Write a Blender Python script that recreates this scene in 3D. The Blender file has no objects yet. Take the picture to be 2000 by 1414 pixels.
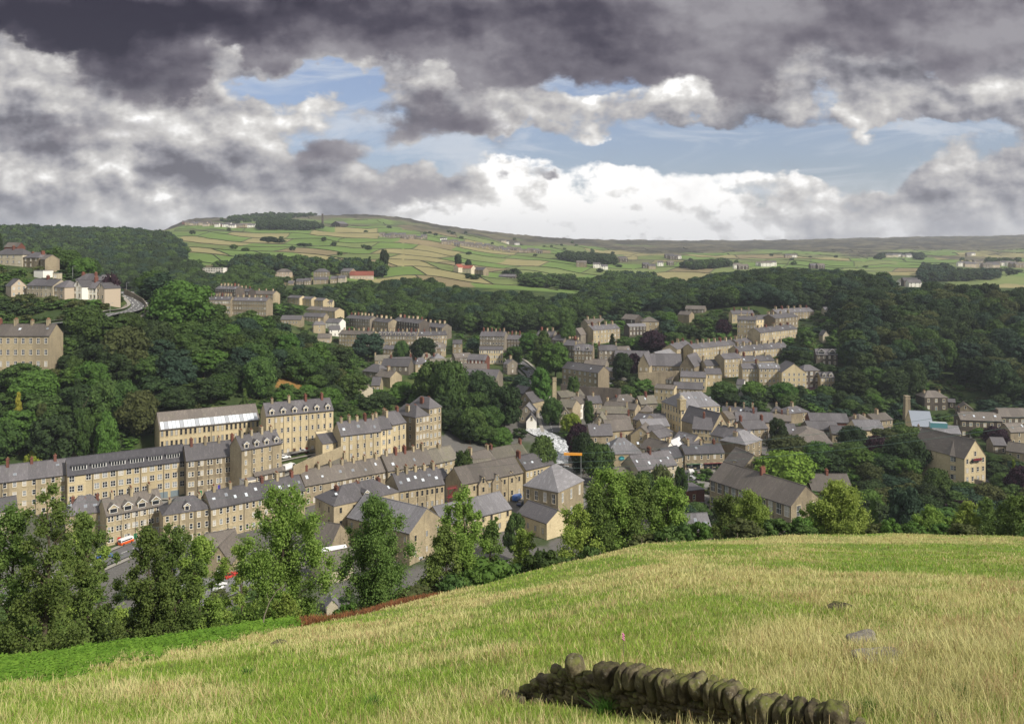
import bpy, bmesh, math, random
import numpy as np
from mathutils import Vector, Matrix
random.seed(7); RNG = np.random.default_rng(11)
S = bpy.context.scene
F, CAMZ, Y0 = 1570.0, 90.0, 500.0       # focal length in photo pixels, eye height, eye-level row

# ------------------------------------------------------------------ camera
cam_d = bpy.data.cameras.new('camera'); cam = bpy.data.objects.new('camera', cam_d)
S.collection.objects.link(cam); S.camera = cam
cam.location = (0, 0, CAMZ); cam.rotation_euler = (math.radians(90), 0, 0)
cam_d.sensor_width = 36; cam_d.lens = 36*F/2000; cam_d.shift_y = -(707-Y0)/2000
cam_d.clip_start = 0.5; cam_d.clip_end = 20000

# ------------------------------------------------------------------ exposure, world, sun
EXPO = 0.72
S.cycles.max_bounces = 4; S.cycles.diffuse_bounces = 2; S.cycles.glossy_bounces = 2; S.cycles.transmission_bounces = 2; S.cycles.volume_bounces = 0
S.view_settings.view_transform = 'Standard'; S.view_settings.look = 'None'
S.view_settings.exposure = EXPO; S.view_settings.gamma = 1
SUN_EL, SUN_AZ = 38.0, 128.0     # azimuth clockwise from +Y (the view direction): behind and to the right of the viewer
W = bpy.data.worlds.new('World'); S.world = W; W.use_nodes = True
wt = W.node_tree; wt.nodes.clear()

class NB:
    """tiny helper that wires shader nodes"""
    def __init__(s, tree, dims='3D'): s.t = tree; s.dims = dims
    def n(s, typ, **kw):
        nd = s.t.nodes.new(typ)
        for k, v in kw.items(): setattr(nd, k, v)
        return nd
    def put(s, sock, v):
        if isinstance(v, bpy.types.NodeSocket): s.t.links.new(v, sock)
        elif v is not None: sock.default_value = v
    def m(s, op, a, b=None, c=None, clamp=False):
        nd = s.n('ShaderNodeMath', operation=op); nd.use_clamp = clamp
        for i, v in enumerate((a, b, c)):
            if v is not None: s.put(nd.inputs[i], v)
        return nd.outputs[0]
    def v(s, op, a, b=None):
        nd = s.n('ShaderNodeVectorMath', operation=op)
        s.put(nd.inputs[0], a)
        if b is not None: s.put(nd.inputs[1], b)
        return nd.outputs['Value'] if op in ('DOT_PRODUCT', 'LENGTH') else nd.outputs[0]
    def mix(s, f, a, b, blend='MIX'):
        nd = s.n('ShaderNodeMix', data_type='RGBA', blend_type=blend)
        s.put(nd.inputs[0], f); s.put(nd.inputs[6], a); s.put(nd.inputs[7], b)
        return nd.outputs[2]
    def noise(s, vec, scale, detail=6, rough=.55, lac=2.0, dist=0.0, color=False):
        nd = s.n('ShaderNodeTexNoise'); nd.noise_dimensions = s.dims; nd.inputs['Scale'].default_value = scale
        nd.inputs['Detail'].default_value = detail; nd.inputs['Roughness'].default_value = rough
        nd.inputs['Lacunarity'].default_value = lac; nd.inputs['Distortion'].default_value = dist
        s.put(nd.inputs['Vector'], vec)
        return nd.outputs['Color' if color else 'Fac']
    def ss(s, x, lo, hi):
        nd = s.n('ShaderNodeMapRange', interpolation_type='SMOOTHSTEP')
        s.put(nd.inputs['Value'], x); nd.inputs['From Min'].default_value = lo; nd.inputs['From Max'].default_value = hi
        return nd.outputs[0]
    def xyz(s, x, y, z):
        nd = s.n('ShaderNodeCombineXYZ'); s.put(nd.inputs[0], x); s.put(nd.inputs[1], y); s.put(nd.inputs[2], z)
        return nd.outputs[0]
    def sep(s, v):
        nd = s.n('ShaderNodeSeparateXYZ'); s.put(nd.inputs[0], v); return nd.outputs

b = NB(wt, '2D')
tc = b.n('ShaderNodeTexCoord').outputs['Generated']
sx, sy, sz = b.sep(tc)
ay = b.m('MAXIMUM', b.m('ABSOLUTE', sy), .2)
K = F/1000
P0 = b.xyz(b.m('MULTIPLY', b.m('DIVIDE', sx, ay), K), b.m('MULTIPLY', b.m('DIVIDE', sz, ay), K), 0)
PS = b.v('MULTIPLY', P0, (1.0, 1.45, 1.0))              # clouds flatten towards the horizon
w1 = b.noise(PS, 5.5, 5, .58, color=True)
w1c = b.v('SUBTRACT', w1, (.5, .5, .5))
PW = b.v('ADD', P0, b.v('MULTIPLY', w1c, (.24, .19, 0)))
def field(items, P):
    tot = None
    for (cx, cy, rx, ry, a) in items:
        nd = b.n('ShaderNodeVectorMath', operation='MULTIPLY_ADD'); b.put(nd.inputs[0], P)
        nd.inputs[1].default_value = (1000/rx, 1000/ry, 0); nd.inputs[2].default_value = (-(cx-1000)/rx, -(500-cy)/ry, 0)
        e = b.m('POWER', .3679, b.v('DOT_PRODUCT', nd.outputs[0], nd.outputs[0]))
        tot = b.m('MULTIPLY', e, a) if tot is None else b.m('MULTIPLY_ADD', e, a, tot)
    return tot
fb = b.noise(PS, 7.0, 7, .56)
fb2 = b.noise(b.v('ADD', PS, (3.3, 1.7, 0)), 3.4, 6, .5)
fbs = b.noise(b.v('ADD', PS, (.012, .022, 0)), 7.0, 4, .5)      # the same clouds sampled up-light: edge shading
edge = b.m('SUBTRACT', b.noise(PS, 7.0, 4, .5), fbs)
fbc = b.m('SUBTRACT', fb, .5); fb2c = b.m('SUBTRACT', fb2, .5)
hy = b.sep(P0)[1]
blue_holes = field([(600,178,150,34,1.15),(690,250,100,46,.8),(1150,165,105,42,1.1),(1480,282,300,50,1.35),(1250,290,230,45,.9),(1660,325,200,42,.9),(1330,330,160,60,.8),
                    (790,325,120,36,.75),(940,285,140,32,.8),(1860,262,150,26,.7),(1600,185,50,40,.7),(1500,395,200,30,.5),(560,270,60,50,.5),(1870,130,60,14,.5),(1720,240,70,14,.3)], PW)
alpha_w = b.ss(b.m('SUBTRACT', b.m('MULTIPLY_ADD', fbc, 1.5, 1.0), blue_holes), .24, .60)
bright = field([(120,220,120,40,.25),(300,250,160,30,.3),(560,240,80,30,.3),(700,400,90,18,.25),(1850,330,120,40,.3),(1150,350,150,85,1.25),(1070,320,130,52,.8),(1400,385,190,48,.95),(960,350,100,45,.3),(100,345,130,28,.5),(225,330,40,50,.55),(350,238,230,45,.38),(440,105,110,50,.35),
                (1100,205,55,33,.7),(1290,185,80,42,.65),(1480,440,500,34,.35),(340,385,90,18,.5),(900,450,300,30,.3),(1750,200,160,40,.22),(50,120,120,50,.25),(1690,352,75,16,.4),(1250,455,330,22,.65),(1260,320,60,45,.6),(960,428,160,30,.55)], PW)
greys = field([(90,245,300,40,.42),(360,330,150,35,.30),(60,400,120,40,.28),(600,400,250,35,.12),(1850,380,200,60,.18),(1500,230,250,30,.3),(700,210,120,40,.1),(1800,120,250,60,.22)], PW)
wb = b.m('ADD', b.m('MULTIPLY_ADD', fbc, 1.0, b.m('MULTIPLY_ADD', bright, .55, .52)), b.m('MULTIPLY_ADD', edge, 1.3, b.m('MULTIPLY', greys, -.75)))
cw = b.n('ShaderNodeValToRGB'); b.put(cw.inputs[0], wb)
cr = cw.color_ramp; cr.elements[0].position = .10; cr.elements[0].color = (.14,.135,.16,1); cr.elements[1].position = 1.0; cr.elements[1].color = (1.2,1.18,1.15,1)
for p, c in ((.30,(.26,.255,.285,1)), (.48,(.42,.41,.425,1)), (.68,(.60,.58,.565,1)), (.86,(.84,.82,.79,1))):
    e = cr.elements.new(p); e.color = c
dark = field([(760,160,90,26,-.45),(900,165,110,18,-.35),(620,235,120,26,-.3),(440,105,95,42,-.95),(560,165,110,24,-.5),(50,140,110,50,-.75),(1080,195,110,36,-.4),(1720,190,230,45,-.6),(1300,185,90,35,-.35),(250,225,120,18,-.4),(1900,200,150,50,-.3),(200,25,700,70,1.5),(900,30,700,75,1.4),(1500,40,600,70,1.3),(1950,60,400,75,1.0),(210,150,80,42,1.05),(370,165,85,50,1.2),(320,105,150,40,.6),(860,232,150,40,1.2),(960,190,60,40,.5),(1020,130,330,40,.7),(780,110,180,45,.7),
              (625,312,80,34,1.1),(675,285,40,30,.5),(1430,155,95,52,1.25),(1210,110,180,50,.7),(60,255,240,34,.7),(790,395,95,24,.85),(880,385,60,18,.4),(1900,432,130,20,.75),(1800,440,60,10,.5),(1030,342,36,14,1.1),
              (545,108,65,24,.95),(1640,385,50,16,.35),(1750,165,40,18,.5),(1610,170,50,14,.6),(1950,110,160,45,.45),(770,345,40,12,.4),(1280,130,120,40,.4)], PW)
dd = b.m('MULTIPLY_ADD', fbc, 1.45, dark)
alpha_d = b.ss(dd, .12, 1.12)
deep = field([(60,30,420,80,1.2),(400,40,340,60,.7),(1000,30,330,65,.6),(370,175,90,45,.5),(200,150,80,40,.35),(1180,60,140,50,.25),(880,225,130,36,.25),(1950,0,200,30,.3),(60,255,200,30,.15)], PW)
dv = b.m('ADD', b.m('MULTIPLY_ADD', deep, -.60, .82), b.m('MULTIPLY_ADD', fb2c, 1.1, b.m('MULTIPLY_ADD', fbc, .5, b.m('MULTIPLY', edge, .6))))
cd = b.n('ShaderNodeValToRGB'); b.put(cd.inputs[0], dv)
cr = cd.color_ramp; cr.elements[0].position = .05; cr.elements[0].color = (.018,.013,.032,1); cr.elements[1].position = 1.0; cr.elements[1].color = (.33,.315,.34,1)
for p, c in ((.35,(.065,.056,.082,1)), (.66,(.165,.15,.18,1))):
    e = cr.elements.new(p); e.color = c
sky = b.n('ShaderNodeTexSky', sky_type='NISHITA'); sky.sun_disc = False
sky.sun_elevation = math.radians(SUN_EL); sky.sun_rotation = math.radians(SUN_AZ)
sky.altitude = 200; sky.air_density = 1.3; sky.dust_density = 1.2; sky.ozone_density = 1.5
blue = b.mix(1.0, sky.outputs[0], (.080,.082,.105,1), 'MULTIPLY')
wisp = b.ss(b.noise(b.v('MULTIPLY', P0, (1.0, 4.2, 1)), 3.2, 5, .6, dist=.5), .40, .70)
blue = b.mix(b.m('MULTIPLY_ADD', wisp, .60, .14), blue, (.68,.72,.78,1))
col = b.mix(alpha_w, blue, cw.outputs[0])
col = b.mix(alpha_d, col, cd.outputs[0])
col = b.mix(b.m('MULTIPLY', b.ss(hy, .13, .02), .38), col, (.66,.665,.69,1))      # thickening air near the horizon
# behind the viewer and overhead the cover is thin and bright (it lights the valley)
back = b.ss(sy, .35, -.25); zen = b.ss(sz, .38, .75)
thin = b.mix(b.ss(fb, .3, .7), (.40,.44,.52,1), (.85,.82,.78,1))
col = b.mix(b.m('MAXIMUM', back, zen), col, thin)
bg = b.n('ShaderNodeBackground'); b.put(bg.inputs[0], col); bg.inputs[1].default_value = 1/2**EXPO
out = b.n('ShaderNodeOutputWorld'); wt.links.new(bg.outputs[0], out.inputs[0])
W.cycles.sampling_method = 'NONE'

sun_d = bpy.data.lights.new('sun', 'SUN'); sun = bpy.data.objects.new('sun', sun_d); S.collection.objects.link(sun)
sun_d.energy = 3.3; sun_d.angle = math.radians(4); sun_d.color = (1.0, .93, .82)
az, el = math.radians(SUN_AZ), math.radians(SUN_EL)
sun.rotation_euler = Vector((math.sin(az)*math.cos(el), math.cos(az)*math.cos(el), math.sin(el))).to_track_quat('Z', 'Y').to_euler()
sun.location = (60, -80, 200)

# ------------------------------------------------------------------ terrain table: columns of (distance, height) knots
def PZ(Y, py): return (Y, CAMZ-(py-Y0)/F*Y)
COLS = {
 0:   [(3,87.2),PZ(15,1434),PZ(50,1302),(58,56.5),(68,50),(90,37),(130,17),(165,5),(200,2),(255,3),(285,8),(305,28),(330,47),(350,57),(375,66),PZ(395,582),(430,74),(470,82),(560,84),(650,60),(800,50),(900,60),(1100,98),(1300,126),(1500,130),(2500,115),(4800,90)],
 250: [(3,87.2),PZ(15,1436),PZ(57,1264),(64,56),(73,50),(95,34),(135,13),(170,3),(200,0),(280,3),(300,8),(320,20),(350,38),(380,56),PZ(400,600),(430,68),(470,66),(560,50),(700,38),(900,62),(1200,105),(1400,126),(1700,132),(2600,120),(4800,90)],
 130: [(3,87.2),PZ(15,1434),PZ(53,1284),(61,56),(70,50),(92,36),(132,15),(168,4),(200,1),(265,3),(290,7),(308,22),(328,40),(345,55),(365,65),(382,69.5),(400,70.5),(430,73),(470,77),(560,70),(700,45),(900,60),(1150,100),(1350,126),(1600,131),(2500,118),(4800,90)],
 210: [(3,87.2),PZ(15,1436),PZ(56,1270),(63,56),(72,50),(94,35),(134,14),(169,3),(200,0),(275,3),(298,8),(316,20),(340,38),(365,58),(380,66.5),(400,67),(430,70),(470,69),(560,58),(700,41),(900,62),(1180,104),(1380,126),(1700,132),(2600,120),(4800,90)],
 370: [(3,87.2),PZ(15,1436),PZ(60,1248),(68,55),(80,47),(102,31),(141,12),(176,2.5),(203,0),(275,3),(300,9),(320,18),(348,33),(380,46),(410,55),(440,58),(470,54),(540,43),(640,40),(720,46),(850,58),(950,70),(1150,96),PZ(1400,474),PZ(1750,447),PZ(2200,437),PZ(2700,428),(3300,180),(4800,150)],
 500: [(3,87.2),PZ(15,1437),PZ(63,1228),(72,53),(84,44),(110,27),(145,11),(180,2),(205,0),(270,3),(300,10),(320,16),(345,26),(380,34),(420,44),(450,42),(520,36),(600,40),PZ(650,605),(750,52),(850,62),(950,75),(1150,95),PZ(1400,478),PZ(1800,453),PZ(2300,433),PZ(2900,420),(3400,225),(4800,190)],
 750: [(3,87.2),PZ(15,1438),PZ(75,1185),(95,42),(125,22),(160,7),(195,0),(265,1),(300,4),(330,9),(370,18),(400,16),(440,12),(480,11),(560,13),PZ(620,690),(660,20),(720,32),(800,46),(880,56),(950,66),(1150,86),PZ(1400,485),PZ(1800,458),PZ(2300,437),PZ(2900,420),(3500,228),(4800,190)],
 1000:[(3,87.2),PZ(15,1438),PZ(88,1120),(110,39),(145,17),(180,3),(225,0),(372,0),(450,3),(520,8),(560,19),(640,26),(720,31),(820,43),(900,53),(1100,60),(1400,72),(1900,100),PZ(2500,472),PZ(3100,458),(3700,165),(4800,150)],
 1250:[(3,87.2),PZ(15,1438),PZ(100,1060),(125,39),(160,18),(195,4),(235,0),(430,1),(462,3),(482,12),(520,14),(600,27),(680,31),(800,39),(950,44),(1150,42),(1400,64),(1900,84),(2500,106),PZ(3300,474),PZ(4000,470),(4800,160)],
 1500:[(3,87.2),PZ(15,1438),PZ(108,1044),(130,42),(165,20),(205,4),(250,0),(440,1),(458,8),(480,17),(520,27),(560,34),(610,42),(680,50),(800,58),(900,61),(1000,58),(1400,66),(1900,81),(2600,103),PZ(3400,477),PZ(4200,470),(4800,180)],
 1750:[(3,87.2),PZ(15,1438),PZ(112,1042),(135,41),(170,20),(210,4),(255,0),(430,0),(460,8),(520,26),(600,42),(700,54),(800,58),(900,56),(1100,50),(1500,64),(2000,80),(2700,106),PZ(3400,474),PZ(4200,464),(4800,190)],
 2000:[(3,87.2),PZ(15,1438),PZ(112,1046),(135,40),(170,20),(210,4),(255,0),(420,0),(450,8),(520,28),(600,44),(700,56),(800,58),(900,54),(1100,42),(1500,62),(2000,76),(2700,107),PZ(3400,472),PZ(4200,459),(4800,205)],
}
COLS[-800] = COLS[0]; COLS[2800] = COLS[2000]
LY = np.linspace(math.log(1.5), math.log(6000), 700)
PXS = np.arange(-800, 2801, 8.0)
_keys = sorted(COLS)
_tab = np.array([np.interp(np.exp(LY), [k[0] for k in COLS[c]], [k[1] for k in COLS[c]]) for c in _keys]).T
def _blur(a, n, ax):
    k = np.hanning(2*n+1); k /= k.sum()
    p = np.pad(a, [(n, n) if i == ax else (0, 0) for i in range(2)], mode='edge')
    return np.apply_along_axis(lambda r: np.convolve(r, k, 'valid'), ax, p)
TAB = np.array([np.interp(PXS, _keys, row) for row in _tab])
TAB = _blur(_blur(TAB, 5, 0), 7, 1)
# level the ground under the houses: (x, y, height correction)
ANCH = np.array([(-162,264,-0.6),(-132,278,0.1),(-106,286,-1.5),(-89,288,-1.3),(-116,310,-3.9),(-83,315,0.3),(-69,311,0.1),(-59,312,0.4),(-50,319,0.1),(-46,324,-0),(-37,332,0.1),(-33,346,0.2),(-58,286,-0.3),(-38,301,0.1),(-26,317,0.2),(-87,288,-0.5),(-92,281,-0.4),(-81,259,-0.4),(-100,247,-0.1),(-117,250,-0.1),(-131,248,0.2),(-158,247,-0),(-46,255,0.2),(-30,268,0.1),(-40,240,0.5),(-10,257,0.2),(-7,290,0.6),(-10,286,0),(-5,291,0.2),(0,296,0.1),(10,270,-0),(6,260,0),(11,312,-0.1),(-10,325,0.5),(0,336,0.9),(-11,316,0.5),(-82,229,-0.1),(-81,222,0),(-48,221,-0.1),(-51,232,0),(-57,236,0.1),(-45,201,-0),(46,332,-0.2),(58,319,-0.1),(42,316,-0.1),(81,337,0),(69,334,0),(60,342,-0.1),(60,373,-0.1),(40,364,-0.1),(52,387,-0),(70,387,-0.1),(70,377,-0),(70,370,0),(75,362,0),(78,358,0),(82,356,0),(72,359,-0.1),(95,406,-0.1),(97,375,-0.1),(88,374,-0.1),(92,352,0.1),(97,345,-0),(103,342,0),(93,309,-0),(88,313,0),(81,274,0),(115,288,0),(66,292,-0.1),(58,253,0),(170,308,0),(177,307,-0),(131,378,0.1),(135,365,0),(161,407,0.2),(152,392,0.1),(160,385,0.2),(123,407,-0.1),(118,388,0),(118,418,-0),(124,415,-0.1),(130,412,0.1),(114,409,-0),(137,407,0.1),(172,386,0),(181,386,-0),(200,390,-0),(199,368,0),(191,377,0),(234,444,-0.2),(244,445,0.1),(244,433,0.2),(232,397,-0),(258,405,0.1),(224,352,-0),(221,364,0),(27,408,6.3),(33,433,7.5),(38,418,4.6),(43,416,5.4),(54,428,0.1),(58,438,0.3),(44,398,0.1),(53,402,0.1),(72,430,0),(64,405,0.1),(73,405,-0),(7,422,4.9),(7,404,4.6),(10,392,4.9),(3,436,7.5),(26,398,5.5),(40,479,3.5),(52,513,4.6),(60,496,3.8),(94,494,-0.1),(80,487,3.3),(106,486,0.8),(106,468,2.9),(99,453,3),(86,452,4.6),(32,557,5.6),(38,542,6.3),(46,519,7.2),(22,571,3.5),(39,573,5.9),(46,573,5.7),(69,583,3.5),(66,625,3.8),(63,525,4.7),(76,517,5.5),(94,602,3.5),(107,620,2.3),(92,635,4.8),(136,637,2.7),(156,687,1.2),(102,521,0.3),(117,543,-2.7),(138,544,-6),(167,532,-9.1),(170,568,-10.4),(193,581,-11.5),(174,598,-9.1),(191,605,-11.9),(208,608,-12.2),(232,657,-13.7),(184,640,-5.3),(134,487,-0.8),(151,492,-4.6),(140,472,2.9),(150,468,0.8),(162,462,1.7),(175,469,0.3),(183,465,3),(123,489,0.5),(119,474,1.4),(195,499,1.1),(211,540,1.4),(267,680,-12.1),(129,454,6.6),(-14,568,1),(-14,545,2),(0,573,1.8),(-23,519,7.5),(-39,570,3.9),(-26,500,5.1),(-19,468,8.7),(-87,608,3.3),(-61,614,0.1),(-120,616,-1.1),(-84,582,0.2),(-85,645,7.4),(-65,641,4),(-129,672,0.9),(-109,660,6.2),(-147,658,-1),(-141,642,-2.4),(-145,620,-6.5),(-176,640,-2.6),(-168,677,-4.1),(-167,702,-1.7),(-203,745,-2.7),(-191,742,-1.4),(-179,738,-0.7),(-168,738,-1),(-233,640,-1.6),(-210,641,-2.5),(-248,694,5.9),(-234,698,3.1),(-222,716,-0.7),(-77,390,0.2),(-78,418,-0.4),(-73,430,1.8),(-73,499,6.7),(-84,477,3.3),(-73,451,5.9),(-208,326,0.2),(-241,392,0.6),(-228,388,0.9),(-216,384,0.5),(-213,387,0.3),(-208,385,1),(-204,387,1.3),(-197,385,2.9),(-219,412,2.3),(-210,409,3.6),(-284,452,7.1),(-268,447,7.1),(-258,442,8.5),(-306,490,9.9),(-250,424,5.9),(-239,420,5.3),(-345,927,1.4),(-262,920,-4.4),(-219,920,-1.6),(-191,922,1.4),(-172,918,-0.2),(-242,880,-7.9),(-232,880,-5.1),(-224,880,-3.9),(-210,880,-1.8),(-195,880,0.3),(-187,880,1.5),(447,900,-0),(452,900,-1.1)])
_Yg = np.exp(LY)[:, None]*np.ones(len(PXS)); _Xg = (PXS[None]-1000)/F*np.maximum(_Yg, 8); _sw = np.full(_Yg.shape, .12); _sr = np.zeros(_Yg.shape)
for _ax, _ay, _ar in ANCH:
    _sg = 9+_ay*.007; _m = (np.abs(_Yg-_ay) < 4*_sg) & (np.abs(_Xg-_ax) < 4*_sg)
    _w = np.exp(-((_Xg[_m]-_ax)**2+(_Yg[_m]-_ay)**2)/(2*_sg**2)); _sw[_m] += _w; _sr[_m] += _w*np.clip(_ar, -12, 12)
TAB = TAB+_sr/_sw
def vnoise(x, y, seed=0):
    x = np.asarray(x, float); y = np.asarray(y, float)
    xi = np.floor(x).astype(np.int64); yi = np.floor(y).astype(np.int64); fx = x-xi; fy = y-yi
    def h(i, j):
        v = (i*374761393 + j*668265263 + seed*1274126177) & 0xffffffff
        v = ((v ^ (v >> 13))*1274126177) & 0xffffffff
        return ((v ^ (v >> 16)) & 0xffff)/65535.0
    fx = fx*fx*(3-2*fx); fy = fy*fy*(3-2*fy)
    return (h(xi,yi)*(1-fx)+h(xi+1,yi)*fx)*(1-fy) + (h(xi,yi+1)*(1-fx)+h(xi+1,yi+1)*fx)*fy
def fbm(x, y, seed=0, o=4):
    t = 0; a = .5
    for i in range(o): t = t + a*vnoise(x*2**i, y*2**i, seed+i*17); a *= .5
    return t/(1-.5**o)
def T(X, Y):
    """ground height"""
    X = np.asarray(X, float); Y = np.asarray(Y, float)
    Yc = np.clip(Y, 1.6, 5900); px = np.clip(1000+F*X/np.maximum(Yc, 8), -799, 2799)
    i = (np.log(Yc)-LY[0])/(LY[1]-LY[0]); j = (px+800)/8
    i0 = np.clip(i.astype(int), 0, len(LY)-2); j0 = np.clip(j.astype(int), 0, len(PXS)-2)
    fi = i-i0; fj = j-j0
    z = (TAB[i0,j0]*(1-fj)+TAB[i0,j0+1]*fj)*(1-fi) + (TAB[i0+1,j0]*(1-fj)+TAB[i0+1,j0+1]*fj)*fi
    z = z + (fbm(X/4.5, Y/4.5, 3, 3)-.5)*np.where(Y < 115, .55, .2)*np.clip(Y/25, .3, 1)
    return z + (fbm(X/120, Y/120, 5, 3)-.5)*np.clip((Y-900)/60, 0, 16) + (fbm(X/25, Y/25, 9, 2)-.5)*np.clip((Y-1800)/80, 0, 9)
def ray(px, py, h=0.0, ymin=170.0, ymax=5000.0):
    """point on the ground (or h metres above it) seen at photo pixel (px, py)"""
    Ys = np.geomspace(ymin, ymax, 2600); X = (px-1000)/F*Ys; Z = CAMZ-(py-Y0)/F*Ys
    d = Z-(T(X, Ys)+h); k = np.argmax(d <= 0)
    if d[k] > 0: k = len(Ys)-1
    if k > 0 and d[k-1] > 0:
        t = d[k-1]/(d[k-1]-d[k]); Y = Ys[k-1]+(Ys[k]-Ys[k-1])*t
    else: Y = Ys[k]
    return (px-1000)/F*Y, Y, CAMZ-(py-Y0)/F*Y
def proj(X, Y, Z): return 1000+F*X/Y, Y0-F*(Z-CAMZ)/Y

# ------------------------------------------------------------------ object helpers
COL = S.collection
def tag(o, label=None, cat=None, group=None, kind=None):
    if label: o['label'] = label
    if cat: o['category'] = cat
    if group: o['group'] = group
    if kind: o['kind'] = kind
    return o
def empty(name, loc, rz=0.0):
    o = bpy.data.objects.new(name, None); COL.objects.link(o); o.location = loc; o.rotation_euler = (0, 0, rz)
    o.empty_display_size = .5; return o
def link(name, mesh, parent=None, loc=(0,0,0), rz=0.0, scale=None):
    o = bpy.data.objects.new(name, mesh); COL.objects.link(o); o.location = loc
    o.rotation_euler = (0, 0, rz)
    if parent is not None: o.parent = parent
    if scale is not None: o.scale = scale
    return o
class MB:
    """collects polygons, then builds one mesh"""
    def __init__(s): s.v = []; s.f = []; s.m = []
    def poly(s, pts, m=0):
        k = len(s.v); s.v += [tuple(p) for p in pts]; s.f.append(tuple(range(k, k+len(pts)))); s.m.append(m)
    def faces(s, vs, fs, m=0):
        k = len(s.v); s.v += [tuple(p) for p in vs]
        for f in fs: s.f.append(tuple(i+k for i in f)); s.m.append(m)
    def box(s, x0, x1, y0, y1, z0, z1, m=0):
        s.faces([(x0,y0,z0),(x1,y0,z0),(x1,y1,z0),(x0,y1,z0),(x0,y0,z1),(x1,y0,z1),(x1,y1,z1),(x0,y1,z1)],
                [(0,3,2,1),(4,5,6,7),(0,1,5,4),(1,2,6,5),(2,3,7,6),(3,0,4,7)], m)
    def prism(s, sec, x0, x1, m=0, axis='x'):
        """closed section [(y,z)...] (counter-clockwise seen from +x) pushed along x (or y)"""
        n = len(sec)
        if axis == 'x': A = [(x0,)+tuple(p) for p in sec]; B = [(x1,)+tuple(p) for p in sec]
        else: A = [(p[0], x0, p[1]) for p in sec]; B = [(p[0], x1, p[1]) for p in sec]
        s.faces(A+B, [tuple(reversed(range(n))), tuple(range(n, 2*n))]+[(i, (i+1)%n, (i+1)%n+n, i+n) for i in range(n)], m)
    def tube(s, pts, rad, n=6, m=0, cap=True):
        rings = []; k0 = len(s.v)
        for i, p in enumerate(pts):
            p = Vector(p); d = (Vector(pts[min(i+1, len(pts)-1)])-Vector(pts[max(i-1, 0)])).normalized()
            a = d.cross(Vector((0,1,0) if abs(d.z) > .8 else (0,0,1))).normalized(); c = d.cross(a)
            r = rad[i] if hasattr(rad, '__len__') else rad
            for j in range(n):
                t = 2*math.pi*j/n; s.v.append(tuple(p+a*(r*math.cos(t))+c*(r*math.sin(t))))
        for i in range(len(pts)-1):
            for j in range(n):
                q = k0+i*n; s.f.append((q+j, q+(j+1)%n, q+n+(j+1)%n, q+n+j)); s.m.append(m)
        if cap:
            s.f.append(tuple(k0+(len(pts)-1)*n+j for j in range(n))); s.m.append(m)
    def mesh(s, name, mats, smooth=False):
        me = bpy.data.meshes.new(name); me.from_pydata(s.v, [], s.f)
        for m in mats: me.materials.append(m)
        me.polygons.foreach_set('material_index', s.m)
        if smooth: me.polygons.foreach_set('use_smooth', [True]*len(s.f))
        me.update(); return me
def np_mesh(name, V, Q, mats, midx=None, smooth=False):
    """mesh from numpy vertices and equal-sized faces"""
    me = bpy.data.meshes.new(name); n, k = Q.shape
    me.vertices.add(len(V)); me.vertices.foreach_set('co', np.ascontiguousarray(V, dtype=np.float32).ravel())
    me.loops.add(n*k); me.loops.foreach_set('vertex_index', np.ascontiguousarray(Q, dtype=np.int32).ravel())
    me.polygons.add(n); me.polygons.foreach_set('loop_start', np.arange(0, n*k, k, dtype=np.int32))
    for m in mats: me.materials.append(m)
    if midx is not None: me.polygons.foreach_set('material_index', np.ascontiguousarray(midx, dtype=np.int32))
    if smooth: me.polygons.foreach_set('use_smooth', np.ones(n, dtype=bool))
    me.update(calc_edges=True); return me

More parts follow.
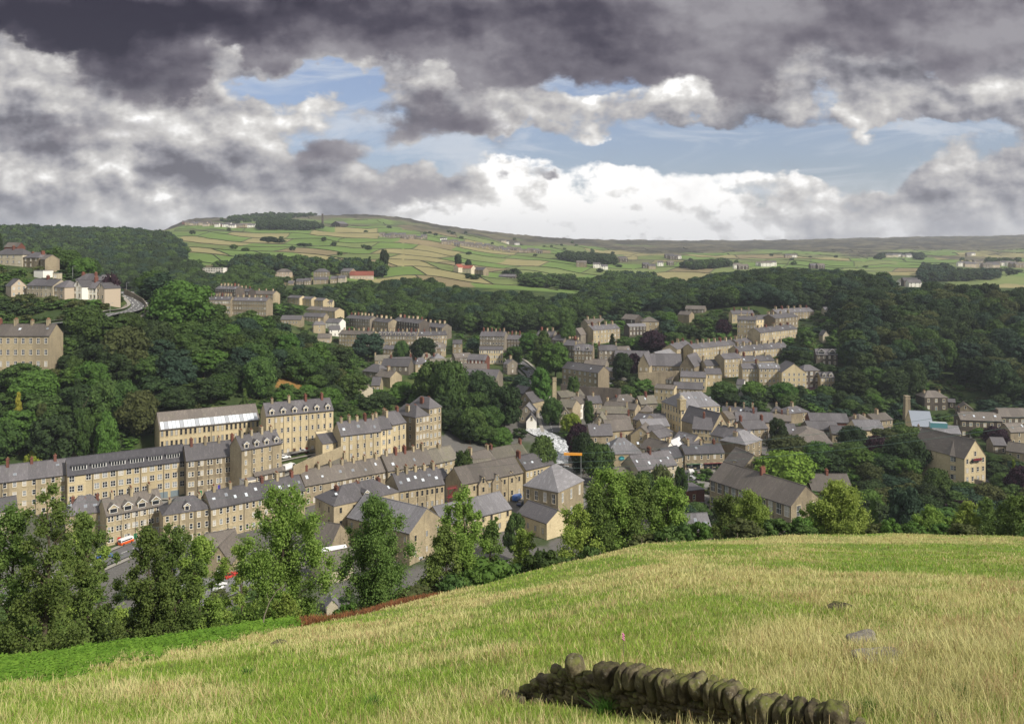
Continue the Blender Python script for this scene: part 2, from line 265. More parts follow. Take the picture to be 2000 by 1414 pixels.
# ------------------------------------------------------------------ materials
def mat(name, col, rough=.8, spec=.3, metal=0.0):
    m = bpy.data.materials.new(name); m.use_nodes = True
    p = m.node_tree.nodes['Principled BSDF']; p.inputs['Base Color'].default_value = (*col, 1)
    p.inputs['Roughness'].default_value = rough; p.inputs['Specular IOR Level'].default_value = spec; p.inputs['Metallic'].default_value = metal
    return m
def stone_mat(name, c1, c2, c3, course=.32):
    """coursed stone: blocks of two tones, broad weathering patches, soot staining"""
    m = mat(name, c1, .9, .15); nb = NB(m.node_tree); p = m.node_tree.nodes['Principled BSDF']
    tc = nb.n('ShaderNodeTexCoord').outputs['Object']; x, y, z = nb.sep(tc)
    v2 = nb.xyz(nb.m('ADD', x, y), z, 0)
    br = nb.n('ShaderNodeTexBrick'); nb.put(br.inputs['Vector'], v2); br.inputs['Scale'].default_value = 1.0
    br.inputs['Brick Width'].default_value = course*2.1; br.inputs['Row Height'].default_value = course; br.inputs['Mortar Size'].default_value = .018
    br.inputs['Color1'].default_value = (*c1, 1); br.inputs['Color2'].default_value = (*c2, 1); br.inputs['Mortar'].default_value = (*[v*.7 for v in c2], 1)
    oi = nb.n('ShaderNodeObjectInfo').outputs['Random']
    off = nb.v('ADD', tc, nb.xyz(nb.m('MULTIPLY', oi, 90), 0, 0))
    n1 = nb.noise(nb.v('MULTIPLY', off, (1, 1, .55)), .16, 7, .65); n2 = nb.noise(nb.v('MULTIPLY', off, (1.4, 1.4, .25)), .7, 6, .6)
    c = nb.mix(nb.m('MULTIPLY', nb.ss(n1, .42, .68), .75), br.outputs['Color'], (*c3, 1))
    c = nb.mix(nb.m('MULTIPLY', nb.ss(n2, .52, .75), .55), c, (*[v*.55 for v in c3], 1))
    wn = nb.n('ShaderNodeTexWhiteNoise', noise_dimensions='1D'); nb.put(wn.inputs['W'], nb.m('ADD', nb.m('FLOOR', nb.m('DIVIDE', x, 5.4)), nb.m('MULTIPLY', oi, 99)))
    c = nb.mix(nb.m('MULTIPLY', nb.ss(wn.outputs['Value'], .55, 1.0), .5), c, (*[v*.72 for v in c3], 1))
    hsv = nb.n('ShaderNodeHueSaturation'); nb.put(hsv.inputs['Color'], c); nb.put(hsv.inputs['Value'], nb.m('ADD', nb.m('MULTIPLY_ADD', oi, .34, .80), nb.m('MULTIPLY', nb.m('FRACT', nb.m('MULTIPLY', wn.outputs['Value'], 7)), .22)))
    nb.put(p.inputs['Base Color'], hsv.outputs[0])
    bp = nb.n('ShaderNodeBump'); bp.inputs['Strength'].default_value = .5; bp.inputs['Distance'].default_value = .05
    nb.put(bp.inputs['Height'], nb.m('ADD', br.outputs['Fac'], nb.noise(tc, 6, 4))); nb.put(p.inputs['Normal'], bp.outputs[0])
    return m
def slate_mat(name, c1, c2, moss=(.10,.11,.05), mossamt=.25, row=.28):
    m = mat(name, c1, .62, .4); nb = NB(m.node_tree); p = m.node_tree.nodes['Principled BSDF']
    tc = nb.n('ShaderNodeTexCoord').outputs['Object']; x, y, z = nb.sep(tc)
    v2 = nb.xyz(x, nb.m('ADD', nb.m('ABSOLUTE', y), nb.m('MULTIPLY', z, .5)), 0)
    br = nb.n('ShaderNodeTexBrick'); nb.put(br.inputs['Vector'], v2); br.inputs['Scale'].default_value = 1.0
    br.inputs['Brick Width'].default_value = row*1.1; br.inputs['Row Height'].default_value = row; br.inputs['Mortar Size'].default_value = .02
    br.inputs['Color1'].default_value = (*c1, 1); br.inputs['Color2'].default_value = (*c2, 1); br.inputs['Mortar'].default_value = (*[v*.5 for v in c1], 1)
    oi = nb.n('ShaderNodeObjectInfo').outputs['Random']
    off = nb.v('ADD', tc, nb.xyz(nb.m('MULTIPLY', oi, 70), 0, 0))
    n1 = nb.noise(off, .22, 7, .65); n2 = nb.noise(nb.v('MULTIPLY', off, (1.6, .4, .4)), .9, 6, .6)
    c = nb.mix(nb.m('MULTIPLY', nb.ss(n1, .5, .72), mossamt), br.outputs['Color'], (*moss, 1))
    c = nb.mix(nb.m('MULTIPLY', nb.ss(n2, .5, .78), .5), c, (*[min(1, v*1.7) for v in c2], 1))
    hsv = nb.n('ShaderNodeHueSaturation'); nb.put(hsv.inputs['Color'], c); wn = nb.n('ShaderNodeTexWhiteNoise', noise_dimensions='1D'); nb.put(wn.inputs['W'], nb.m('ADD', nb.m('FLOOR', nb.m('DIVIDE', x, 5.4)), nb.m('MULTIPLY', oi, 99)))
    nb.put(hsv.inputs['Value'], nb.m('ADD', nb.m('MULTIPLY_ADD', oi, .5, .65), nb.m('MULTIPLY', wn.outputs['Value'], .32)))
    nb.put(p.inputs['Base Color'], hsv.outputs[0])
    bp = nb.n('ShaderNodeBump'); bp.inputs['Strength'].default_value = .5; bp.inputs['Distance'].default_value = .04
    nb.put(bp.inputs['Height'], br.outputs['Fac']); nb.put(p.inputs['Normal'], bp.outputs[0])
    return m
def leaf_mat(name, c1, c2, hue=.03, val=.35, transl=.25, nscale=.35):
    m = bpy.data.materials.new(name); m.use_nodes = True; nb = NB(m.node_tree); p = m.node_tree.nodes['Principled BSDF']
    p.inputs['Roughness'].default_value = .75; p.inputs['Specular IOR Level'].default_value = .15
    oi = nb.n('ShaderNodeObjectInfo').outputs['Random']; tc = nb.n('ShaderNodeTexCoord').outputs['Object']
    geo = nb.n('ShaderNodeNewGeometry').outputs['Random Per Island']
    n = nb.noise(tc, nscale, 3, .6)
    c = nb.mix(nb.m('MULTIPLY_ADD', geo, .45, nb.m('MULTIPLY', nb.ss(n, .35, .68), .6)), (*c1, 1), (*c2, 1))
    h = nb.n('ShaderNodeHueSaturation'); nb.put(h.inputs['Color'], c)
    nb.put(h.inputs['Hue'], nb.m('MULTIPLY_ADD', nb.m('FRACT', nb.m('MULTIPLY', oi, 7.3)), hue, .5-hue/2)); nb.put(h.inputs['Value'], nb.m('MULTIPLY_ADD', oi, val, 1-val/2))
    nb.put(p.inputs['Base Color'], h.outputs[0])
    tr = nb.n('ShaderNodeBsdfTranslucent'); nb.put(tr.inputs[0], h.outputs[0])
    mx = nb.n('ShaderNodeMixShader'); mx.inputs[0].default_value = transl
    nb.put(mx.inputs[1], p.outputs[0]); nb.put(mx.inputs[2], tr.outputs[0])
    nb.put(m.node_tree.nodes['Material Output'].inputs[0], mx.outputs[0])
    return m
ST = {
 'cream': stone_mat('stone_cream', (.56,.475,.305), (.49,.41,.26), (.42,.345,.215)),
 'tan':   stone_mat('stone_tan', (.42,.35,.23), (.34,.285,.185), (.22,.185,.13)),
 'brown': stone_mat('stone_brown', (.32,.27,.185), (.26,.215,.15), (.145,.12,.088)),
 'dark':  stone_mat('stone_dark', (.125,.105,.085), (.09,.078,.068), (.055,.048,.045)),
 'grey':  stone_mat('stone_grey', (.24,.21,.165), (.19,.168,.135), (.12,.105,.09)),
 'white': mat('render_white', (.72,.70,.64), .85, .2), 'brick': stone_mat('brick_red', (.21,.085,.06), (.17,.07,.052), (.13,.06,.048), .12),
 'pink':  mat('render_pink', (.42,.35,.27), .85, .2), 'pale': stone_mat('stone_pale', (.52,.47,.36), (.46,.41,.31), (.38,.33,.24)),
 'black': mat('timber_black', (.03,.03,.035), .6, .3),
}
RF = {
 'slate': slate_mat('slate_grey', (.088,.083,.09), (.115,.107,.112), mossamt=.12), 'brown': slate_mat('stone_slate_brown', (.112,.098,.088), (.145,.125,.107), mossamt=.2),
 'moss': slate_mat('stone_slate_mossy', (.115,.105,.085), (.15,.135,.105), (.11,.12,.05), .6, .4), 'light': slate_mat('slate_pale', (.155,.15,.16), (.185,.18,.19), mossamt=.1),
 'dark': slate_mat('slate_dark', (.055,.053,.062), (.075,.072,.08), mossamt=.05), 'red': slate_mat('tile_red', (.30,.085,.05), (.24,.07,.045), mossamt=.05),
 'metal': mat('roof_metal', (.26,.29,.34), .45, .5, .2), 'white': mat('roof_white', (.75,.75,.75), .5, .4),
}
M_SURR = mat('window_stone', (.40,.335,.215), .85); M_SURR2 = mat('window_stone_sooty', (.17,.145,.11), .85); M_WHITE = mat('white_paint', (.78,.78,.76), .45, .4)
M_GLASS = mat('glass_dark', (.022,.025,.03), .08, .6); M_GLASS2 = mat('glass_blind', (.24,.25,.25), .25, .6); M_GLASS3 = mat('glass_curtain', (.42,.40,.36), .3, .5); M_SKYL = mat('skylight_glass', (.55,.60,.66), .12, .9); M_POT = mat('clay_pot', (.22,.10,.06), .8)
M_PIPE = mat('drainpipe_black', (.035,.033,.035), .5); M_DOORS = [mat('door_paint_%s' % n, c, .5) for n, c in (('red',(.40,.03,.02)),('blue',(.06,.05,.30)),('green',(.03,.16,.07)),('white',(.7,.7,.68)),('brown',(.07,.035,.02)),('grey',(.16,.2,.22)))]
M_WOOD = mat('weathered_wood', (.14,.115,.085), .9); M_BARK = mat('bark', (.075,.06,.045), .95, .1); M_BARKL = mat('bark_birch', (.22,.19,.15), .9, .1)
M_TYRE = mat('tyre', (.02,.02,.02), .85); M_METAL = mat('galvanised_metal', (.35,.36,.37), .5, .5, .4)
# ------------------------------------------------------------------ the ground sheet
def lerp3(a, b_, t): return a*(1-t[..., None]) + np.array(b_)*t[..., None]
def cover(X, Y, Z):
    """land cover colour (albedo) of the ground"""
    Yc = np.maximum(Y, 1.0); px = 1000+F*X/Yc; py = Y0-F*(Z-CAMZ)/Yc; lY = np.log(Yc)
    n1 = fbm(X/9, Y/9, 1); n2 = fbm(X/2.2, Y/2.2, 2, 3); n3 = fbm(X/60, Y/60, 4); nf = fbm(X/220, Y/220, 8)
    C = np.zeros(X.shape+(3,)) + np.array((.040,.062,.022)); C = lerp3(C, (.075,.10,.03), np.clip((n1-.45)*4, 0, 1))
    # meadow
    straw = np.clip((n1-.38)*5, 0, 1)*np.clip((n2-.2)*2.2, 0, 1)
    Cm = lerp3(np.zeros(X.shape+(3,))+np.array((.17,.24,.05)), (.36,.33,.13), straw)
    C = np.where((Y < 116)[..., None], Cm, C)
    # paved and built-up valley floor
    town = (Y > 205) & (Y < 452) & (px > -200) & (px < 1560) & (Z < 9) | (Y > 205) & (Y < 265) & (px <= 900)
    Ct = lerp3(np.zeros(X.shape+(3,))+np.array((.13,.125,.118)), (.055,.075,.03), np.clip((n1-.56)*6, 0, 1))
    C = np.where(town[..., None], Ct, C)
    # bare patches on the wooded spur
    for cx, cy, rx, ry, c in ((575,735,40,34,(.26,.15,.05)),(622,738,26,10,(.36,.27,.10)),(600,722,30,6,(.30,.2,.08))):
        d = ((px-cx)/rx)**2+((py-cy)/ry)**2 + (n2-.5)*1.3
        C = np.where(((d < 1) & (Y > 300) & (Y < 520))[..., None], np.array(c)*(0.7+.6*n2[..., None]), C)
    # enclosed fields
    fld = (Y > 905+np.clip((px-1150)/250, 0, 1)*400*(px < 1850)) & (px > 345) | (Y > 1380)
    r, c = field_rc(px, lY)
    hsh = ((r*73856093) ^ (c*19349663)) & 0xffff; hv = (hsh % 997)/997.0
    A = np.zeros(X.shape+(3,)) + np.array((.155,.235,.065))
    A = np.where((hv > .44)[..., None], np.array((.31,.28,.135)), A); A = np.where((hv > .64)[..., None], np.array((.20,.245,.09)), A)
    A = np.where((hv > .78)[..., None], np.array((.17,.215,.075)), A); A = np.where((hv > .92)[..., None], np.array((.26,.215,.12)), A)
    A = A*(.60+.36*fbm(X/35, Y/35, 12)[..., None])
    far = np.clip((Y-2300)/500, 0, 1)*.55; A = lerp3(A, (.15,.19,.075), far)
    C = np.where(fld[..., None], A, C)
    moor = np.clip((Y-(2120+np.clip((px-1000)/1000, 0, 1)*350)+ (nf-.5)*1500)/260, 0, 1)
    moor = np.maximum(moor, np.clip((nf-.60)*9, 0, 1)*np.clip((Y-1500)/400, 0, 1))
    Cw = lerp3(np.zeros(X.shape+(3,))+np.array((.050,.048,.036)), (.115,.105,.068), np.clip((n3-.4)*4, 0, 1))
    C = lerp3(C, (0,0,0), moor)+Cw*moor[..., None]
    # scrubby bank under the first fields
    sc = (px > 345) & (px < 560) & (Y > 830) & (Y < 1010)
    C = np.where(sc[..., None], lerp3(np.zeros(X.shape+(3,))+np.array((.08,.085,.04)), (.15,.12,.075), np.clip((n3-.4)*4, 0, 1)), C)
    lw = (px < 300+90*fbm(X/70, Y/70, 66)) & (Y > 700) & (Y < 1420)
    C = np.where(lw[..., None], np.array((.035,.055,.02)), C)
    return C
FR, FC = .098, 105.0
def _rowwig(px): return .030*np.sin(px/83.0)+.024*np.sin(px/37.0+1.3)+.09*(px-800)/1000
def field_rc(px, lY):
    r = np.floor((lY+_rowwig(px))/FR).astype(np.int64)
    off = ((r*7919) % 97)/97.0*FC; sl = (((r*3571) % 41)/41.0-.5)*90
    wd = FC*(.7+.7*(((r*1237) % 53)/53.0))
    fr = (lY+_rowwig(px))/FR-r
    c = np.floor((px+off+sl*fr)/wd).astype(np.int64)
    return r, c
lg = np.concatenate([np.log(np.linspace(1.6, 14, 24)[:-1]), np.linspace(math.log(14), math.log(5850), 610)])
pxg = np.concatenate([np.linspace(-800, -120, 70)[:-1], np.linspace(-120, 2120, 830), np.linspace(2120, 2800, 70)[1:]])
LG, PG = np.meshgrid(lg, pxg, indexing='ij'); YG = np.exp(LG); XG = (PG-1000)/F*np.maximum(YG, 8); ZG = T(XG, YG)
nr, nc = XG.shape
idx = np.arange(nr*nc).reshape(nr, nc)
Q = np.stack([idx[:-1,:-1], idx[:-1,1:], idx[1:,1:], idx[1:,:-1]], -1).reshape(-1, 4)
# a skirt behind the viewer so that the sheet is closed around the camera
ME = np_mesh('ground', np.stack([XG, YG, ZG], -1).reshape(-1, 3), Q, [], smooth=True)
ca = ME.color_attributes.new('cover', 'FLOAT_COLOR', 'POINT')
cc = cover(XG, YG, ZG).reshape(-1, 3); ca.data.foreach_set('color', np.concatenate([cc, np.ones((len(cc), 1))], 1).astype(np.float32).ravel())
mg = mat('ground_cover', (.1,.1,.05), .95, .1); nb = NB(mg.node_tree); pn = mg.node_tree.nodes['Principled BSDF']
at_ = nb.n('ShaderNodeAttribute', attribute_name='cover').outputs['Color']; tco = nb.n('ShaderNodeTexCoord').outputs['Object']
h1 = nb.n('ShaderNodeHueSaturation'); nb.put(h1.inputs['Color'], at_)
nb.put(h1.inputs['Value'], nb.m('MULTIPLY_ADD', nb.noise(tco, .9, 8, .7), .9, .52)); nb.put(h1.inputs['Hue'], nb.m('MULTIPLY_ADD', nb.noise(tco, .35, 4, .6), .05, .475))
nb.put(pn.inputs['Base Color'], h1.outputs[0])
bp = nb.n('ShaderNodeBump'); bp.inputs['Strength'].default_value = .7; bp.inputs['Distance'].default_value = .15
nb.put(bp.inputs['Height'], nb.noise(tco, 3.0, 6, .7)); nb.put(pn.inputs['Normal'], bp.outputs[0])
ME.materials.append(mg); tag(link('ground', ME), kind='structure')

# ------------------------------------------------------------------ roads, yards, river: sheets draped on the ground
def strip(name, pts, width, m, dz=.14, kind='structure', world=False, step=2.0, lift=None):
    """ribbon along photo-pixel points (on the ground) or world points"""
    P = [Vector((p[0], p[1])) for p in (pts if world else [ray(*p) for p in pts])]
    L = [0]
    for i in range(1, len(P)): L.append(L[-1]+(P[i]-P[i-1]).length)
    n = max(2, int(L[-1]/step)); t = np.linspace(0, L[-1], n+1)
    x = np.interp(t, L, [p.x for p in P]); y = np.interp(t, L, [p.y for p in P])
    for _ in range(3):
        if n > 6: x[1:-1] = (x[:-2]+x[1:-1]*2+x[2:])/4; y[1:-1] = (y[:-2]+y[1:-1]*2+y[2:])/4
    dx = np.gradient(x); dy = np.gradient(y); l = np.hypot(dx, dy); nx, ny = dy/l, -dx/l
    wv = np.interp(t/L[-1], np.linspace(0, 1, len(width)), width) if hasattr(width, '__len__') else np.full(n+1, float(width))
    k = 5; offs = np.linspace(-.5, .5, k)
    V = np.zeros((n+1, k, 3))
    for j, o in enumerate(offs): V[:, j, 0] = x+nx*o*wv; V[:, j, 1] = y+ny*o*wv
    z = T(V[..., 0], V[..., 1]).max(1)+dz
    if lift is not None: z = z+lift
    V[..., 2] = z[:, None]
    ii = np.arange((n+1)*k).reshape(n+1, k)
    Qs = np.stack([ii[:-1,:-1], ii[:-1,1:], ii[1:,1:], ii[1:,:-1]], -1).reshape(-1, 4)
    o = link(name, np_mesh(name, V.reshape(-1, 3), Qs, [m])); 
    if kind: o['kind'] = kind
    return o, (x, y, z, nx, ny, wv)
def noisy(name, c1, c2, scale=.5, rough=.9, spec=.2, det=6, bump=0):
    m = mat(name, c1, rough, spec); n_ = NB(m.node_tree); p_ = m.node_tree.nodes['Principled BSDF']
    t_ = n_.n('ShaderNodeTexCoord').outputs['Object']
    f_ = n_.noise(t_, scale, det, .65)
    n_.put(p_.inputs['Base Color'], n_.mix(n_.ss(f_, .35, .65), (*c1, 1), (*c2, 1)))
    if bump:
        q = n_.n('ShaderNodeBump'); q.inputs['Distance'].default_value = bump; n_.put(q.inputs['Height'], n_.noise(t_, scale*3, det, .65)); n_.put(p_.inputs['Normal'], q.outputs[0])
    return m
M_ROAD = noisy('asphalt', (.105,.105,.11), (.14,.14,.142), .3); M_PAVE = noisy('paving', (.26,.245,.215), (.32,.30,.26), .5); M_LINE = mat('road_paint', (.6,.6,.57), .7)
M_YARD = noisy('yard_concrete', (.17,.165,.155), (.23,.22,.205), .2)
RD = {}
def road(name, pts, w, m=None, world=False, kerb=True, line=False, dz=.14):
    o, (x, y, z, nx, ny, wv) = strip(name, pts, w, m or M_ROAD, dz, world=world)
    if kerb:
        for s in (-1, 1):
            off = wv/2+.9
            strip('pavement', list(zip(x+nx*off*s, y+ny*off*s)), 1.7, M_PAVE, dz+.12, world=True)
    if line:
        mb = MB(); k = 0
        while k < len(x)-2:
            for s in ((-.0,) if line == 1 else (-.33, .0, .33)):
                a = [(x[k+i]+nx[k+i]*wv[k+i]*s, y[k+i]+ny[k+i]*wv[k+i]*s, z[k+i]+.012) for i in (0, 1)]
                q = .12 if s == 0 else .16
                mb.poly([(a[0][0]-nx[k]*q, a[0][1]-ny[k]*q, a[0][2]), (a[0][0]+nx[k]*q, a[0][1]+ny[k]*q, a[0][2]), (a[1][0]+nx[k+1]*q, a[1][1]+ny[k+1]*q, a[1][2]), (a[1][0]-nx[k+1]*q, a[1][1]-ny[k+1]*q, a[1][2])])
            k += 2
        tag(link('road_marking', mb.mesh('road_marking', [M_LINE])), kind='structure')
    RD[name] = (x, y, z, nx, ny)
    return x, y, z
road('road', [(-60,660),(60,648),(130,640),(190,632),(235,622),(262,612),(274,600),(262,588),(248,578),(243,570)], [7,7,7,7,8.5,9,9,8,8,8], line=2)
road('street', [(585,945),(600,925),(618,908),(640,893),(662,880),(690,868)], 7, line=1)
road('street', [(505,905),(545,892),(590,884),(650,868)], 6, M_YARD)
road('street', [(1000,700),(1020,715),(1040,735),(1052,760),(1062,790),(1072,820),(1080,845)], [8,8,8,8,8,8,8], line=1)
road('street', [(1180,1010),(1240,965),(1310,935),(1345,915),(1420,912),(1445,905)], 9, line=1)
road('street', [(1150,725),(1250,760),(1330,775),(1420,785)], 7)
road('street', [(1040,930),(1150,940),(1250,950)], 6)
road('street', [(-40,1180),(120,1130),(230,1085),(300,1055),(380,1062),(470,1090),(560,1085),(660,1065),(720,1060)], 8, line=1)
road('street', [(120,1000),(250,985),(380,985),(480,950),(570,915)], 5, M_YARD)
strip('yard', [(1330,985),(1345,960),(1365,925),(1385,900)], [14,16,15,10], M_YARD, .1)
strip('yard', [(1290,1035),(1330,1000),(1360,985)], [20,18,14], M_YARD, .08)
strip('car_park', [(330,1175),(420,1130),(480,1110)], [22,26,26], noisy('car_park_asphalt', (.15,.15,.155), (.20,.20,.2), .3), .1)
strip('yard', [(1850,955),(1900,948),(1960,945)], [22,22,18], M_YARD, .1)
strip('path', [(1180,520+15),(1310,552),(1318,545)], 6, M_YARD, .2)
mw = noisy('river_foam', (.12,.13,.135), (.78,.80,.84), .9, .25, .5, 9, .15)
mw2 = noisy('river_dark', (.035,.032,.03), (.30,.29,.28), .25, .2, .5, 8, .1)
tag(strip('river', [(1040,838),(1062,850),(1085,858),(1094,872),(1093,890),(1090,912)], [9,10,9,8.5,8,9], mw, .16)[0], kind='structure')
tag(strip('river', [(1085,920),(1110,950),(1180,1010)], [9,9,9], mw2, .15)[0], kind='structure')
tag(strip('river', [(2140,890),(2040,905),(1965,930),(1925,965),(1890,1000)], [16,16,15,13,12], mw2, .12)[0], kind='structure')

# ------------------------------------------------------------------ windows, chimneys and other shared small pieces
_wc = {}
def win_mesh(w, h, style, near):
    k = (w, h, style, near)
    if k in _wc: return _wc[k]
    s = MB(); sm = 1 if 'k' in style else 0
    t = .16
    s.box(-w/2-t, w/2+t, -.10, .05, h, h+.26, sm); s.box(-w/2-t, w/2+t, -.16, .05, -.2, 0, sm)
    if near or 'k' in style:
        s.box(-w/2-t, -w/2, -.08, .05, 0, h, sm); s.box(w/2, w/2+t, -.08, .05, 0, h, sm)
    f = 2; g = .075 if near else .10
    if 'n' not in style:
        s.box(-w/2, -w/2+g, -.05, .05, 0, h, f); s.box(w/2-g, w/2, -.05, .05, 0, h, f)
        s.box(-w/2+g, w/2-g, -.05, .05, 0, g, f); s.box(-w/2+g, w/2-g, -.05, .05, h-g, h, f)
        s.box(-w/2+g, w/2-g, -.045, .05, h*.5-.04, h*.5+.04, f)
        if w > 1.1:
            nb_ = max(1, int(w/.95))
            for i in range(1, nb_+1):
                x = -w/2+w*i/(nb_+1); s.box(x-.04, x+.04, -.04, .05, g, h-g, f)
    me = s.mesh('window', [M_SURR, M_SURR2, M_WHITE if 'd' not in style else M_SURR2])
    p = MB(); p.box(-w/2, w/2, -.02, .06, 0, h, 0); pm = [p.mesh('pane', [g_]) for g_ in (M_GLASS, M_GLASS, M_GLASS, M_GLASS2, M_GLASS3)]
    full = None
    if not near:
        s.box(-w/2, w/2, -.02, .06, 0, h, 3); full = [s.mesh('window', [M_SURR, M_SURR2, M_WHITE if 'd' not in style else M_SURR2, g_]) for g_ in (M_GLASS, M_GLASS, M_GLASS, M_GLASS2, M_GLASS3)]
    _wc[k] = (me, pm, full); return _wc[k]
def chim_mesh(style, h, wy=1.5):
    s = MB(); s.box(-.42, .42, -wy/2, wy/2, -1.6, h, 0); s.box(-.52, .52, -wy/2-.1, wy/2+.1, h, h+.18, 0)
    n = int(wy/.42)
    for i in range(n):
        y = -wy/2+wy*(i+.5)/n; s.tube([(0,y,h+.18),(0,y,h+.7)], [.15,.12], 6, 1)
    return s.mesh('chimney', [ST[style], M_POT])
CH = {(k, j): chim_mesh(k, hh, ww) for k in ('tan','brown','brick','dark') for j, (hh, ww) in enumerate(((1.3,1.4),(1.8,1.9)))}
def sky_mesh(w=.9, l=1.3):
    s = MB(); s.box(-w/2, w/2, -l/2, l/2, -.05, .10, 0); s.box(-w/2+.09, w/2-.09, -l/2+.09, l/2-.09, .06, .13, 1)
    return s.mesh('skylight', [M_METAL, M_SKYL])
SKY1 = sky_mesh(); SKY2 = sky_mesh(); SKY2.materials[1] = mat('skylight_dull', (.20,.22,.25), .15, .8)
_dm = {}
def dormer_mesh(wall, roof, w=1.7, gable=True):
    k = (wall, roof, w, gable)
    if k in _dm: return _dm[k]
    s = MB(); hh = 1.7
    s.box(-w/2, w/2, 0, 2.6, -.9, hh, 0)
    if gable:
        s.poly([(-w/2,0,hh),(w/2,0,hh),(0,0,hh+w*.42)], 0)
        for q in (-1, 1):
            s.faces([(0,-.15,hh+w*.42+.12),(q*(w/2+.2),-.15,hh-.1),(q*(w/2+.2),3.0,hh-.1),(0,4.2,hh+w*.42+.12),(0,-.15,hh+w*.42),(q*(w/2+.2),-.15,hh-.22),(q*(w/2+.2),3.0,hh-.22),(0,4.2,hh+w*.42)],
                    [(0,1,2,3),(7,6,5,4),(0,4,5,1),(1,5,6,2),(2,6,7,3)], 1)
            s.faces([(0,-.2,hh+w*.42+.1),(q*(w/2+.25),-.2,hh-.12),(q*(w/2+.25),-.2,hh-.34),(0,-.2,hh+w*.42-.12)], [(0,1,2,3)], 2)
    else:
        s.box(-w/2-.2, w/2+.2, -.25, 3.2, hh, hh+.16, 1)
    s.box(-w/2+.22, w/2-.22, -.05, .02, .15, hh-.15, 2); s.box(-w/2+.32, w/2-.32, -.07, -.045, .25, hh-.25, 3)
    me = s.mesh('dormer', [ST[wall], RF[roof], M_WHITE, M_GLASS]); _dm[k] = me; return me
ANC = []
BB = []      # picture boxes of the buildings, for keeping trees off them
FOOT = []    # footprints: (cx, cy, radius)
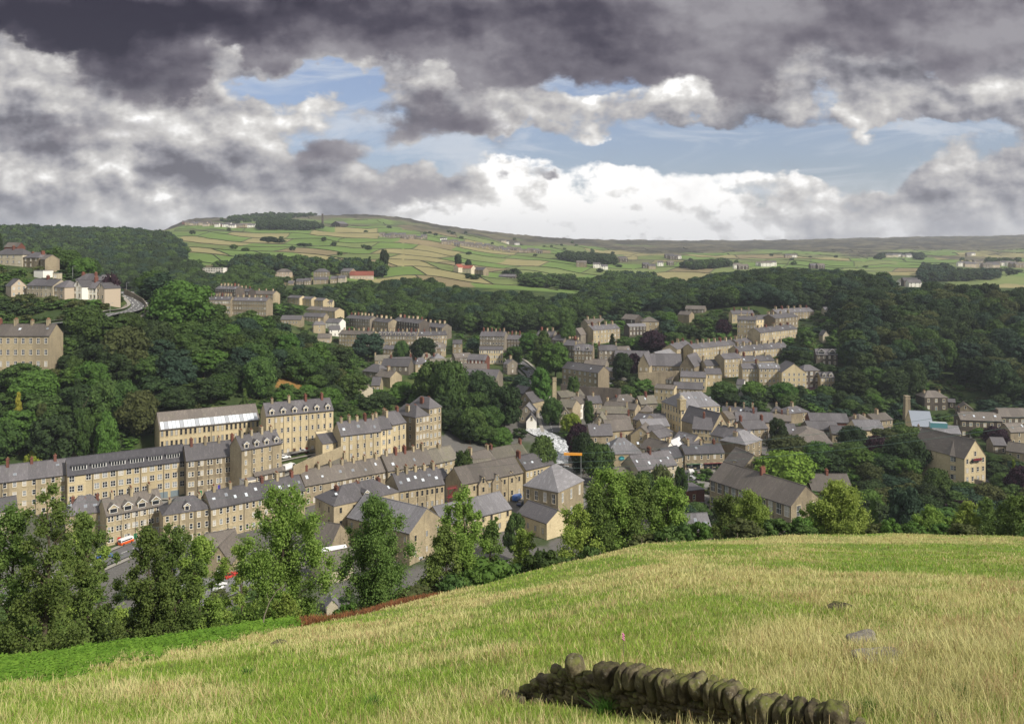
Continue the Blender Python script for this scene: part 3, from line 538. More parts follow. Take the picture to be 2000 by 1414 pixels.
def B(label, px4, h=9, d=9, rh=3.0, st=3, nw=6, wall='tan', rf='slate', roof='g', cat='terrace', name='stone_terrace', win='', ww=.95, wh=None,
      chim=0, chs='tan', sky=0, dorm=0, dwall=None, dg=True, dw=1.7, sl=0, sr=0, doors=0, pipes=0, Y=None, near=None, group=None, skip=.04, g0=0, back=0, pair=False, ymin=170, frames=None, keep=False, arch=False, fixb=None, hx=.28, cl=1.15):
    rnd = random.Random(hash_(label)+int(px4[0]*7+px4[1]))
    xL, yL, xR, yR = px4
    if Y is None:
        X1, Y1, Ze = ray(xL, yL, h, ymin)
    else:
        Y1 = Y; X1 = (xL-1000)/F*Y1; Ze = CAMZ-(yL-Y0)/F*Y1
    if yR-Y0 > 75 and yL-Y0 > 75: Y2 = (CAMZ-Ze)*F/(yR-Y0)
    else: Y2 = Y1*(1+(yL-yR)*.006)
    X2 = (xR-1000)/F*Y2
    mx = cl*abs(X2-X1)
    if abs(Y2-Y1) > mx: Y2 = Y1+math.copysign(mx, Y2-Y1); X2 = (xR-1000)/F*Y2
    L = math.hypot(X2-X1, Y2-Y1); a = math.atan2(Y2-Y1, X2-X1)
    ux, uy = math.cos(a), math.sin(a); nx_, ny_ = -uy, ux
    cs = [(X1+ux*s_*L+nx_*t_*d, Y1+uy*s_*L+ny_*t_*d) for s_ in (0,.5,1) for t_ in (0,1)]
    g = T(np.array([c[0] for c in cs]), np.array([c[1] for c in cs])); zb = Ze-h
    low = max(min(float(g.min())-1.0, zb-1.0)-zb, -14)
    near = (Y1 < 460) if near is None else near
    ANC.append((round(X1+ux*L/2,1), round(Y1+uy*L/2,1), round(zb,1), int(Y is not None)))
    root = empty(name, (X1, Y1, zb), a); tag(root, label, cat, group)
    t = .16; e = .32
    w = MB(); zt = h-t/2
    if roof == 'g':
        w.prism([(0,low),(d,low),(d,zt),(d/2,zt+rh),(0,zt)], 0, L)
    elif roof == 'f':
        w.prism([(0,low),(0,zt),(L/2,zt+rh),(L,zt),(L,low)][::-1], 0, d, axis='y')
    elif roof == 'flat': w.box(0, L, 0, d, low, h)
    elif roof == 'cat': w.prism([(0,low),(d,low),(d,zt+rh),(0,zt)], 0, L)
    else: w.box(0, L, 0, d, low, zt)
    if roof in ('h',) : w.box(-.12, L+.12, -.12, d+.12, zt-.35, zt-.05)
    wo = link('wall', w.mesh('wall', [ST[wall]]), root)
    r = MB()
    if roof == 'g':
        k = rh/(d/2); r.prism([(-e,h-e*k-t),(d/2,h+rh-t),(d+e,h-e*k-t),(d+e,h-e*k),(d/2,h+rh),(-e,h-e*k)], -.15, L+.15)
        r.box(-.18, L+.18, d/2-.14, d/2+.14, h+rh-.05, h+rh+.1)
    elif roof == 'f':
        k = rh/(L/2); r.prism([(-e,h-e*k-t),(-e,h-e*k),(L/2,h+rh),(L+e,h-e*k),(L+e,h-e*k-t),(L/2,h+rh-t)][::-1], -.2, d+.15, axis='y')
        r.box(L/2-.14, L/2+.14, -.22, d+.18, h+rh-.05, h+rh+.1)
    elif roof == 'cat': r.prism([(-e,h-t),(d+e,h+rh-t),(d+e,h+rh),(-e,h)], -.15, L+.15)
    elif roof == 'flat':
        r.box(-.1, L+.1, -.1, d+.1, h, h+.25)
    else:
        ix = min(d/2, L/2) if hx is None else min(d/2, L*hx+.5); 
        if L < d: A_, B_ = (L/2, L*.5), (L/2, d-L*.5)
        else: A_, B_ = (ix, d/2), (L-ix, d/2)
        z0 = h-.12; z1 = h+rh
        v = [(-e,-e,z0),(L+e,-e,z0),(L+e,d+e,z0),(-e,d+e,z0),(A_[0],A_[1],z1),(B_[0],B_[1],z1)]
        vb = [(p[0],p[1],z0-t) for p in v[:4]]
        if L < d: fs = [(0,1,4),(1,2,5,4),(2,3,5),(3,0,4,5)]
        else: fs = [(0,1,5,4),(1,2,5),(2,3,4,5),(3,0,4)]
        r.faces(v+vb, fs+[(0,6,7,1),(1,7,8,2),(2,8,9,3),(3,9,6,0),(9,8,7,6)])
    ro = link('roof', r.mesh('roof', [RF[rf]]), root)
    if roof == 'g' and near:
        gm = MB(); gm.box(-.1, L+.1, -e-.12, -e+.02, h-e*rh/(d/2)-t-.06, h-e*rh/(d/2)-.03); link('gutter', gm.mesh('gutter', [M_PIPE]), root)
    sh = h/st; wh_ = wh or min(1.75, sh*.52); nwin = 0
    stl = win; me_, pane_, full_ = win_mesh(round(ww,2), round(wh_,2), stl, near)
    def place(x, y, z, rz):
        nonlocal nwin
        if nwin >= 98: return
        nwin += 1
        if near:
            o = link('window', me_, root, (x, y, z), rz); link('pane', rnd.choice(pane_), o)
        else: link('window', rnd.choice(full_), root, (x, y, z), rz)
    doorx = set()
    if doors:
        for i in range(doors): doorx.add(int((i+.5)*nw/doors))
    for j in range(g0, st):
        z = j*sh+sh*.28
        for i in range(nw):
            x = L*(i+.5)/nw
            if j == g0 and i in doorx:
                zz = max(float(T(np.array(X1+ux*x), np.array(Y1+uy*x)))-zb, j*sh) if not g0 else j*sh
                if zz < sh*(j+.5):
                    dmb = MB(); dmb.box(-.5, .5, -.06, .05, -.1, 2.1, 0); dmb.box(-.68, .68, -.1, .05, 2.1, 2.4, 1); dmb.box(-.68, -.5, -.1, .05, -.1, 2.1, 1); dmb.box(.5, .68, -.1, .05, -.1, 2.1, 1)
                    link('door', dmb.mesh('door', [rnd.choice(M_DOORS), M_SURR]), root, (x, 0, zz))
                continue
            if rnd.random() < skip: continue
            if pair and near:
                place(x-ww*.62, 0, z, 0); place(x+ww*.62, 0, z, 0)
            else: place(x, 0, z, 0)
    for side, cnt in ((-1, sl), (1, sr)):
        for j in range(g0, st):
            for i in range(cnt):
                if rnd.random() < skip: continue
                y = d*(i+.5)/cnt; z = j*sh+sh*.28
                if side < 0: place(0, y, z, -math.pi/2)
                else: place(L, y, z, math.pi/2)
    if roof == 'f' and near and rh > 2.2: place(L/2, 0, h+.2, 0)
    rs = rh/(d/2) if roof in ('g','h') else 0
    if chim:
        for i in range(chim):
            x = L*(i+.5)/chim if back == 0 else L*(i+.5)/chim
            if chim <= 2 and roof == 'g': x = (L*.04, L*.96)[i] if chim == 2 else L*.5
            yy = d/2+ (0 if roof != 'h' else rnd.uniform(-.5, .5)); zz = h+rh
            if roof == 'f': x = L/2; yy = d*(i+.5)/chim
            if roof == 'h': x = L*(.18+.64*(i/(max(1, chim-1)) if chim > 1 else .5)); zz = h+rh*(.45 if chim > 1 else 1)
            cs_ = chs if rnd.random() < .75 else ('brick' if chs != 'dark' else 'brown')
            link('chimney', CH[(cs_, rnd.randrange(2))], ro, (x, yy, zz))
    if sky and roof in ('g','h','cat'):
        for i in range(sky):
            x = L*(i+rnd.uniform(.25,.75))/sky; f = rnd.uniform(.3,.62)
            o = link('skylight', SKY1 if rnd.random() < .5 else SKY2, ro, (x, d/2*f, h+rh*f+.04)); o.rotation_euler = (math.atan(rs), 0, 0); o.scale = (rnd.uniform(.75, 1.25), rnd.uniform(.6, 1.15), 1)
    if dorm:
        dm = dormer_mesh(dwall or wall, rf, dw, dg)
        for i in range(dorm): link('dormer', dm, ro, (L*(i+.5)/dorm, .25 if dg else d*.12, h+.05+(0 if dg else rh*.2)))
    if pipes:
        pm = MB(); pm.box(-.06, .06, -.16, -.02, low, h-.2)
        pme = pm.mesh('drainpipe', [M_PIPE])
        for i in range(pipes): link('drainpipe', pme, root, (L*(i+1)/(pipes+1), 0, 0))
    # picture box
    pts = [(0,0,0),(L,0,0),(0,0,h),(L,0,h),(0,d,h),(L,d,h),(L/2,d/2,h+rh)]
    W3 = [(X1+ux*p[0]+nx_*p[1], Y1+uy*p[0]+ny_*p[1], zb+p[2]) for p in pts]; pp = [proj(*q) for q in W3]
    BB.append((min(p[0] for p in pp), min(p[1] for p in pp), max(p[0] for p in pp), max(p[1] for p in pp), min(Y1, Y2), L))
    n = max(1, int(L/d)+1)
    for i in range(n): q = (i+.5)/n; FOOT.append((X1+ux*L*q+nx_*d/2, Y1+uy*L*q+ny_*d/2, d*.6))
    return dict(root=root, roof=ro, L=L, d=d, h=h, rh=rh, X=X1, Y=Y1, a=a, zb=zb, wall=wo)
def hash_(s):
    v = 5381
    for ch in s: v = (v*33+ord(ch)) & 0xffffff
    return v
# ------------------------------------------------------------------ buildings: nearest streets
# (label, (left eave x, y, right eave x, y) in photo pixels, ...)
TW = dict(cat='terrace', name='stone_terrace')
B('pair of stone terraced houses at far left with wide flat dormer', (-60,948,131,925), h=13, d=10, rh=4.2, st=4, nw=10, chim=4, dorm=0, wall='tan', ww=1.1, pipes=2, skip=.1, sky=3, **TW)
R1 = B('long cream converted mill with six recessed windows in its dark roof', (132,928,363,898), h=13.5, d=11, rh=4.6, st=4, nw=15, wall='cream', rf='dark', ww=1.55, wh=1.95, pipes=4, skip=.08, g0=1, cat='mill', name='converted_mill', keep=True)
mb = MB(); mb.box(-2.2,2.2,-.1,1.8,-.5,1.15,0); mb.box(-2.6,2.6,-.3,3.0,1.15,1.3,1)
for i in range(5): mb.box(-2.05+i*.84,-1.37+i*.84,-.16,-.08,-.15,1.05,2)
LD = mb.mesh('roof_window', [M_WHITE, RF['dark'], M_GLASS])
for i in range(6): link('roof_window', LD, R1['roof'], (R1['L']*(i+.62)/6.3, 1.35, 14.78))
mb = MB(); mb.box(-1.4,1.4,-.08,.05,0,2.9,0); me = mb.mesh('garage_door', [M_DOORS[5]])
for q in (.8,.9): link('garage_door', me, R1['root'], (R1['L']*q, 0, .3))
B('four storey stone terrace with white framed paired windows and red doors', (364,899,472,886), h=14, d=10, rh=4.4, st=4, nw=6, pair=True, chim=4, wall='brown', ww=.85, pipes=4, doors=3, **TW)
B('tall pale end terrace with white gabled dormers above the bus', (472,878,550,858), h=16.5, d=9, rh=4, st=5, nw=5, chim=4, dorm=4, wall='tan', ww=.8, pipes=3, **TW)
RM = B('long cream textile mill with metal glazed strip along its slate roof', (312,839,507,819), h=15.5, d=15, rh=5.2, st=4, nw=22, wall='cream', rf='brown', win='d', ww=.85, wh=2.1, skip=.02, pipes=1, sl=0, cat='mill', name='textile_mill')
mb = MB(); k = RM['rh']/(RM['d']/2); n = 26
for i in range(n):
    x0 = .4+i*(RM['L']-.8)/n; x1 = x0+(RM['L']-.8)/n-.12
    mb.faces([(x0,-.1,15.5-.1*k+.10),(x1,-.1,15.5-.1*k+.10),(x1,3.1,15.5+3.1*k+.10),(x0,3.1,15.5+3.1*k+.10)], [(0,1,2,3)], (0,1,0,2)[i*7%4])
link('roof_glazing', mb.mesh('roof_glazing', [mat('old_glazing', (.62,.66,.70), .35, .6), M_SKYL, mat('zinc_sheet', (.42,.44,.47), .4, .5, .3)]), RM['roof'])
B('tall four storey cream block with eaves dormers beside the mill', (520,812,651,800), h=16.5, d=11, rh=4, st=4, nw=11, chim=4, dorm=6, wall='cream', ww=.85, pipes=7, doors=4, **TW)
B('low lean end house below the stepped cream terrace', (630,867,668,862), h=9, d=8, rh=3.2, st=3, nw=2, wall='cream', roof='cat', rf='slate', **TW)
B('stepped cream terrace at the street bend with many roof stacks', (666,850,744,841), h=13.5, d=10, rh=4.2, st=4, nw=6, chim=5, sky=3, wall='cream', ww=.85, pipes=4, **TW)
B('narrow cream house joined to the stepped terrace', (744,838,766,835), h=14.5, d=10, rh=4, st=4, nw=2, chim=2, wall='cream', pipes=1, **TW)
B('upper cream house with flat grey dormer on the stepped terrace', (766,829,793,822), h=15.5, d=11, rh=4, st=4, nw=3, chim=2, wall='cream', pipes=1, **TW)
B('dark sided hip roofed tower block behind the stepped terrace', (812,815,838,808), h=17, d=14, rh=4, st=5, nw=4, roof='h', chim=2, wall='brown', ww=1.1, win='', sl=2, **TW)
B('rearmost hip roofed stone tower block against the trees', (838,798,862,791), h=17, d=13, rh=4, st=5, nw=3, roof='h', chim=2, wall='tan', chs='brick', ww=1.1, **TW)
# middle rows
B('slate roofed terrace row across the middle with tall stacks', (596,948,756,919), h=7.5, d=9.5, rh=4.2, st=2, nw=14, chim=7, sky=6, wall='brown', rf='brown', pair=False, pipes=4, **TW)
B('eastern half of the middle terrace row below the stepped terrace', (758,919,846,904), h=7.5, d=11, rh=4.6, st=2, nw=8, chim=5, sky=2, wall='brown', rf='brown', **TW)
B('mossy stone slate cottages east of the middle row', (847,905,895,894), h=5.5, d=10, rh=4.2, st=2, nw=5, wall='tan', rf='moss', chim=1, **TW)
B('low dark slate cottage beside the street junction', (498,929,556,917), h=6, d=7, rh=2.8, st=2, nw=4, chim=3, wall='brown', rf='brown', **TW)
B('white flat roofed extension between terrace roofs', (476,940,500,936), h=6.5, d=5, rh=.3, st=2, nw=3, wall='white', rf='light', roof='flat', cat='extension', name='roof_extension')
B('long front terrace with skylights running behind the tallest birch', (412,992,596,955), h=10, d=10, rh=3.9, st=3, nw=15, chim=6, sky=9, wall='tan', pipes=5, ww=.95, doors=0, **TW)
B('low front terrace with hipped end and little round dormer', (319,1005,411,991), h=10, d=9.5, rh=3.4, st=3, nw=6, chim=2, sky=1, wall='tan', roof='h', pipes=2, dorm=1, **TW)
B('gabled stone villas with pointed dormers above the camper van', (208,1006,318,973), h=9.5, d=9, rh=4, st=3, nw=7, chim=3, dorm=4, dw=2.6, wall='tan', rf='brown', pipes=3, doors=3, pair=True, ww=.75, **TW)
B('hip roofed stone house with arched windows left of the villas', (128,1007,204,997), h=8.5, d=10, rh=4.2, st=2, nw=4, chim=3, sky=3, wall='tan', win='d', roof='h', chs='brick', **TW)
B('whitish rendered house end at the left edge', (-40,1004,34,992), h=9, d=8, rh=3, st=3, nw=5, wall='pale', rf='slate', cat='house', name='house')
B('near three storey house with hipped slate roof and roof terrace', (652,987,779,959), h=12, d=12.5, rh=3.9, st=3, nw=5, roof='h', chim=3, sky=3, wall='tan', sl=2, ww=.9, pipes=1, dorm=1, skip=.25, win='d', **TW)
B('three storey row with bright skylights and red fire escape', (780,958,868,944), h=12, d=12, rh=4.2, st=3, nw=9, chim=5, sky=6, wall='tan', ww=.9, win='d', pipes=4, **TW)
RH = B('stone hall with big slate roof behind the dark birch', (679,1008,800,1040), h=9, d=15, rh=5.2, st=2, nw=7, wall='tan', rf='light', sr=3, win='d', ww=1.0, cat='hall', name='stone_hall')
B('pale slate shed roof beyond the ochre gable', (868,1024,999,992), h=6.5, d=13, rh=4.0, st=2, nw=8, wall='cream', rf='light', win='d', cat='workshop', name='workshop')
B('long old school range with projecting bays', (903,945,1021,921), h=9, d=11, rh=4.6, st=2, nw=8, wall='tan', rf='brown', win='d', pipes=3, cat='school', name='school_range')
for i, (x, y) in enumerate(((935,943),(962,938),(990,932))):
    B(('left','middle','right')[i]+' of three gabled bays on the old school range', (x,y+3,x+18,y), h=8.2, d=7, rh=2.4, st=2, nw=1, wall='brown', rf='brown', roof='f', win='d', cat='bay', name='gabled_bay', ymin=240)
B('two storey stone chapel hall with pyramid slate roof', (1023,947,1090,960), h=12, d=17, rh=6.2, st=2, nw=4, wall='tan', rf='light', roof='h', hx=.42, sl=3, sr=3, ww=1.25, wh=3.2, skip=0, cat='hall', name='chapel_hall')
B('long low slate roofed workshop beside the blue van', (1010,1000,1068,1026), h=5.5, d=10, rh=3, st=1, nw=4, wall='cream', rf='slate', win='d', cat='workshop', name='workshop')
B('terrace with white lintels and brick stack near the weir', (1027,917,1082,904), h=8.5, d=10, rh=4, st=2, nw=8, chim=2, chs='brick', sky=4, wall='cream', **TW)
B('small cottages with stone slate roof left of the riverside tree', (932,906,968,896), h=5, d=9, rh=3.6, st=2, nw=5, chim=2, wall='cream', rf='brown', **TW)
B('mossy roofed cottage joined to the small cottages', (968,896,1030,884), h=5.5, d=8.5, rh=3.4, st=2, nw=5, chim=2, chs='brick', wall='tan', rf='moss', **TW)
B('mossy low barn behind the cottages', (928,920,964,917), h=4, d=9, rh=3.4, st=1, nw=2, wall='brown', rf='moss', cat='barn', name='barn')
B('low slate roof beside the orange canopy works', (410,1082,470,1070), h=5, d=12, rh=4, st=1, nw=3, wall='brown', rf='brown', cat='workshop', name='workshop')
B('stone workshop with gable facing the car park', (405,1098,450,1098), h=4.5, d=12, rh=4.5, st=1, nw=1, wall='tan', rf='brown', roof='f', cat='workshop', name='workshop')
B('low shed with dark slate roof right of the tall birch', (628,1115,690,1102), h=4, d=9, rh=3.2, st=1, nw=2, wall='pale', rf='brown', cat='shed', name='shed', ymin=150)
B('white roofed store behind the low shed', (628,1088,682,1080), h=4, d=5, rh=.8, st=1, nw=0, wall='pale', rf='white', roof='cat', cat='store', name='store', ymin=150)
B('dark pitched roof between the near house and white store', (598,1058,646,1064), h=4.5, d=11, rh=4.4, st=1, nw=1, wall='brown', rf='brown', cat='workshop', name='workshop')
B('tiny pale garden shed in the wood under the hall', (638,1183,660,1180), h=2.4, d=4, rh=1.5, st=1, nw=0, wall='pale', rf='light', roof='f', cat='shed', name='garden_shed', ymin=95, near=True)
# town centre, left of the main square
B('stone shop house with fish shaped sign and broad hip roof', (1184,886,1254,885), h=8, d=13, rh=5.4, st=2, nw=4, wall='tan', rf='light', roof='h', hx=.42, sky=6, chim=1, skip=.4, pair=False, cat='shop', name='shop_building')
B('white gabled long shop roof with three skylights', (1246,918,1322,906), h=6, d=11, rh=4.6, st=2, nw=5, wall='pale', rf='slate', sky=4, chim=1, skip=.3, cat='shop', name='shop_building')
B('low mossy roofed annex below the white gable', (1182,927,1230,929), h=3.5, d=7, rh=2.4, st=1, nw=3, wall='dark', rf='moss', cat='annex', name='annex')
B('two storey shop parade with dark slate roof on the square', (1338,886,1415,883), h=7, d=9, rh=2.8, st=2, nw=6, chim=3, wall='brown', rf='dark', win='', sky=1, cat='shops', name='shop_parade')
B('dark slate shop wing left of the parade', (1306,896,1339,889), h=6, d=10, rh=3.2, st=2, nw=3, wall='brown', rf='dark', cat='shops', name='shop_parade', sky=1)
B('row of white fronted cottages under a brown roof', (1250,873,1296,884), h=7, d=9, rh=3.6, st=2, nw=6, chim=2, wall='white', rf='brown', skip=0, **TW)
B('ochre gable with dark roof above the white cottages', (1232,849,1272,852), h=6, d=12, rh=4, st=2, nw=1, wall='tan', rf='brown', roof='f', cat='shop', name='shop_building')
B('square stone house with slate roof beside the copper beech', (1152,850,1197,849), h=8.5, d=10, rh=4, st=2, nw=2, wall='brown', rf='slate', sky=1, chim=1, cat='house', name='house')
B('long low brown roof with white window strip', (1188,842,1238,838), h=5.5, d=11, rh=4.2, st=1, nw=5, wall='tan', rf='brown', cat='workshop', name='workshop', skip=0)
B('blue grey slate warehouse with cream gable', (1256,833,1308,831), h=7.5, d=10, rh=2.6, st=2, nw=4, wall='cream', rf='light', cat='warehouse', name='warehouse')
B('stone shop with dark hipped roof before the warehouse', (1264,848,1314,842), h=6.5, d=8, rh=3, st=2, nw=5, wall='grey', rf='slate', roof='h', cat='shop', name='shop_building')
B('cream shop building with side gable left of the saw roofs', (1287,855,1312,849), h=6.5, d=8, rh=2.6, st=2, nw=3, wall='tan', rf='slate', sl=1, cat='shop', name='shop_building')
B('first of the stepped slate roofs by the arts building', (1314,857,1336,862), h=6.5, d=9, rh=2.8, st=2, nw=3, wall='cream', rf='slate', sky=2, **TW)
B('second of the stepped slate roofs by the arts building', (1336,862,1352,866), h=6.5, d=9, rh=2.8, st=2, nw=2, wall='cream', rf='slate', sky=1, **TW)
B('third and lowest of the stepped slate roofs', (1350,869,1374,866), h=6, d=9, rh=2.8, st=2, nw=2, wall='tan', rf='slate', **TW)
B('curved pale canvas roofed market hall', (1296,866,1330,880), h=5, d=11, rh=2.6, st=1, nw=2, wall='pale', rf='white', roof='h', cat='market hall', name='market_hall')
# town hall
TH = B('cream classical town hall, long front with mansard roof', (1330,797,1406,792), h=13, d=20, rh=6, st=3, nw=10, wall='cream', rf='light', roof='h', hx=.20, sl=7, sky=7, skip=0, ww=1.1, wh=2.3, cat='town hall', name='town_hall')
mb = MB(); mb.box(-1.6,1.6,-1.6,1.6,0,5,0); mb.box(-1.9,1.9,-1.9,1.9,5,5.4,0); mb.tube([(0,0,5.4),(0,0,6.4),(0,0,7.4)],[1.6,1.3,.2],10,1); mb.tube([(0,-1.7,3),(0,-1.5,3)],[1.0,1.0],12,2)
link('clock_turret', mb.mesh('clock_turret', [ST['cream'], ST['pale'], M_WHITE]), TH['root'], (.8,.8,12))
B('gothic gabled chapel front with arched window', (1392,836,1422,832), h=9.5, d=22, rh=6.5, st=2, nw=2, wall='tan', rf='slate', roof='f', ww=1.3, wh=2.6, cat='chapel', name='chapel')
B('cream wing with pinnacle left of the chapel front', (1352,836,1391,839), h=9, d=12, rh=4.5, st=3, nw=5, wall='cream', rf='slate', chim=1, cat='shops', name='shop_building')
B('three storey cream terrace on the square', (1388,848,1429,856), h=10.5, d=12, rh=3.6, st=3, nw=6, chim=3, wall='cream', rf='slate', skip=0, **TW)
B('ornate pale building with twin pointed gables and shops', (1429,858,1456,868), h=10.5, d=13, rh=3.6, st=3, nw=4, wall='pale', rf='light', dorm=2, dw=3.6, skip=0, cat='shops', name='shop_building')
B('stone gabled wing behind the twin pointed gables', (1456,868,1488,858), h=10.5, d=12, rh=4, st=3, nw=3, wall='brown', rf='light', roof='h', chim=2, cat='shops', name='shop_building')
B('brown gabled meeting house with skylight near the coach', (1448,917,1497,913), h=8, d=13, rh=5.4, st=2, nw=1, wall='brown', rf='brown', roof='f', skip=.5, cat='chapel', name='meeting_house')
B('cream rendered narrow block left of the meeting house', (1432,900,1447,903), h=9.5, d=10, rh=.4, st=3, nw=1, wall='cream', roof='flat', cat='shop', name='shop_building')
RS = B('long stone school with white gridded windows and worn slate roof', (1386,935,1545,987), cl=3.5, h=11, d=14, rh=5.2, st=2, nw=11, wall='brown', rf='brown', sl=2, sr=2, chim=1, skip=0, ww=2.0, wh=3.4, pipes=4, chs='brick', cat='school', name='stone_school')
B('red brick hall with two slate roof slopes behind the bushes', (1586,957,1666,957), h=6, d=11, rh=4.4, st=1, nw=4, wall='brick', rf='brown', chim=1, chs='brick', cat='hall', name='brick_hall')
B('small brick flat roofed store in the yard', (1335,960,1376,956), h=4.5, d=9, rh=.3, st=1, nw=1, wall='brick', rf='slate', roof='flat', cat='store', name='store')
B('stone shed with pale roof at the meadow edge behind trees', (1336,1034,1390,1032), h=4, d=9, rh=3.6, st=1, nw=2, wall='grey', rf='light', sky=3, cat='shed', name='shed', ymin=150)
RB = B('tall cream riverside mill, long front', (1856,888,1884,894), h=13.5, d=14, rh=6, st=4, nw=4, wall='cream', rf='brown', sr=0, sky=0, skip=0, cat='mill', name='riverside_mill', ww=1.1)
RB2 = B('tall cream riverside mill end with flower balcony and arched windows', (1884,894,1925,889), h=13.5, d=24, rh=6.4, st=4, nw=4, wall='cream', rf='brown', roof='f', skip=0, cat='mill', name='riverside_mill', ww=1.1, fixb=1)
mb = MB(); mb.box(-2.2,2.2,-1.0,0,-.2,.1,0)
for i in range(12): mb.box(-2.2+i*.38,-2.16+i*.38,-1.0,-.96,.1,1.0,0)
for i in range(18): q = -2.1+i*.24; mb.box(q-.16,q+.16,-1.25,-.95,.3+(i%3)*.1,.8+(i%4)*.1,1)
link('flower_balcony', mb.mesh('flower_balcony', [M_PIPE, mat('red_flowers', (.16,.02,.03), .8)]), RB2['root'], (RB2['L']*.5,0,12.0))
# sheds and works on the right
B('grey roofed works with green-tinged gable beneath the wood', (1528,846,1560,846), h=6, d=13, rh=3.2, st=1, nw=3, wall='pink', rf='slate', cat='workshop', name='workshop', sky=1)
B('big low hipped slate shed in the works yard', (1540,862,1626,866), h=5, d=26, rh=4.2, st=1, nw=3, wall='dark', rf='brown', roof='h', cat='workshop', name='works_shed')
B('long slate works roof with red painted end', (1583,823,1659,825), h=5.5, d=12, rh=3.4, st=1, nw=7, wall='brick', rf='slate', cat='workshop', name='works_shed')
B('grey works roof in front of the red ended shed', (1580,838,1640,838), h=5, d=11, rh=3, st=1, nw=4, wall='grey', rf='slate', cat='workshop', name='works_shed')
B('small slate roof with white vent beside the works', (1625,846,1680,848), h=4.5, d=10, rh=2.8, st=1, nw=3, wall='brown', rf='slate', cat='workshop', name='works_shed')
B('pink gabled house with long slate roof', (1438,822,1512,824), h=5.5, d=11, rh=3.8, st=1, nw=6, wall='pink', rf='slate', chim=1, **TW)
B('dark slate roofed pair behind the twin gables', (1455,838,1500,836), h=6, d=11, rh=3.2, st=2, nw=4, wall='brown', rf='slate', chim=2, chs='brick', **TW)
B('long terrace under the railway wall with white arched dormers', (1410,808,1478,812), h=6.5, d=10, rh=3.4, st=2, nw=7, wall='brown', rf='dark', sky=3, chim=4, dorm=0, **TW)
B('end house with three white arched dormers', (1459,813,1480,813), h=6.5, d=9, rh=3, st=2, nw=3, wall='brown', rf='dark', dorm=3, dwall='white', **TW)
B('dark cottage with single white dormer below the railway wall', (1481,817,1510,820), h=5.5, d=9, rh=2.8, st=2, nw=3, wall='brown', rf='dark', dorm=1, dwall='white', **TW)
B('stone house with bright window band left of the dark cottages', (1424,818,1452,816), h=6.5, d=12, rh=2.8, st=2, nw=4, wall='brown', rf='brown', chim=1, skip=0, **TW)
B('brown gabled houses beside the railway wall', (1510,820,1545,822), h=6, d=9, rh=2.8, st=2, nw=3, wall='tan', rf='brown', chim=3, **TW)
B('grey slate hall with cream front left of the arched roof works', (1674,839,1728,839), h=6.5, d=12, rh=3.6, st=1, nw=6, wall='cream', rf='light', cat='hall', name='hall')
B('flat fronted cream annex right of the grey slate hall', (1728,840,1744,843), h=6, d=9, rh=1, st=1, nw=2, wall='cream', rf='slate', cat='annex', name='annex')
B('cream works with curved metal and slate roof', (1782,831,1823,833), h=7.5, d=15, rh=6, st=1, nw=1, wall='cream', rf='metal', roof='g', sl=3, sky=0, cat='factory', name='factory')
RG = B('flat fronted cream factory with glass lantern on its roof', (1824,844,1877,847), h=9, d=12, rh=2.4, st=2, nw=5, wall='cream', rf='light', skip=.6, cat='factory', name='factory')
mb = MB(); mb.box(-3.6,3.6,-1.6,1.6,0,2.6,0); mb.box(-3.5,3.5,-1.5,1.5,2.6,2.75,1); link('glass_lantern', mb.mesh('glass_lantern', [mat('green_glass', (.10,.25,.28), .2, .6), M_SKYL]), RG['roof'], (RG['L']*.25,5,10))
B('slate roofs in front of the cream factory', (1770,852,1822,856), h=5, d=11, rh=3.2, st=1, nw=3, wall='brown', rf='slate', chim=1, cat='workshop', name='works_shed')
B('dark stone villa with hipped roof and twin stacks under the wood', (1806,776,1851,776), h=7.5, d=10, rh=3, st=2, nw=3, wall='dark', rf='brown', roof='h', chim=2, chs='tan', doors=1, skip=0, near=True, ww=1.2, cat='villa', name='villa')
B('low dark lean-to beside the dark villa', (1852,785,1866,786), h=3.5, d=6, rh=1, st=1, nw=1, wall='dark', rf='slate', roof='cat', cat='annex', name='annex')
B('stone gabled lodge above the dark terrace', (1870,799,1902,801), h=4.5, d=9, rh=3, st=1, nw=2, wall='brown', rf='brown', roof='f', cat='lodge', name='lodge')
B('dark stone terrace with white windows and skylights at right', (1876,819,1958,822), h=9, d=10, rh=3.2, st=2, nw=6, wall='dark', rf='brown', sky=4, skip=0, near=True, ww=1.2, doors=2, chim=2, chs='dark', sl=1, **TW)
B('dark stone terrace running out of frame at right edge', (1955,813,2040,814), h=9, d=10, rh=3.4, st=2, nw=7, wall='dark', rf='brown', ww=1.1, **TW)
B('low slate bungalow roof at the lower right edge', (1965,879,2030,888), h=4, d=10, rh=3, st=1, nw=4, wall='tan', rf='brown', cat='bungalow', name='bungalow')
B('small dark roofed house half hidden by purple tree', (1940,868,1966,869), h=4.5, d=8, rh=2.6, st=1, nw=2, wall='grey', rf='slate', cat='house', name='house')
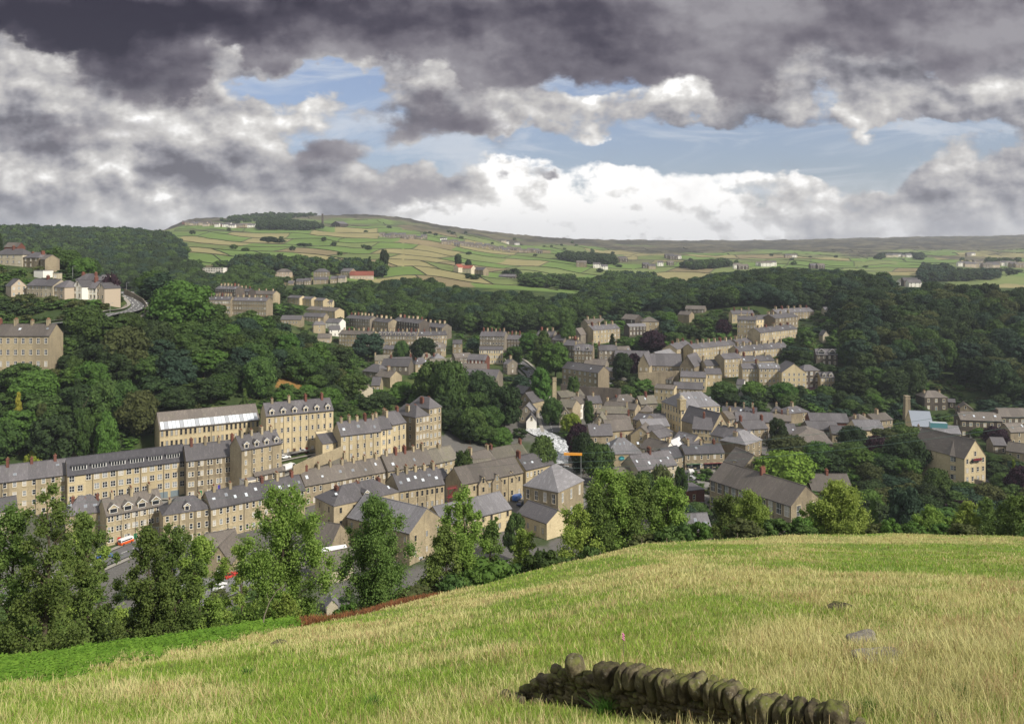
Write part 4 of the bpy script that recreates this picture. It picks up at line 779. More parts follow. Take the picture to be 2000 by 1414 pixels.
# upstream of the town centre
B('brown gabled warehouse beside the factory chimney', (1088,793,1118,796), h=6, d=10, rh=3, st=1, nw=3, wall='brown', rf='moss', cat='warehouse', name='warehouse', Y=410)
B('long mossy roof below the railway retaining wall', (1096,776,1142,772), h=5, d=10, rh=2.6, st=1, nw=3, wall='brown', rf='moss', cat='warehouse', name='warehouse', Y=430)
B('tudor style white gabled inn near the chimney', (1132,788,1150,782), h=8, d=9, rh=3, st=2, nw=3, wall='white', rf='brown', chim=1, skip=0, cat='inn', name='inn', Y=415)
B('slate roofed house right of the white inn', (1151,787,1176,786), h=7.5, d=9, rh=3, st=2, nw=3, wall='grey', rf='slate', chim=1, cat='house', name='house', Y=415)
B('long low mossy roof row in front of the inn', (1166,806,1228,807), h=5, d=10, rh=2.6, st=1, nw=7, wall='tan', rf='moss', chim=2, **TW)
B('dark brown roofs row behind the mossy row', (1178,794,1240,800), h=5, d=9, rh=2.6, st=1, nw=6, wall='brown', rf='brown', chim=2, **TW)
B('stone gabled shop facing left near the willow', (1160,825,1184,826), h=6.5, d=11, rh=3.4, st=2, nw=2, wall='grey', rf='moss', roof='f', cat='shop', name='shop_building')
B('row of brown roofed shops left of the slate warehouse', (1184,824,1232,824), h=6, d=9, rh=2.8, st=2, nw=6, wall='grey', rf='brown', chim=2, cat='shops', name='shop_building')
B('small hipped house among bushes below the railway', (1250,803,1274,804), h=5.5, d=9, rh=2.6, st=1, nw=2, wall='tan', rf='brown', roof='h', cat='house', name='house')
B('red doored slate building left of the warehouse gable', (1236,818,1258,822), h=6.5, d=9, rh=2.6, st=2, nw=2, wall='grey', rf='slate', sky=1, cat='shop', name='shop_building')
B('cream ended slate roof behind the warehouse', (1262,822,1302,822), h=6, d=9, rh=2.8, st=1, nw=4, wall='cream', rf='slate', cat='shop', name='shop_building')
B('stone gabled chapel on the left bank with pale window', (1012,782,1040,786), h=7, d=11, rh=4.6, st=2, nw=2, wall='tan', rf='slate', roof='f', cat='chapel', name='chapel', Y=425)
B('lower gabled house in front of the bank chapel', (1014,805,1042,806), h=5.5, d=11, rh=3.6, st=1, nw=2, wall='grey', rf='light', roof='f', cat='house', name='house', Y=405)
B('small white gabled boathouse by the river trees', (1028,822,1048,822), h=4, d=8, rh=3, st=1, nw=0, wall='white', rf='slate', roof='f', cat='boathouse', name='boathouse', Y=392)
B('slate roofed house above the bank chapel', (1000,764,1022,770), h=6, d=9, rh=3, st=1, nw=2, wall='grey', rf='slate', cat='house', name='house', Y=440)
B('low stone house with brick porch beside the street curve', (1092,812,1116,812), h=4.5, d=9, rh=3.4, st=1, nw=2, wall='grey', rf='moss', roof='f', cat='house', name='house', Y=398)
# far bank: hillside rows right of centre
FARK = dict(near=False, cat='terrace', name='stone_terrace')
B('dark three storey victorian terrace on the railway wall', (1098,718,1168,728), h=11, d=10, rh=3.4, st=3, nw=7, wall='brown', rf='slate', sky=2, skip=0, ww=1.3, Y=490, **FARK)
B('low brown roofed house behind the victorian terrace', (1140,711,1182,713), h=4.5, d=10, rh=3, st=1, nw=4, wall='grey', rf='brown', near=False, cat='house', name='house', Y=515)
B('small garages beside the hillside road', (1176,722,1206,728), h=4.5, d=8, rh=1.4, st=1, nw=3, wall='tan', rf='slate', near=False, cat='garage', name='garage', Y=500)
SC = B('stone school with arched cloister and long slate roof', (1264,713,1332,714), h=9, d=13, rh=6.4, st=2, nw=8, wall='brown', rf='slate', near=False, cat='school', name='hillside_school', Y=495, skip=.1, g0=1)
mb = MB()
for i in range(5):
    x = SC['L']*(.12+i*.19); mb.tube([(x,-.3,2.4),(x,-.1,2.4)], [1.3,1.3], 12, 0); mb.box(x-1.3,x+1.3,-.3,-.1,0,2.4,0)
link('arcade', mb.mesh('arcade', [M_PIPE]), SC['root'])
B('left gabled wing of the cloistered school', (1246,713,1268,714), h=9, d=18, rh=7, st=2, nw=2, wall='tan', rf='slate', roof='f', near=False, cat='school', name='school_wing', Y=488)
B('right gabled wing of the cloistered school', (1328,714,1356,716), h=9, d=18, rh=6.5, st=2, nw=3, wall='brown', rf='slate', roof='f', near=False, cat='school', name='school_wing', Y=488)
B('cream terrace below the cloistered school', (1329,735,1379,737), h=8, d=9, rh=2.6, st=2, nw=6, wall='cream', rf='slate', skip=0, Y=470, **FARK)
B('dark fronted row beside the railway below the school', (1316,758,1373,760), h=8, d=9, rh=3, st=2, nw=7, wall='brown', rf='slate', skip=0, Y=455, chim=0, **FARK)
B('cream block with wide openings left of the dark fronted row', (1278,757,1316,760), h=7.5, d=9, rh=1.6, st=2, nw=4, wall='cream', rf='brown', skip=0, Y=455, **FARK)
B('row of stepped gabled houses falling to the junction, upper half', (1078,663,1100,672), h=8, d=11, rh=3.4, st=2, nw=4, wall='grey', rf='slate', chim=4, Y=560, **FARK)
B('row of stepped gabled houses falling to the junction, lower half', (1100,673,1122,682), h=8, d=11, rh=3.4, st=2, nw=4, wall='grey', rf='slate', chim=4, Y=545, **FARK)
B('corner building with steep gables at the foot of the stepped row', (1121,684,1157,685), h=10, d=10, rh=3.6, st=3, nw=5, wall='brown', rf='slate', chim=2, dorm=2, Y=520, **FARK)
B('grey stone houses with paired bays at the junction', (1046,656,1078,658), h=9, d=10, rh=3.8, st=3, nw=5, wall='grey', rf='slate', chim=3, dorm=2, Y=575, **FARK)
for lb, x in (('left',1097),('right',1116)):
    B(lb+' of two white bargeboard gables above the stepped row', (x,653,x+18,654), h=7, d=10, rh=4.4, st=2, nw=2, wall='grey', rf='brown', roof='f', near=False, cat='house', name='house', Y=575)
B('pale three storey terrace among gardens on the far slope', (1159,645,1211,641), h=10, d=10, rh=3, st=3, nw=8, wall='tan', rf='slate', sky=3, chim=4, skip=0, Y=575, **FARK)
B('brown chimneyed row behind the pale garden terrace', (1148,632,1185,630), h=7, d=9, rh=3, st=2, nw=5, wall='brown', rf='brown', chim=3, Y=620, **FARK)
B('gabled villa row with brick front beside the hidden lane', (1170,684,1206,684), h=10, d=9, rh=3, st=3, nw=4, wall='grey', rf='slate', chim=2, Y=525, **FARK)
B('long plain slate roof behind the cloistered school', (1200,695,1262,697), h=6, d=10, rh=3.2, st=1, nw=6, wall='tan', rf='slate', near=False, cat='hall', name='hall', Y=520)
B('dark house with white bay among trees on the slope', (1229,638,1262,637), h=7, d=9, rh=1.8, st=2, nw=5, wall='dark', rf='light', skip=0, Y=600, **FARK)
B('pale villa with pyramid roof above the dark white bayed house', (1254,628,1287,628), h=8, d=11, rh=3.2, st=2, nw=3, wall='tan', rf='brown', roof='h', hx=.45, near=False, cat='villa', name='villa', Y=620)
B('dark gable end half buried in the upper trees', (1214,622,1240,624), h=7, d=10, rh=3.4, st=2, nw=2, wall='dark', rf='brown', near=False, cat='house', name='house', Y=640)
B('windowless tan barn among the upper trees', (1324,614,1346,615), h=6.5, d=10, rh=2.4, st=1, nw=1, wall='tan', rf='brown', near=False, cat='barn', name='barn', Y=640)
B('long low roof above the tan barn', (1338,603,1376,604), h=4, d=9, rh=2.6, st=1, nw=5, wall='grey', rf='brown', Y=690, **FARK)
# climbing rows
B('cream ended terrace climbing the hill, lower part', (1290,698,1322,684), h=8, d=9, rh=3, st=2, nw=6, wall='cream', rf='light', sky=3, Y=510, **FARK)
B('stone terrace climbing the hill, upper part', (1322,682,1352,665), h=9, d=10, rh=3, st=3, nw=7, wall='tan', rf='slate', chim=3, Y=530, **FARK)
B('long tan hillside terrace beside the climbing row', (1354,681,1443,672), h=9, d=9, rh=2.8, st=3, nw=16, wall='tan', rf='slate', chim=8, sky=3, Y=530, **FARK)
B('long tan terrace right of centre with many stacks', (1444,686,1541,678), h=9, d=10, rh=3, st=3, nw=17, wall='tan', rf='slate', chim=8, sky=5, Y=520, **FARK)
B('slate roof row tucked behind the long tan terrace', (1443,672,1492,664), h=6, d=9, rh=2.8, st=2, nw=8, wall='brown', rf='slate', chim=5, Y=555, **FARK)
B('bright tan terrace facing the valley below the tall block', (1485,650,1557,642), h=10, d=10, rh=3, st=3, nw=14, wall='tan', rf='slate', sky=4, chim=5, Y=565, **FARK)
B('tall cream and grey block stepped up the far hill', (1440,624,1477,625), h=14, d=11, rh=2.6, st=4, nw=6, wall='tan', rf='slate', chim=3, Y=600, **FARK)
B('middle cream section of the stepped hill block', (1478,624,1513,622), h=14, d=11, rh=2.6, st=4, nw=6, wall='cream', rf='slate', chim=2, Y=600, **FARK)
B('dark right section of the stepped hill block', (1514,622,1559,618), h=14, d=11, rh=2.6, st=4, nw=7, wall='brown', rf='slate', chim=3, Y=598, **FARK)
B('highest dark terrace with skylights on the far hill', (1518,612,1590,608), h=10, d=10, rh=3, st=3, nw=12, wall='brown', rf='slate', sky=5, chim=6, Y=645, **FARK)
B('pale gabled house left of the stepped hill block', (1430,613,1473,613), h=7, d=10, rh=2.6, st=2, nw=6, wall='cream', rf='slate', chim=3, Y=640, **FARK)
B('four storey cream terrace block on the lower slope', (1415,701,1450,699), h=12, d=10, rh=2.6, st=4, nw=5, wall='tan', rf='slate', chim=2, Y=485, skip=0, **FARK)
B('cream terrace with flat dormer on the lower slope', (1450,706,1513,704), h=11, d=10, rh=2.8, st=3, nw=9, wall='cream', rf='slate', sky=3, chim=3, Y=490, skip=0, **FARK)
B('tan house with brick wing before the cream terrace', (1450,719,1482,719), h=8.5, d=8, rh=2.6, st=3, nw=5, wall='tan', rf='slate', chim=2, Y=472, **FARK)
B('four storey tan block with bright skylight strip', (1483,719,1524,719), h=12, d=9, rh=2.6, st=4, nw=5, wall='tan', rf='light', chim=2, sky=5, Y=468, skip=0, **FARK)
B('tall cream gable with rows of windows facing the valley', (1527,727,1575,727), h=12, d=14, rh=5, st=4, nw=5, wall='cream', rf='slate', roof='f', Y=462, skip=0, near=False, cat='warehouse', name='gabled_warehouse')
B('dark house with cream side and white bays', (1569,724,1601,723), h=11, d=9, rh=2.8, st=3, nw=3, wall='dark', rf='slate', roof='h', Y=468, skip=0, ww=1.6, near=False, cat='house', name='house')
B('small tan house with dormers at the wood edge', (1603,737,1630,737), h=6.5, d=8, rh=2.6, st=2, nw=4, wall='tan', rf='slate', dorm=2, Y=465, **FARK)
B('grey roofed pair above the cream school terrace', (1379,714,1411,713), h=7, d=9, rh=3, st=2, nw=4, wall='tan', rf='slate', chim=2, Y=488, **FARK)
B('plain slate roofed pair under the grey roofed pair', (1379,730,1410,730), h=7.5, d=9, rh=2.6, st=2, nw=3, wall='tan', rf='slate', Y=474, **FARK)
B('dark villa with two white bargeboard gables in the wood', (1594,692,1636,693), h=7, d=9, rh=3, st=2, nw=4, wall='dark', rf='slate', dorm=2, dwall='dark', dw=4, Y=500, near=True, cat='villa', name='villa')
B('small pale cottage alone in the wood above the dark villa', (1607,655,1620,655), h=5, d=7, rh=3, st=1, nw=1, wall='pale', rf='slate', roof='f', near=False, cat='cottage', name='cottage', Y=540)
B('pale barn in the trees above the highest terrace', (1611,605,1622,605), h=6, d=8, rh=2, st=1, nw=1, wall='pale', rf='light', near=False, cat='barn', name='barn', Y=680)
B('small white cottage behind the four storey tan blocks', (1438,750,1452,751), h=5, d=7, rh=2.4, st=1, nw=1, wall='white', rf='slate', near=False, cat='cottage', name='cottage', Y=455)
# hidden valley, left of centre
B('mill block of four storeys at the road fork', (937,656,985,657), h=14, d=12, rh=3, st=4, nw=8, wall='grey', rf='slate', chim=6, Y=570, skip=0, **FARK)
B('cream end block with grid of small windows under the fork mill', (936,683,982,683), h=10, d=10, rh=1.6, st=3, nw=10, wall='cream', rf='slate', Y=545, skip=0, **FARK)
B('low terrace right of the fork mill', (985,662,1015,663), h=9, d=10, rh=3, st=3, nw=5, wall='grey', rf='slate', chim=4, Y=575, **FARK)
B('red brick club left of the cream end block', (912,702,948,703), h=6, d=12, rh=2.8, st=2, nw=5, wall='brick', rf='slate', near=False, cat='hall', name='brick_hall', Y=520)
B('small cottage standing alone with slate roof by the allotments', (884,671,902,671), h=7, d=6, rh=2.4, st=2, nw=2, wall='tan', rf='slate', near=False, cat='cottage', name='cottage', Y=570)
B('flat topped works at the bend with pale wall', (890,722,950,722), h=6, d=12, rh=3, st=1, nw=9, wall='tan', rf='brown', near=False, cat='works', name='works_shed', Y=500)
B('big slate shed roofs behind the spur trees', (905,738,968,740), h=4, d=20, rh=4, st=1, nw=3, wall='grey', rf='slate', near=False, cat='works', name='works_shed', Y=470)
B('three storey terrace on the far road, left half', (737,655,813,656), h=11, d=10, rh=2.8, st=3, nw=14, wall='brown', rf='slate', chim=9, dorm=8, Y=610, skip=0, **FARK)
B('three storey terrace on the far road, reddish right half', (814,656,873,654), h=11, d=10, rh=2.8, st=3, nw=11, wall='brown', rf='slate', chim=5, sky=3, Y=610, **FARK)
B('plain terrace left of the big round tree on the far road', (662,652,728,654), h=10, d=10, rh=2.6, st=3, nw=12, wall='tan', rf='brown', chim=7, Y=620, **FARK)
B('lower houses under the far road terrace', (748,681,800,683), h=8, d=8, rh=2.4, st=2, nw=8, wall='brown', rf='slate', chim=3, Y=585, **FARK)
B('dark long terrace of the upper far road, left part', (768,626,818,634), h=10, d=10, rh=2.8, st=3, nw=10, wall='dark', rf='slate', chim=6, Y=660, **FARK)
B('dark long terrace of the upper far road, right part', (818,636,864,640), h=9, d=10, rh=2.8, st=3, nw=9, wall='grey', rf='slate', chim=5, Y=650, **FARK)
B('stepped grey terrace across the hidden valley, left part', (675,621,722,624), h=9, d=10, rh=2.6, st=3, nw=10, wall='grey', rf='slate', chim=7, Y=680, **FARK)
B('stepped grey terrace across the hidden valley, right part', (722,626,758,630), h=8, d=10, rh=2.6, st=2, nw=8, wall='brown', rf='slate', chim=4, Y=670, **FARK)
B('white gabled cottages on the rise between terraces', (636,629,663,630), h=6, d=9, rh=2.8, st=2, nw=3, wall='white', rf='slate', Y=660, **FARK)
B('row of white walled cottages stepping down the rise', (644,644,665,638), h=5.5, d=8, rh=2.8, st=2, nw=3, wall='white', rf='slate', Y=640, **FARK)
B('brown roofed row falling below the white cottages', (620,660,645,650), h=5, d=8, rh=3, st=1, nw=3, wall='pink', rf='brown', Y=620, **FARK)
B('bungalow row with pale gables left of the white cottages', (548,624,588,624), h=4.5, d=10, rh=3, st=1, nw=7, wall='tan', rf='slate', Y=640, **FARK)
B('semi-detached row with brick fronts on the middle bench', (591,618,632,619), h=6, d=9, rh=2.8, st=2, nw=7, wall='brown', rf='slate', Y=680, **FARK)
B('flat dark roofed row with cream gable above the brick fronts', (598,604,654,608), h=5.5, d=10, rh=2.6, st=2, nw=7, wall='cream', rf='brown', sky=1, Y=715, **FARK)
for i, (a_, b_, c_, d__, lb) in enumerate(((561,581,585,582,'leftmost'),(585,583,608,584,'second'),(608,586,631,587,'third'),(634,590,649,590,'rightmost and smallest'))):
    B(lb+' of four cream stone blocks stepping along the bench', (a_,b_,c_,d__), h=6.5, d=8, rh=2, st=2, nw=4, wall='cream', rf='slate', Y=750-i*4, near=False, cat='house', name='house')
B('three storey terrace on the left far bench, long front', (405,586,450,586), h=12, d=10, rh=3, st=3, nw=12, wall='brown', rf='slate', chim=8, sky=4, Y=640, skip=0, **FARK)
B('reddish three storey terrace at the end of the left far bench', (452,587,520,588), h=12, d=10, rh=2.6, st=3, nw=14, wall='brown', rf='slate', chim=6, sky=3, Y=645, skip=0, **FARK)
B('dark upper terrace behind the left far bench', (420,564,460,567), h=9, d=10, rh=2.6, st=3, nw=10, wall='dark', rf='slate', chim=6, sky=4, Y=700, **FARK)
B('short dark terrace right of the dark upper terrace', (461,569,485,570), h=8, d=10, rh=2.4, st=2, nw=5, wall='dark', rf='slate', sky=2, chim=3, Y=700, **FARK)
B('tan terrace set apart above the bench trees', (492,574,533,576), h=8, d=10, rh=2.8, st=2, nw=9, wall='tan', rf='brown', chim=3, Y=720, **FARK)
# bungalows in the spur trees
B('slate bungalow with white conservatory among the spur trees', (674,755,700,762), h=3, d=8, rh=2.6, st=1, nw=2, wall='pale', rf='slate', near=True, cat='bungalow', name='bungalow', Y=395)
B('bungalow with white bargeboard gable among the spur trees', (694,755,722,752), h=4, d=12, rh=4, st=1, nw=2, wall='brown', rf='slate', roof='f', near=True, cat='bungalow', name='bungalow', Y=415)
B('grey roofed houses beyond the spur bungalows', (725,752,742,752), h=4, d=11, rh=3.6, st=1, nw=2, wall='tan', rf='slate', near=False, cat='house', name='house', Y=430)
B('long slate roof beyond the spur trees', (744,714,798,715), h=4, d=12, rh=3.6, st=1, nw=5, wall='grey', rf='slate', near=False, cat='hall', name='hall', Y=500)
B('grey slate roofed house left of the long slate roof', (708,724,740,727), h=4, d=11, rh=3.8, st=1, nw=3, wall='grey', rf='slate', roof='h', near=False, cat='house', name='house', Y=480)
B('brown roofed house before the long slate roof', (733,733,762,737), h=4, d=9, rh=3, st=1, nw=3, wall='tan', rf='brown', chim=1, near=False, cat='house', name='house', Y=455)
# left hill
B('ochre four storey terrace high at the left edge', (-95,655,97,628), h=14, d=10, rh=4.2, st=3, nw=13, wall='tan', rf='brown', chim=6, sky=4, near=True, Y=None, ww=1.25, wh=2.2, skip=0, **TW)
B('brown gabled semi with red door at left of the upper row', (22,558,52,556), h=5.8, d=10, rh=3.2, st=2, nw=3, wall='pink', rf='slate', roof='f', near=True, cat='house', name='semi_detached_house', Y=390)
B('long cream semi with slate roof in the upper row', (52,557,103,560), h=5.8, d=9, rh=3, st=2, nw=6, wall='pale', rf='slate', chim=1, chs='brick', near=True, cat='house', name='semi_detached_house', Y=392)
B('brown end with white bay windows in the upper row', (104,560,126,562), h=6, d=9, rh=3, st=2, nw=2, wall='pink', rf='slate', roof='h', ww=1.9, near=True, cat='house', name='semi_detached_house', Y=386)
B('bungalow like link with slate roof right of the white bays', (127,564,146,565), h=5, d=9, rh=3, st=2, nw=2, wall='brown', rf='slate', near=True, cat='house', name='semi_detached_house', Y=388)
B('white gabled house beside the dark red tree', (142,559,160,560), h=6.2, d=9, rh=3, st=2, nw=2, wall='white', rf='slate', roof='f', near=True, cat='house', name='semi_detached_house', Y=386)
B('white fronted semi between the two gables', (160,562,188,563), h=5.8, d=9, rh=3, st=2, nw=4, wall='white', rf='slate', chim=1, chs='brick', near=True, cat='house', name='semi_detached_house', Y=388)
B('brown gabled end with white bay left of the dark red tree', (188,562,204,563), h=6, d=9, rh=2.4, st=2, nw=2, wall='pink', rf='slate', roof='f', near=True, cat='house', name='semi_detached_house', Y=386)
B('roof of the house standing behind the white semis', (148,546,186,546), h=5.6, d=9, rh=3, st=2, nw=4, wall='white', rf='slate', roof='h', chim=2, chs='brick', near=True, cat='house', name='semi_detached_house', Y=412)
B('right half of the house behind the white semis', (186,547,202,548), h=5.6, d=9, rh=2.6, st=2, nw=1, wall='pale', rf='slate', near=True, cat='house', name='semi_detached_house', Y=410)
B('stone semi with white bays at the top left', (-14,497,44,499), h=5.8, d=9, rh=3.2, st=2, nw=5, wall='pale', rf='slate', roof='h', chim=1, chs='brick', near=True, cat='house', name='semi_detached_house', Y=455, ww=1.4)
B('brick semi with hipped roof at the top left', (45,503,76,505), h=5.8, d=9, rh=3, st=2, nw=3, wall='brown', rf='slate', roof='h', chim=2, chs='brick', near=True, cat='house', name='semi_detached_house', Y=450)
B('low brick wing of the top left semi', (76,506,88,511), h=4.8, d=7, rh=2.4, st=2, nw=1, wall='brown', rf='brown', near=True, cat='house', name='semi_detached_house', Y=448)
B('red brick house behind the top left semis', (8,482,34,482), h=4.5, d=8, rh=2.6, st=1, nw=1, wall='brick', rf='brown', near=False, cat='house', name='house', Y=490)
B('white garage on the bank above the upper row', (66,529,84,530), h=3.4, d=6, rh=.3, st=1, nw=0, wall='white', rf='light', roof='flat', near=False, cat='garage', name='garage', Y=425)
B('small pale summer house on the bank', (103,534,113,534), h=3.4, d=4, rh=.3, st=1, nw=1, wall='pale', rf='light', roof='flat', near=False, cat='garage', name='summer_house', Y=420)
# far slope houses
B('long low white modernist house on the scrubby bank', (396,523,436,524), h=5, d=9, rh=1, st=2, nw=8, wall='white', rf='light', roof='flat', near=False, cat='house', name='modern_house', Y=930, ww=2.2)
B('square stone villa in the far trees, leftmost', (538,531,566,531), h=7, d=12, rh=3.4, st=2, nw=5, wall='pink', rf='brown', roof='h', near=False, cat='villa', name='villa', Y=920)
B('stone villa with bay windows in the far trees, middle', (612,531,640,531), h=7, d=12, rh=3.6, st=2, nw=5, wall='brown', rf='slate', roof='h', near=False, cat='villa', name='villa', Y=920)
B('grey roofed range left of the red tiled house', (665,530,684,531), h=6, d=12, rh=3.4, st=2, nw=4, wall='brown', rf='slate', near=False, cat='house', name='house', Y=925)
B('long house with bright red tiled roof in the far trees', (683,538,730,537), h=5, d=12, rh=4.6, st=1, nw=8, wall='pink', rf='red', near=False, cat='house', name='red_roofed_house', Y=915)
for i, (a_, b_, c_, w_) in enumerate(((562,553,573,'tan'),(578,549,593,'grey'),(594,548,607,'brown'),(612,546,640,'brown'),(645,544,658,'tan'),(660,543,674,'pale'))):
    B(('brownish first','slate second','taller third','long fourth','small fifth','pale sixth')[i]+' house in the row under the far villas', (a_,b_,c_,b_), h=5, d=9, rh=2.6, st=2, nw=3, wall=w_, rf='slate', near=False, cat='house', name='house', Y=880, group='houses in the row under the far villas')
B('farmstead with orange tiled roof on the open fields', (888,524,920,526), h=6, d=12, rh=4, st=2, nw=6, wall='pale', rf='red', near=False, cat='farmhouse', name='farmhouse', Y=1090)
B('cream gable beside the orange tiled farmstead', (886,522,895,523), h=8, d=10, rh=4, st=2, nw=1, wall='pale', rf='red', roof='f', near=False, cat='farmhouse', name='farmhouse', Y=1085)
B('grey farm range right of the orange tiled farmstead', (921,527,944,529), h=6, d=11, rh=3.6, st=2, nw=4, wall='brown', rf='slate', near=False, cat='farmhouse', name='farmhouse', Y=1088)
B('low dark farm among trees below the farmstead', (974,540,1006,541), h=5, d=10, rh=3, st=1, nw=4, wall='dark', rf='slate', near=False, cat='farmhouse', name='farmhouse', Y=1080)
OM = B('tall derelict mill block on the high fields', (646,438,664,440), h=19, d=26, rh=7, st=5, nw=5, wall='dark', rf='slate', roof='f', near=False, cat='mill', name='hilltop_mill', Y=2050, ww=2.4, wh=2.6, win='n')
B('low mill sheds left of the tall derelict mill', (632,447,648,448), h=9, d=22, rh=4, st=1, nw=3, wall='dark', rf='slate', near=False, cat='mill', name='mill_shed', Y=2050)
# far clusters of small houses, one call per house
def cluster(lab, grp, pts, h=6, w=(9, 16), walls=('dark','grey','pale','brown'), rfs=('slate','brown','slate'), Y=None, rnd=random.Random(5)):
    for ci, (px, py) in enumerate(pts):
        X_, Y_, Z_ = ray(px, py, 0, 900)
        wpx = rnd.uniform(*w)/Y_*F; hh = rnd.uniform(h*.85, h*1.2); ye = py-hh/Y_*F
        wl_ = rnd.choice(walls)
        B(lab.replace('house', {'dark':'dark stone','grey':'grey stone','pale':'pale','brown':'brown stone','white':'white','pink':'beige','brick':'red brick'}[wl_]+' house', 1).replace('farm building', {'dark':'dark','brown':'brown','white':'white','pale':'pale'}.get(wl_, 'grey')+' farm building', 1) if 'white farm' not in lab else ('leftmost','second','middle','fourth','rightmost')[ci]+' '+lab, (px-wpx/2, ye, px+wpx/2, ye), h=hh, d=rnd.uniform(8, 11), rh=rnd.uniform(2.6, 3.6), st=2, nw=3, wall=wl_, rf=rnd.choice(rfs), near=False, cat='house', name='far_house', Y=Y_, group=grp, ww=1.5, skip=.1)
rr = random.Random(31)
cluster('small house in the hilltop village at the wood edge', 'houses in the hilltop village left of the old mill', [(362+i*5.6+rr.uniform(-1,1), 439+i*.25+rr.uniform(-2,2)) for i in range(24)], w=(11, 22), walls=('brown','pink','white','dark','brick'))
cluster('small house strung along the far lane right of the old mill', 'houses strung along the far lane', [(745+i*8+rr.uniform(-3,3), 462+i*.6+rr.uniform(-2,2)) for i in range(11)], w=(10, 18), walls=('dark','grey','brown'))
cluster('terraced house in the village on the far shoulder', 'houses of the village on the far shoulder', [(868+i*8.5+rr.uniform(-2,2), 476+i*.9+rr.uniform(-2.5,2.5)) for i in range(23)], w=(10, 22), walls=('dark','brown','grey','dark'))
cluster('pale cottage below the village on the far shoulder', 'scattered cottages under the far village', [(984,474),(990,476),(1010,479),(866,471)], w=(10,16), walls=('white','pale'))
cluster('small farm building on the far fields across the cleft', 'farm buildings on the far fields beyond the cleft', [(1136,522),(1166,524),(1181,527),(1215,510),(1218,512),(1262,524),(1274,526),(1308,505),(1316,507),(1324,506),(1440,525),(1452,527),(1488,520),(1497,521),(1508,520),(1540,504),(1552,503),(1290,520),(1310,519),(1590,525),(1604,526)], h=7, w=(11, 22), walls=('dark','brown','dark','white'))
cluster('low white farm building inside the square wind break', 'white farm buildings inside the wind break', [(1738,503),(1748,502),(1758,502),(1768,503),(1776,503)], w=(12,18), walls=('white','pale'))
cluster('house in the straggling village at the right horizon', 'houses of the village near the right edge', [(1880+i*8+rr.uniform(-3,3), 521+rr.uniform(-5,4)) for i in range(15)]+[(1893,501),(1900,500)], h=7, w=(12, 24), walls=('brown','grey','white','pink'))
cluster('small house on the edge of the right wood', 'houses at the top edge of the right wood', [(1770,558),(1780,560),(1788,562),(1776,554)], h=6, w=(12, 18), walls=('white','brown','dark'))

# signs and stairs that belong to a building
def part_on(key, name, mb, mats, loc):
    r = [o for o in bpy.data.objects if o.get('label') == key][0]; return link(name, mb.mesh(name, mats), r, loc)
mb = MB(); mb.tube([(0,-.02,0),(0,-.10,0)], [1.0,1.0], 16); mb.f.append(tuple(range(16))); mb.m.append(0); mb.faces([(-.6,-.12,0),(0,-.12,.45),(.55,-.12,.1),(.95,-.12,.4),(.95,-.12,-.4),(.55,-.12,-.1),(0,-.12,-.45)], [(0,6,5,4,3,2,1)], 1)
FS = part_on('stone shop house with fish shaped sign and broad hip roof', 'sign', mb, [mat('sign_teal', (.02,.13,.16), .4), mat('sign_teal_light', (.10,.42,.46), .4)], (6.4,-.05,6.0)); FS.scale = (1.25,1,1)
mb = MB(); mb.box(0,6,-1.2,-.05,2.6,2.7,0)
for i in range(3): mb.box(.1+i*2,1.9+i*2,-.1,-.02,.3,2.4,1)
part_on('two storey shop parade with dark slate roof on the square', 'awning', mb, [mat('awning_green', (.03,.09,.05), .7), M_GLASS], (.6,0,0))
mb = MB(); mb.box(0,8,-.9,-.05,2.6,2.75,0)
for i in range(4): mb.box(.1+i*2,1.8+i*2,-.1,-.02,.3,2.4,1)
part_on('two storey shop parade with dark slate roof on the square', 'awning', mb, [mat('awning_maroon', (.14,.03,.04), .7), M_GLASS], (8.2,0,0))
mb = MB()
for i in range(4):
    z = 1.5+i*2.9; mb.box(0,3.4,-1.5,-.1,z,z+.12,0); mb.box(0,3.4,-1.5,-1.44,z+.9,z+.98,0)
    for k in range(8): mb.box(k*.48,k*.48+.05,-1.5,-1.45,z,z+.95,0)
    if i: mb.faces([(0.2 if i%2 else 3.2,-1.4,z-2.9),(0.2 if i%2 else 3.2,-.7,z-2.9),(3.2 if i%2 else .2,-.7,z),(3.2 if i%2 else .2,-1.4,z)], [(0,1,2,3)], 0)
for x in (0, 3.3): mb.box(x,x+.1,-1.5,-1.4,-2,11,0)
part_on('three storey row with bright skylights and red fire escape', 'fire_escape', mb, [mat('iron_red', (.22,.03,.03), .6)], (17,0,0))
# ------------------------------------------------------------------ other built things
def chimney_stack(label, px, ytop, ybase, Y, w, m='brown'):
    X = (px-1000)/F*Y; zt = CAMZ-(ytop-Y0)/F*Y; zb = min(CAMZ-(ybase-Y0)/F*Y, float(T(np.array(X), np.array(Y))))-1
    r = empty('mill_chimney', (X, Y, zb)); tag(r, label, 'chimney'); H = zt-zb; s = MB()
    for i in range(1):
        a, c = w/2, w/2*.68
        s.faces([(-a,-a,0),(a,-a,0),(a,a,0),(-a,a,0),(-c,-c,H),(c,-c,H),(c,c,H),(-c,c,H)], [(0,1,5,4),(1,2,6,5),(2,3,7,6),(3,0,4,7),(4,5,6,7)])
    link('shaft', s.mesh('shaft', [ST[m]]), r)
    s = MB(); c = w/2*.68+.2; s.box(-c, c, -c, c, H-1.6, H-1.1); s.box(-c+.05, c-.05, -c+.05, c-.05, H-.35, H+.1); link('cap', s.mesh('cap', [ST[m]]), r)
chimney_stack('square brown factory chimney beside the river trees', 1083, 738, 795, 405, 2.6, 'tan')
chimney_stack('dark square chimney left of the curved roof factory', 1771, 773, 818, 425, 3.4, 'brown')
